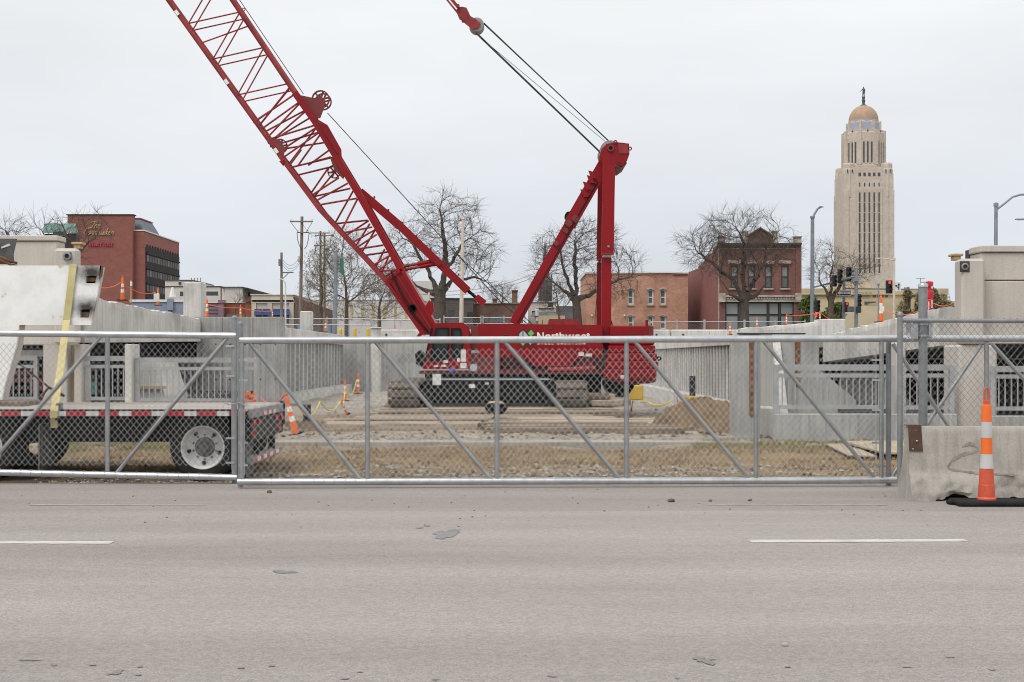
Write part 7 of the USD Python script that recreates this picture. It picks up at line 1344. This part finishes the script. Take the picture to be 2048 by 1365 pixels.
# ---------------------------------------------------------------- bare trees
def grow(base, fork, blobs, seed, n_att=1500, step=0.34, infl=2.6, kill=0.62, tip=0.011, trunk=None, extra=(), ktw=3):
    """Space colonisation: base -> fork is the trunk, blobs are crown ellipsoids (centre, radii). Returns (P0, P1, R0, R1, is_trunk)."""
    q = np.random.default_rng(seed); att = []
    vol = np.array([np.prod(b[1]) for b in blobs]); 
    for b, n in zip(blobs, (n_att * vol / vol.sum()).astype(int)):
        d = q.normal(0, 1, (n, 3)); d /= np.linalg.norm(d, axis=1, keepdims=True); att.append(np.array(b[0]) + d * (q.random((n, 1)) ** 0.45) * np.array(b[1]))
    att = np.concatenate(att); att = att[meshkit.fbm(att * 0.55 + seed, 3, seed) > 0.43]; nodes, par = [np.array(base, float)], [-1]; L = np.linalg.norm(np.array(fork) - base); m = max(2, int(L / step))
    for i in range(1, m + 1): nodes.append(base + (np.array(fork) - base) * i / m + q.normal(0, 0.006, 3) * (i < m)); par.append(len(nodes) - 2)
    ft = len(nodes) - 1
    for lim in extra:                                       # main limbs given by hand
        prev = ft
        for a, b in zip(lim[:-1], lim[1:]):
            mm = max(1, int(np.linalg.norm(np.array(b) - a) / step))
            for i in range(1, mm + 1): nodes.append(np.array(a) + (np.array(b) - np.array(a)) * i / mm + q.normal(0, 0.05, 3)); par.append(prev); prev = len(nodes) - 1
    nodes = np.array(nodes); par = list(par); alive = att
    nl = len(nodes)
    for it in range(150):
        if not len(alive): break
        tr_ = cKDTree(nodes); d, j = tr_.query(alive); far = infl if it > 12 else infl * 3; ok = d < far
        if not ok.any(): break
        dirs = np.zeros_like(nodes); w = (alive[ok] - nodes[j[ok]]) / np.maximum(d[ok, None], 1e-6); np.add.at(dirs, j[ok], w); act = np.unique(j[ok])
        g = dirs[act]; gl = np.linalg.norm(g, axis=1); act, g = act[gl > 0.05], g[gl > 0.05]; g /= np.linalg.norm(g, axis=1, keepdims=True); pd = nodes[act] - nodes[np.maximum(np.array(par)[act], 0)]; pd /= np.maximum(np.linalg.norm(pd, axis=1, keepdims=True), 1e-6); g += 0.85 * pd + q.normal(0, 0.10, g.shape); g /= np.linalg.norm(g, axis=1, keepdims=True)
        new = nodes[act] + g * step; dd, _ = tr_.query(new); keep = dd > step * 0.45
        if keep.any(): nodes = np.vstack([nodes, new[keep]]); par += list(act[keep])
        alive = alive[cKDTree(nodes).query(alive)[0] > kill]
        if not keep.any(): break
    par = np.array(par); n = len(nodes); r = np.zeros(n); cnt = np.bincount(par[par >= 0], minlength=n); acc = np.zeros(n)
    for i in range(n - 1, -1, -1):
        r[i] = max(tip, acc[i] ** (1 / 2.25)) if acc[i] > 0 else tip
        if par[i] >= 0: acc[par[i]] += r[i] ** 2.25
    if trunk: 
        s = trunk / r[:ft + 1].max(); big = np.clip((r - 0.03) / max(r.max() - 0.03, 1e-6), 0, 1); r = r * (1 + (s - 1) * big ** 0.7)
    for i in range(ft + 1, nl): r[i] = max(r[i], 0.70 * r[par[i]])
    r[:ft + 1] *= np.linspace(1.12, 0.92, ft + 1)
    # twigs
    tips = np.nonzero(r < tip * 3.2)[0]; tips = tips[tips > ft]; k = ktw; src = np.repeat(tips, k); dirp = nodes[src] - nodes[np.maximum(par[src], 0)]; dirp /= np.maximum(np.linalg.norm(dirp, axis=1, keepdims=True), 1e-6)
    dv = dirp * 1.0 + q.normal(0, 0.42, dirp.shape) + [0, 0, 0.12]; dv /= np.linalg.norm(dv, axis=1, keepdims=True); ln = q.uniform(0.35, 1.05, (len(src), 1)); mid = nodes[src] + dv * ln * 0.5; end = mid + (dv + q.normal(0, 0.2, dv.shape)) * ln * 0.5
    idx = np.nonzero(par >= 0)[0]
    P0 = np.concatenate([nodes[par[idx]], nodes[src], mid]); P1 = np.concatenate([nodes[idx], mid, end]); R0 = np.concatenate([np.minimum(r[par[idx]], r[idx] * 1.35), np.full(len(src), tip * 0.8), np.full(len(src), tip * 0.6)]); R1 = np.concatenate([r[idx], np.full(len(src), tip * 0.6), np.full(len(src), tip * 0.35)])
    R0[:ft] = r[par[idx[:ft]]]
    return P0, P1, R0, R1, ft, end

def tree(name, label, base, fork, blobs, Y, seed, trunk, mat='bark', limbs=(), cat='tree', n_att=1500, tip=0.0095, buds=0, depth=0.85, step=0.30, infl=2.2, kill=0.36, bz=None, group=None):
    b0_ = P(*base, Y); b0_[2] = min(b0_[2], GZ) - 0.1 if bz is None else bz
    if Y < 69: b0_[2] = bz
    bl_ = [(P(cx, cy, Y), (rx * Y / F, rx * Y / F * depth, ry * Y / F)) for cx, cy, rx, ry in blobs]; q = np.random.default_rng(seed + 99)
    lm = [[P(*fork, Y)] + [P(x, y, Y + dy) for x, y, dy in l] for l in limbs]
    P0, P1, R0, R1, ft, end = grow(b0_, P(*fork, Y), bl_, seed, int(n_att * 2.4), step, infl, kill, tip, trunk, lm)
    t = thing(name, label, cat, b0_, group=group); big = R1 > 0.05; MB().tubes(P0[:ft], P1[:ft], R0[:ft], R1[:ft], 12, False).build('trunk', mat, t, True)
    crown = np.arange(len(P0)) >= ft; mb = MB(); a = crown & big; s = crown & ~big
    if a.any(): mb.tubes(P0[a], P1[a], R0[a], R1[a], 7, False)
    mb.tubes(P0[s], P1[s], R0[s], R1[s], 3, False); mb.build('crown', mat, t)
    if buds:
        c = end[q.integers(0, len(end), buds)] + q.normal(0, 0.06, (buds, 3)); d = q.normal(0, 1, (buds, 2, 3)) * 0.055; v = np.stack([c, c + d[:, 0], c + d[:, 1]], 1).reshape(-1, 3); MB().add(v, np.arange(3 * buds).reshape(-1, 3)).build('buds', 'buds', t, kind='stuff')
    return t
tree('bare_tree', 'large forked bare tree with thick trunk behind the crane cab', (881, 660), (880, 588), [(892, 430, 72, 52), (950, 520, 58, 50), (825, 480, 55, 50), (900, 490, 90, 60), (980, 575, 34, 26), (800, 540, 40, 36)], 88, 11, 0.40, limbs=([(858, 545, 0), (825, 490, -.5), (800, 470, 0)], [(893, 535, .5), (890, 480, 0), (880, 420, 0)], [(905, 560, 0), (940, 555, .6), (975, 560, 0), (990, 590, 0)], [(850, 580, .4), (815, 560, 0)], [(898, 530, -.6), (930, 480, -.6)]), n_att=1900)
tree('bare_tree', 'bare round-crowned tree directly behind the gantry legs', (1160, 665), (1152, 600), [(1150, 510, 90, 60), (1225, 545, 72, 55), (1100, 560, 45, 55), (1180, 470, 60, 30), (1285, 560, 30, 26)], 92, 12, 0.30, limbs=([(1120, 575, 0), (1095, 555, .5)], [(1150, 540, 0), (1150, 480, 0)], [(1180, 590, .5), (1230, 560, 0), (1270, 555, 0)], [(1128, 540, -.7), (1115, 480, -.7)]), n_att=2100)
tree('bare_tree', 'wide bare tree in front of the dark red brick building', (1490, 668), (1489, 600), [(1480, 500, 110, 60), (1400, 500, 55, 42), (1540, 480, 60, 55), (1470, 455, 70, 36), (1375, 490, 30, 26), (1575, 500, 30, 40)], 96, 13, 0.33, limbs=([(1465, 560, 0), (1430, 530, 0), (1390, 500, .5)], [(1487, 540, .5), (1484, 470, 0)], [(1510, 560, -.5), (1540, 500, 0), (1555, 470, 0)], [(1515, 590, 0), (1545, 550, 0)], [(1462, 590, -.6), (1440, 560, -1)]), n_att=2500)
tree('bare_tree', 'reddish bare tree left of the limestone tower foot', (1660, 660), (1662, 602), [(1650, 530, 42, 48), (1690, 540, 55, 36), (1640, 500, 28, 24), (1720, 530, 36, 22)], 100, 14, 0.24, 'bark_brown', limbs=([(1640, 560, 0), (1630, 520, 0)], [(1662, 560, 0), (1665, 500, 0)], [(1680, 570, 0), (1710, 540, 0)]), n_att=1300)
for i, (bx, fx, fy, bl_, lb, na) in enumerate(((693, 693, 600, [(690, 560, 62, 90), (660, 590, 50, 60), (735, 580, 55, 70), (690, 490, 36, 36)], 'tall dense brown bare tree right of the street sign post', 3200), (640, 642, 610, [(650, 560, 40, 80), (625, 600, 28, 44)], 'slender brown bare tree behind the wooden utility poles', 1500), (760, 758, 620, [(760, 590, 44, 55), (790, 600, 30, 46)], 'brown bushy bare tree under the lower boom', 1500))):
    tree('bare_tree', lb, (bx, 670), (fx, fy), bl_, 104 + 3 * i, 20 + i, 0.16, 'bark_brown', n_att=na, buds=2500, tip=0.0095, step=0.34, infl=2.0, kill=0.42)
tree('bare_tree', 'bare tree behind the left deck in front of the copper roof', (150, 640), (140, 520), [(95, 470, 62, 42), (160, 480, 55, 50), (60, 465, 36, 34), (195, 460, 32, 46)], 72, 25, 0.24, limbs=([(170, 492, 0), (190, 478, 0)], [(110, 490, 0), (80, 460, 0)], [(135, 480, 0), (120, 440, 0)]), n_att=650)
tree('bare_tree', 'small bare tree top showing at the far left above the precast wall', (22, 640), (24, 500), [(20, 468, 32, 34), (-10, 480, 30, 30)], 76, 26, 0.16, limbs=([(15, 460, 0)],), n_att=250)
tree('bare_tree', 'small thin bare tree before the bay-fronted pale building', (470, 660), (470, 625), [(472, 604, 22, 18)], 130, 27, 0.12, 'bark_brown', n_att=260)
tree('bare_tree', 'thin bare sapling group between spire and white house', (1120, 660), (1118, 630), [(1122, 590, 30, 40), (1095, 600, 20, 34)], 112, 28, 0.1, 'bark_brown', n_att=700)
tree('bare_tree', 'faint bare tree behind the brick chimney', (1005, 660), (1005, 610), [(1005, 590, 32, 24)], 160, 29, 0.2, 'bark_brown', n_att=600)

def bush(name, label, blobs, Y, seed, n, mat, size, cat='bush'):
    q = np.random.default_rng(seed); c0 = P(blobs[0][0], 650, Y); c0[2] = GZ; t = thing(name, label, cat, c0); pts = []
    for cx, cy, rx, ry in blobs:
        m = int(n / len(blobs)); d = q.normal(0, 1, (m, 3)); d /= np.linalg.norm(d, axis=1, keepdims=True); r_ = q.random((m, 1)) ** 0.5; p_ = P(cx, cy, Y) + d * r_ * np.array([rx, rx, ry]) * Y / F; pts.append(p_)
    p_ = np.concatenate(pts); keep = meshkit.fbm(p_ * 1.1, 3, seed) > 0.44; p_ = p_[keep]; m = len(p_); d = q.normal(0, 1, (m, 2, 3)) * size; MB().add(np.stack([p_, p_ + d[:, 0], p_ + d[:, 1]], 1).reshape(-1, 3), np.arange(3 * m).reshape(-1, 3)).build('foliage', mat, t)
    a = q.integers(0, m, 160); b = np.array([c0 + [q.normal(0, .3), q.normal(0, .3), -.1] for _ in a]); MB().tubes(b, p_[a], 0.04, 0.012, 4, False).build('stems', 'bark_brown', t)
bush('green_tree', 'fresh green young tree behind the light pole at the red brick corner', [(1612, 625, 16, 30), (1622, 610, 12, 22)], 112, 31, 5000, 'leaf_green', 0.11, 'tree'); bush('green_tree', 'green leafy bush round the reddish tree trunk', [(1672, 622, 20, 18), (1645, 640, 16, 16)], 114, 32, 4000, 'leaf_green', 0.11)
bush('evergreen', 'olive-brown pointed evergreen left of the thick fence post', [(1812, 625, 20, 34), (1814, 595, 9, 20)], 120, 33, 5000, 'leaf_olive', 0.10, 'tree'); bush('evergreen', 'olive-brown bush right of the thick fence post', [(1880, 615, 24, 28), (1895, 625, 16, 24), (1868, 600, 10, 26)], 118, 34, 6000, 'leaf_olive', 0.10); bush('evergreen', 'broad olive bush just behind the thick fence post', [(1842, 615, 14, 34)], 124, 35, 3000, 'leaf_olive', 0.10)

# ---------------------------------------------------------------- poles, wires, lights, signals
def upole(label, x, ytop, Y, rpx, arms, wires=(), mat='pole_wood', xb=None):
    t = thing('utility_pole', label, 'utility pole', P(x, 650, Y) * [1, 1, 0] + [0, 0, GZ]); b = P(xb or x, 650, Y); b[2] = GZ - .1; MB().tube(b, P(x, ytop, Y), rpx * 1.15 * Y / F, rpx * .85 * Y / F, 12).build('pole', mat, t, 40)
    for x0, x1, y, hh in arms:
        MB().bar(P(x0, y, Y - .15), P(x1, y, Y - .15), .1, hh * Y / F).build('crossarm', 'pole_wood', t)
        for xx in (x0 + 2, x1 - 2): MB().lathe([(.03, 0), (.05, .04), (.03, .09), (.05, .13), (.02, .2)], P(xx, y, Y - .15), n=8).build('insulator', 'white_trim', t)
    return t
u1 = upole('tall wooden utility pole with wide crossarm and hanging loops', 604, 433, 95, 3.4, [(580, 626, 443, 2.6), (594, 618, 465, 2.0)], xb=600)
for x0, x1 in ((594, 604), (618, 609)): MB().path([P(x0, 466, 94.8), P(x0 + (1 if x1 > x0 else -1), 478, 94.8), P((x0 + x1) / 2, 492, 94.8), P(x1, 498, 94.8)], .025, 5).build('jumper_wire', 'wire_rope', u1)
for x0, x1 in ((582, 597), (624, 612)): MB().tube(P(x0, 445, 94.8), P(x1, 465, 94.8), .018, n=5).build('brace_wire', 'wire_rope', u1)
MB().cbox(X_(596, 94.7), X_(599.5, 94.7), 94.5, 94.8, Z_(524, 94.7), Z_(512, 94.7), .02).build('switch_box', 'lamp_wood', u1)
u2 = upole('short wooden utility pole with transformer arm before the awnings', 563, 505, 90, 2.9, [])
MB().bar(P(563, 545, 89.8), P(587, 545, 89.8), .08, .07).build('side_arm', 'pole_wood', u2); MB().bar(P(565, 558, 89.8), P(577, 546, 89.8), .05, .05).build('arm_brace', 'pole_wood', u2); MB().cbox(X_(558, 89.8), X_(561, 89.8), 89.5, 89.9, Z_(532, 89.8), Z_(518, 89.8), .03).build('transformer', 'pole_steel', u2)
u3 = upole('wooden utility pole with two crossarms nearer the street sign post', 641, 462, 110, 2.4, [(619, 660, 466, 1.8), (628, 653, 491, 2.2)]); u4 = upole('pale brown utility pole close behind its twin', 649, 466, 118, 2.4, [(630, 668, 471, 1.6)])
MB().path([P(630, 492, 109.8), P(632, 510, 109.8), P(640, 522, 109.8)], .025, 5).build('jumper_wire', 'wire_rope', u3)
for i, (a, b) in enumerate((((566, 520, 90), (600, 512, 95)), ((566, 526, 90), (600, 519, 95)), ((566, 531, 90), (600, 524, 95)), ((608, 520, 95), (641, 545, 110)), ((582, 443, 95), (560, 380 + 60, 60)), ((641, 468, 110), (604, 445, 95)))):
    if i == 4: continue
    q = np.array(P(*a)) + (np.array(P(*b)) - P(*a)) * np.linspace(0, 1, 12)[:, None]; q[:, 2] -= .5 * 4 * np.linspace(0, 1, 12) * (1 - np.linspace(0, 1, 12)); MB().path(q, .014, 4).build('overhead_wire', 'wire_rope', None, label='thin overhead wire number %s of the strands between the left utility poles' % ('one', 'two', 'three', 'four', '', 'five')[i] if False else ('topmost sagging wire between short and tall utility poles', 'middle sagging wire between short and tall utility poles', 'lowest sagging wire between short and tall utility poles', 'service wire from the tall pole to the twin poles', '', 'wire from the tall pole crossarm to the twin poles')[i], cat='wire')
for i, (y0, y1, lb) in enumerate(((571, 556, 'upper'), (579, 563, 'lower'), (600, 592, 'lowest'))):
    a, b = P(830, y0 + (8 if i < 2 else 0), 84), P(1080 if i < 2 else 1180, y1 - 14, 100); tt_ = np.linspace(0, 1, 20)[:, None]; q = a + (b - a) * tt_; q[:, 2] -= 1.2 * (tt_ * (1 - tt_))[:, 0] * 4 * .5; MB().path(q, .014, 4).build('overhead_wire', 'wire_rope', None, label=lb + ' overhead wire sagging behind the crane boom stop', cat='wire')
def pole(t, x, y0, y1, Y, r0, r1, mat='pole_steel', xt=None): b = P(x, y1, Y); b[2] = GZ - .1; MB().tube(b, P(xt or x, y0, Y), r0, r1, 14).build('pole', mat, t, 40)
sp2 = thing('sign_post', 'thick grey steel post with green street sign left of the brown tree', 'sign post', P(671, 665, 74) * [1, 1, 0] + [0, 0, GZ]); pole(sp2, 669.5, 504, 665, 74, .125, .10, xt=672)
MB().lathe([(.1, 0), (.11, .01), (.11, .04), (0, .05)], P(672, 504, 74), n=12).build('cap', 'pole_steel', sp2); MB().bar(P(674, 511, 74), P(688, 516, 74), .05, .05).build('arm', 'pole_steel', sp2); MB().hexa([P(680, 546, 73.9), P(687.5, 552, 74.5), P(680, 546, 73.93), P(687.5, 552, 74.53), P(679, 516, 73.9), P(687.5, 517, 74.5), P(679, 516, 73.93), P(687.5, 517, 74.53)]).build('sign', 'sign_green', sp2)
MB().bar(P(654, 498, 74), P(668, 504, 74), .04, .04).build('arm', 'pole_steel', sp2); MB().cbox(X_(652, 74), X_(658, 74), 73.9, 74.1, Z_(500, 74), Z_(496, 74), .02).build('camera_box', 'slate', sp2)
lp = thing('street_lamp', 'white slim street lamp before the cream corner building', 'street lamp', P(571, 660, 86) * [1, 1, 0] + [0, 0, GZ]); pole(lp, 571, 575, 660, 86, .06, .045, 'white_trim'); MB().path([P(571, 576, 86), P(570.5, 567, 86), P(567, 560, 86), P(562, 558, 86)], .045, 8).build('arm', 'white_trim', lp); MB().cbox(X_(559, 86), X_(563, 86), 85.9, 86.1, Z_(559.5, 86), Z_(557, 86), .02).build('lamp_head', 'white_trim', lp)
fp = thing('flagpole', 'pale wooden pole standing before the dark grey building', 'pole', P(924, 650, 72) * [1, 1, 0] + [0, 0, GZ]); b = P(921.5, 650, 72); b[2] = GZ - .1; MB().tube(b, P(926, 440, 72), .125, .07, 12).build('pole', 'lamp_wood', fp, 40); MB().lathe([(.07, 0), (.1, .05), (.0, .12)], P(926, 440, 72), n=10).build('finial', 'lamp_wood', fp)
fp = thing('lamp_pole', 'thin pale pole beside the boom foot', 'pole', P(857, 650, 76) * [1, 1, 0] + [0, 0, GZ]); pole(fp, 856.5, 585, 650, 76, .075, .06, 'lamp_wood', 858)
SY = 95.0
def street_lamp(label, x, ytop, Y, arm, r=.11, mat='pole_steel'):
    t = thing('street_lamp', label, 'street lamp', P(x, 650, Y) * [1, 1, 0] + [0, 0, GZ]); pole(t, x - 1, ytop, 660, Y, r * 1.2, r * .9, mat, x); MB().lathe([(r * .9, -.03), (r * 1.3, 0), (r * 1.3, .12), (r * .5, .16), (0, .16)], P(x, ytop, Y), n=12).build('collar', mat, t)
    MB().path([P(a, b, Y) for a, b in arm], r * .55, 8).build('arm', mat, t); a, b = arm[-1]; MB().hull([P(a + dx, b + dy, Y + dz) for dx, dy in ((-6, -.6), (-2, -1.8), (4, -1.2), (4, 1), (-5, 1.2)) for dz in (-.14, .14)]).build('lamp_head', mat, t); return t
L1 = street_lamp('grey street lamp at the right corner of the red brick building', 1625, 436, SY, [(1625, 437), (1629, 428), (1635, 418), (1640, 414.5), (1643, 414)], .135)
L2 = street_lamp('tall street lamp with long curved arm at the upper right', 1992, 412, 60, [(1992, 420), (2008, 408), (2025, 394), (2040, 389.5), (2050, 389)], .085)
L3 = street_lamp('street lamp whose arm reaches in from the right frame edge', 2100, 430, 64, [(2100, 439), (2070, 438.5), (2045, 438.5), (2035, 438.8)], .085)
def signal(t, x, y0, y1, Y, w=10.0, lit=None, nm='signal_head', side=False):
    hh = (y1 - y0) / 3.0; s_ = MB().cbox(X_(x - w / 2, Y), X_(x + w / 2, Y), Y, Y + .25, Z_(y1, Y), Z_(y0, Y), .02).build(nm, 'signal_black', t)
    for k in range(3):
        c = P(x, y0 + hh * (k + .5), Y - .012); R_ = min(hh, w) * .36 * Y / F; MB().lathe([(0, 0.03), (R_ * .7, 0.02), (R_, 0)], c, (0, -1, 0), 16).build('lens', 'red_light' if lit == k else 'signal_lens_dark', s_)
        m = MB(); t_ = np.linspace(-.25 * math.pi, 1.25 * math.pi, 13); a = np.array([c + [R_ * 1.12 * math.cos(q), 0.0, R_ * 1.12 * math.sin(q)] for q in t_]); b = a + [0, -.24, -.03]; k2 = np.arange(12); m.add(np.vstack([a, b]), np.stack([k2, k2 + 1, k2 + 14, k2 + 13], 1)); m.build('visor', 'signal_black', s_)
T1 = thing('traffic_signal', 'signal post with slanted mast arm carrying three black heads seen from behind', 'traffic signal', P(1712, 650, SY) * [1, 1, 0] + [0, 0, GZ]); pole(T1, 1712.5, 537, 660, SY, .13, .12)
MB().lathe([(.12, 0), (.135, .01), (.135, .05), (0, .08)], P(1712, 537, SY), n=12).build('cap', 'pole_steel', T1); MB().bar(P(1705, 560, SY - .15), P(1718, 560, SY - .15), .3, .2).build('arm_bracket', 'pole_steel', T1)
MB().tube(P(1711, 553, SY), P(1622, 576, SY + 8), .09, .055, 12).build('mast_arm', 'pole_steel', T1, 40)
for x, y0, y1 in ((1669.5, 550, 573), (1680.5, 538, 566), (1698, 534, 563)): signal(T1, x, y0, y1, SY + 2.5, 8.5)
signal(T1, 1719.5, 588, 614, SY - .1, 6.0); MB().cbox(X_(1713, SY - .3), X_(1722, SY - .3), SY - .4, SY - .14, Z_(626, SY), Z_(613, SY), .03).build('walk_signal', 'signal_black', T1); MB().cbox(X_(1696, SY - .3), X_(1708, SY - .3), SY - .4, SY - .1, Z_(624, SY), Z_(613, SY), .03).build('walk_signal', 'slate', T1)
T2 = thing('traffic_signal', 'signal post with one way sign and a lit red light over a level mast arm', 'traffic signal', P(1688, 650, SY + 6) * [1, 1, 0] + [0, 0, GZ]); S2 = SY + 6; pole(T2, 1687, 566, 660, S2, .13, .11, xt=1688); MB().lathe([(.11, 0), (.12, .01), (.12, .05), (0, .08)], P(1688, 566, S2), n=12).build('cap', 'pole_steel', T2)
MB().tube(P(1689, 576.5, S2), P(1862, 579.5, S2), .07, .045, 10).build('mast_arm', 'pole_steel', T2, 40); signal(T2, 1779, 560.5, 587, S2 - .5, 12, 0); signal(T2, 1694, 604, 624, S2 - .5, 7, 0)
ar = thing('lane_sign', 'white lane arrow sign hung on the level mast arm', 'sign', P(1795, 573, S2 - .4)); AY = S2 - .5; MB().pbox(1789, 1802, 564.5, 582.5, AY, .03).build('plate', 'sign_white', ar)
def ap(pts): MB().px(pts, AY - .012, .01).build('arrow', 'sign_black', ar)
ap([(1796.8, 580.5), (1796.8, 570.5), (1795, 570.5), (1797.7, 566), (1800.4, 570.5), (1798.6, 570.5), (1798.6, 580.5)]); ap([(1796.7, 577), (1792.6, 572.8), (1791.4, 574), (1790.4, 569.6), (1794.8, 570.4), (1793.7, 571.6), (1796.7, 574.8)])
ow = thing('one_way_sign', 'black and white one way sign with arrow pointing left', 'sign', P(1688, 585.5, S2 - .3)); WY = S2 - .35; MB().pbox(1673.5, 1702, 580.5, 590.8, WY, .03).build('plate', 'sign_white', ow); MB().pbox(1674.3, 1701.2, 581.3, 590, WY - .006, .005).build('field', 'sign_black', ow)
MB().px([(1675.2, 585.7), (1680, 582), (1680, 583.4), (1700.3, 583.4), (1700.3, 588), (1680, 588), (1680, 589.4)], WY - .012, .005).build('arrow', 'sign_white', ow); MB().text('ONE WAY', 3.0 * WY / F, P(1681.5, 587.2, WY - .014), bold=True, width=17.5 * WY / F, depth=.004).build('lettering', 'sign_black', ow)
T3 = thing('traffic_signal', 'black signal head on the street lamp post by the green tree', 'traffic signal', P(1634, 620, SY - .3)); signal(T3, 1636, 600, 624, SY - .2, 8); MB().cbox(X_(1632, SY), X_(1640, SY), SY - .25, SY, Z_(637, SY), Z_(628, SY), .03).build('walk_signal', 'signal_black', T3); MB().bar(P(1626, 612, SY), P(1634, 612, SY), .05, .06).build('bracket', 'pole_steel', T3); MB().pbox(1630, 1634.5, 627, 633.5, SY - .3, .04).build('walk_light', 'hand_light', T3)
t = thing('signal_pole', 'thin grey pole left of the white wooden pole at the tower foot', 'pole', P(1757, 650, 82) * [1, 1, 0] + [0, 0, GZ]); pole(t, 1757, 571, 660, 82, .055, .045); MB().lathe([(.06, 0), (.08, .1), (.03, .2), (0, .2)], P(1757, 571, 82), n=10).build('cap', 'pole_steel', t)
L4 = street_lamp('pale slim lamp pole with thin arm before the tower foot', 1788.5, 520, 78, [(1789, 521), (1778, 518.5), (1768, 517), (1760, 516.6), (1756, 516.6)], .06, 'lamp_wood')
t = thing('roof_antenna', 'flat television antenna above the thick fence post', 'antenna', P(1841, 580, 150)); MB().tube(P(1841, 600, 150), P(1841, 556.5, 150), .04, n=6).build('mast', 'pole_steel', t); MB().bar(P(1832, 556.5, 150), P(1850, 556.5, 150), .06, .06).build('boom', 'pole_steel', t)
pm = thing('fuel_tank', 'red tank box with round valve on the right ramp behind the thick post', 'tank', P(1860, 612, 34)); MB().cbox(X_(1849, 33), X_(1867, 33), 33, 33.5, Z_(628, 33), Z_(598, 33), .02).build('box', 'pump_red', pm); MB().pbox(1856.5, 1858.5, 603, 619, 32.988, .01).build('white_stripe', 'sign_white', pm); MB().pbox(1863, 1865, 600, 616, 32.988, .01).build('white_stripe', 'sign_white', pm)
MB().lathe([(.0, 0), (.09, 0), (.11, .05), (.11, .18), (.05, .22), (.05, .3), (.1, .33), (.1, .42), (0, .45)], P(1858, 598, 33.2), n=16).build('valve', 'pump_red', pm, 40); MB().path([P(1858, 580, 33.2), P(1862, 578, 33.2), P(1864, 584, 33.2), P(1862, 592, 33.2)], .012, 6).build('hose', 'black_rubber', pm)
for lb, x, y, Y in (('weathered wooden block on top of the right pilaster', 1916, 520, 28.2), ('weathered wooden block on top of the left pilaster', 154, 497, 33.2)):
    t = thing('wooden_block', lb, 'block', P(x, y, Y)); MB().cbox(X_(x - 7, Y), X_(x + 6, Y), Y, Y + .25, Z_(y, Y), Z_(y - 8, Y), .01).build('post', 'raw_wood', t); MB().cbox(X_(x - 11, Y), X_(x + 10, Y), Y - .03, Y + .3, Z_(y - 8, Y), Z_(y - 13, Y), .012).build('cap', 'raw_wood', t)
t = thing('survey_stake', 'thin wooden stake on the left deck edge beside the orange marker', 'stake', P(262, 603, 36.8)); MB().bar(P(262, 606, 36.8), P(261.5, 561, 36.8), .035, .03, (1, 0, 0)).build('stake', 'raw_wood', t); MB().pbox(260, 264, 563, 572, 36.75, .02).build('ribbon', 'paper', t)
# temporary fence panels along the street terrace
def site_fence(label, x0, x1, yt, Y, n, mid=True):
    t = thing('site_fence', label, 'fence', (X_((x0 + x1) / 2, Y), Y, GZ), 'temporary fences along the street behind')
    for r, nm in ((yt, 'top_rail'),) + (((yt + 12, 'middle_rail'),) if mid else ()): MB().tube(P(x0, r, Y), P(x1, r, Y), .028, n=6).build(nm, 'fence_grey', t)
    for k in range(n + 1): b = P(x0 + (x1 - x0) * k / n, yt, Y); MB().tube([b[0], b[1], GZ - .05], b + [0, 0, .1], .032, n=6).build('post', 'fence_grey', t)
    zb0 = GZ; zt0 = Z_(yt, Y); A_, B_ = X_(x0, Y), X_(x1, Y); w = np.arange(A_, B_, .16); hgt = zt0 - zb0; p0 = [(a, Y + .03, zb0) for a in w] + [(a, Y + .03, zt0) for a in w]; p1 = [(min(a + hgt, B_), Y + .03, zb0 + min(hgt, B_ - a)) for a in w] + [(min(a + hgt, B_), Y + .03, zt0 - min(hgt, B_ - a)) for a in w]
    ok = [i for i in range(len(p0)) if math.dist(p0[i], p1[i]) > .05]; MB().tubes([p0[i] for i in ok], [p1[i] for i in ok], .004, None, 3, False).build('mesh', 'fence_wire', t, kind='stuff')
site_fence('grey chain fence behind the yellow bollards and street sign', 566, 742, 637.5, 71, 4); site_fence('grey chain fence left of the crane cab behind the white barrier', 744, 880, 640, 71.5, 3, False); site_fence('short framed fence panel behind the cab roof', 888, 962, 635, 71, 2); site_fence('framed fence panel behind the crane mast foot', 966, 1050, 635, 71, 2); site_fence('grey fence before the orange brick building right of the counterweight', 1300, 1408, 643, 71, 2, False); site_fence('grey fence before the red side wall and shopfront', 1410, 1488, 643, 71.2, 1, False); site_fence('grey fence before the right half of the shopfront', 1490, 1610, 643, 71, 2, False)
for x0, x1, lb in ((595, 601, 'small blue bin left of the short column stub'), (652, 659, 'small blue bin at the street sign post')):
    t = thing('bin', lb, 'bin', P(x0, 660, 73)); MB().cbox(X_(x0, 73), X_(x1, 73), 73, 73.4, GZ - .05, Z_(648, 73), .02).build('body', 'dumpster_blue', t); MB().cbox(X_(x0, 73) - .02, X_(x1, 73) + .02, 72.97, 73.43, Z_(648, 73), Z_(646.5, 73), .01).build('lid', 'slate', t)
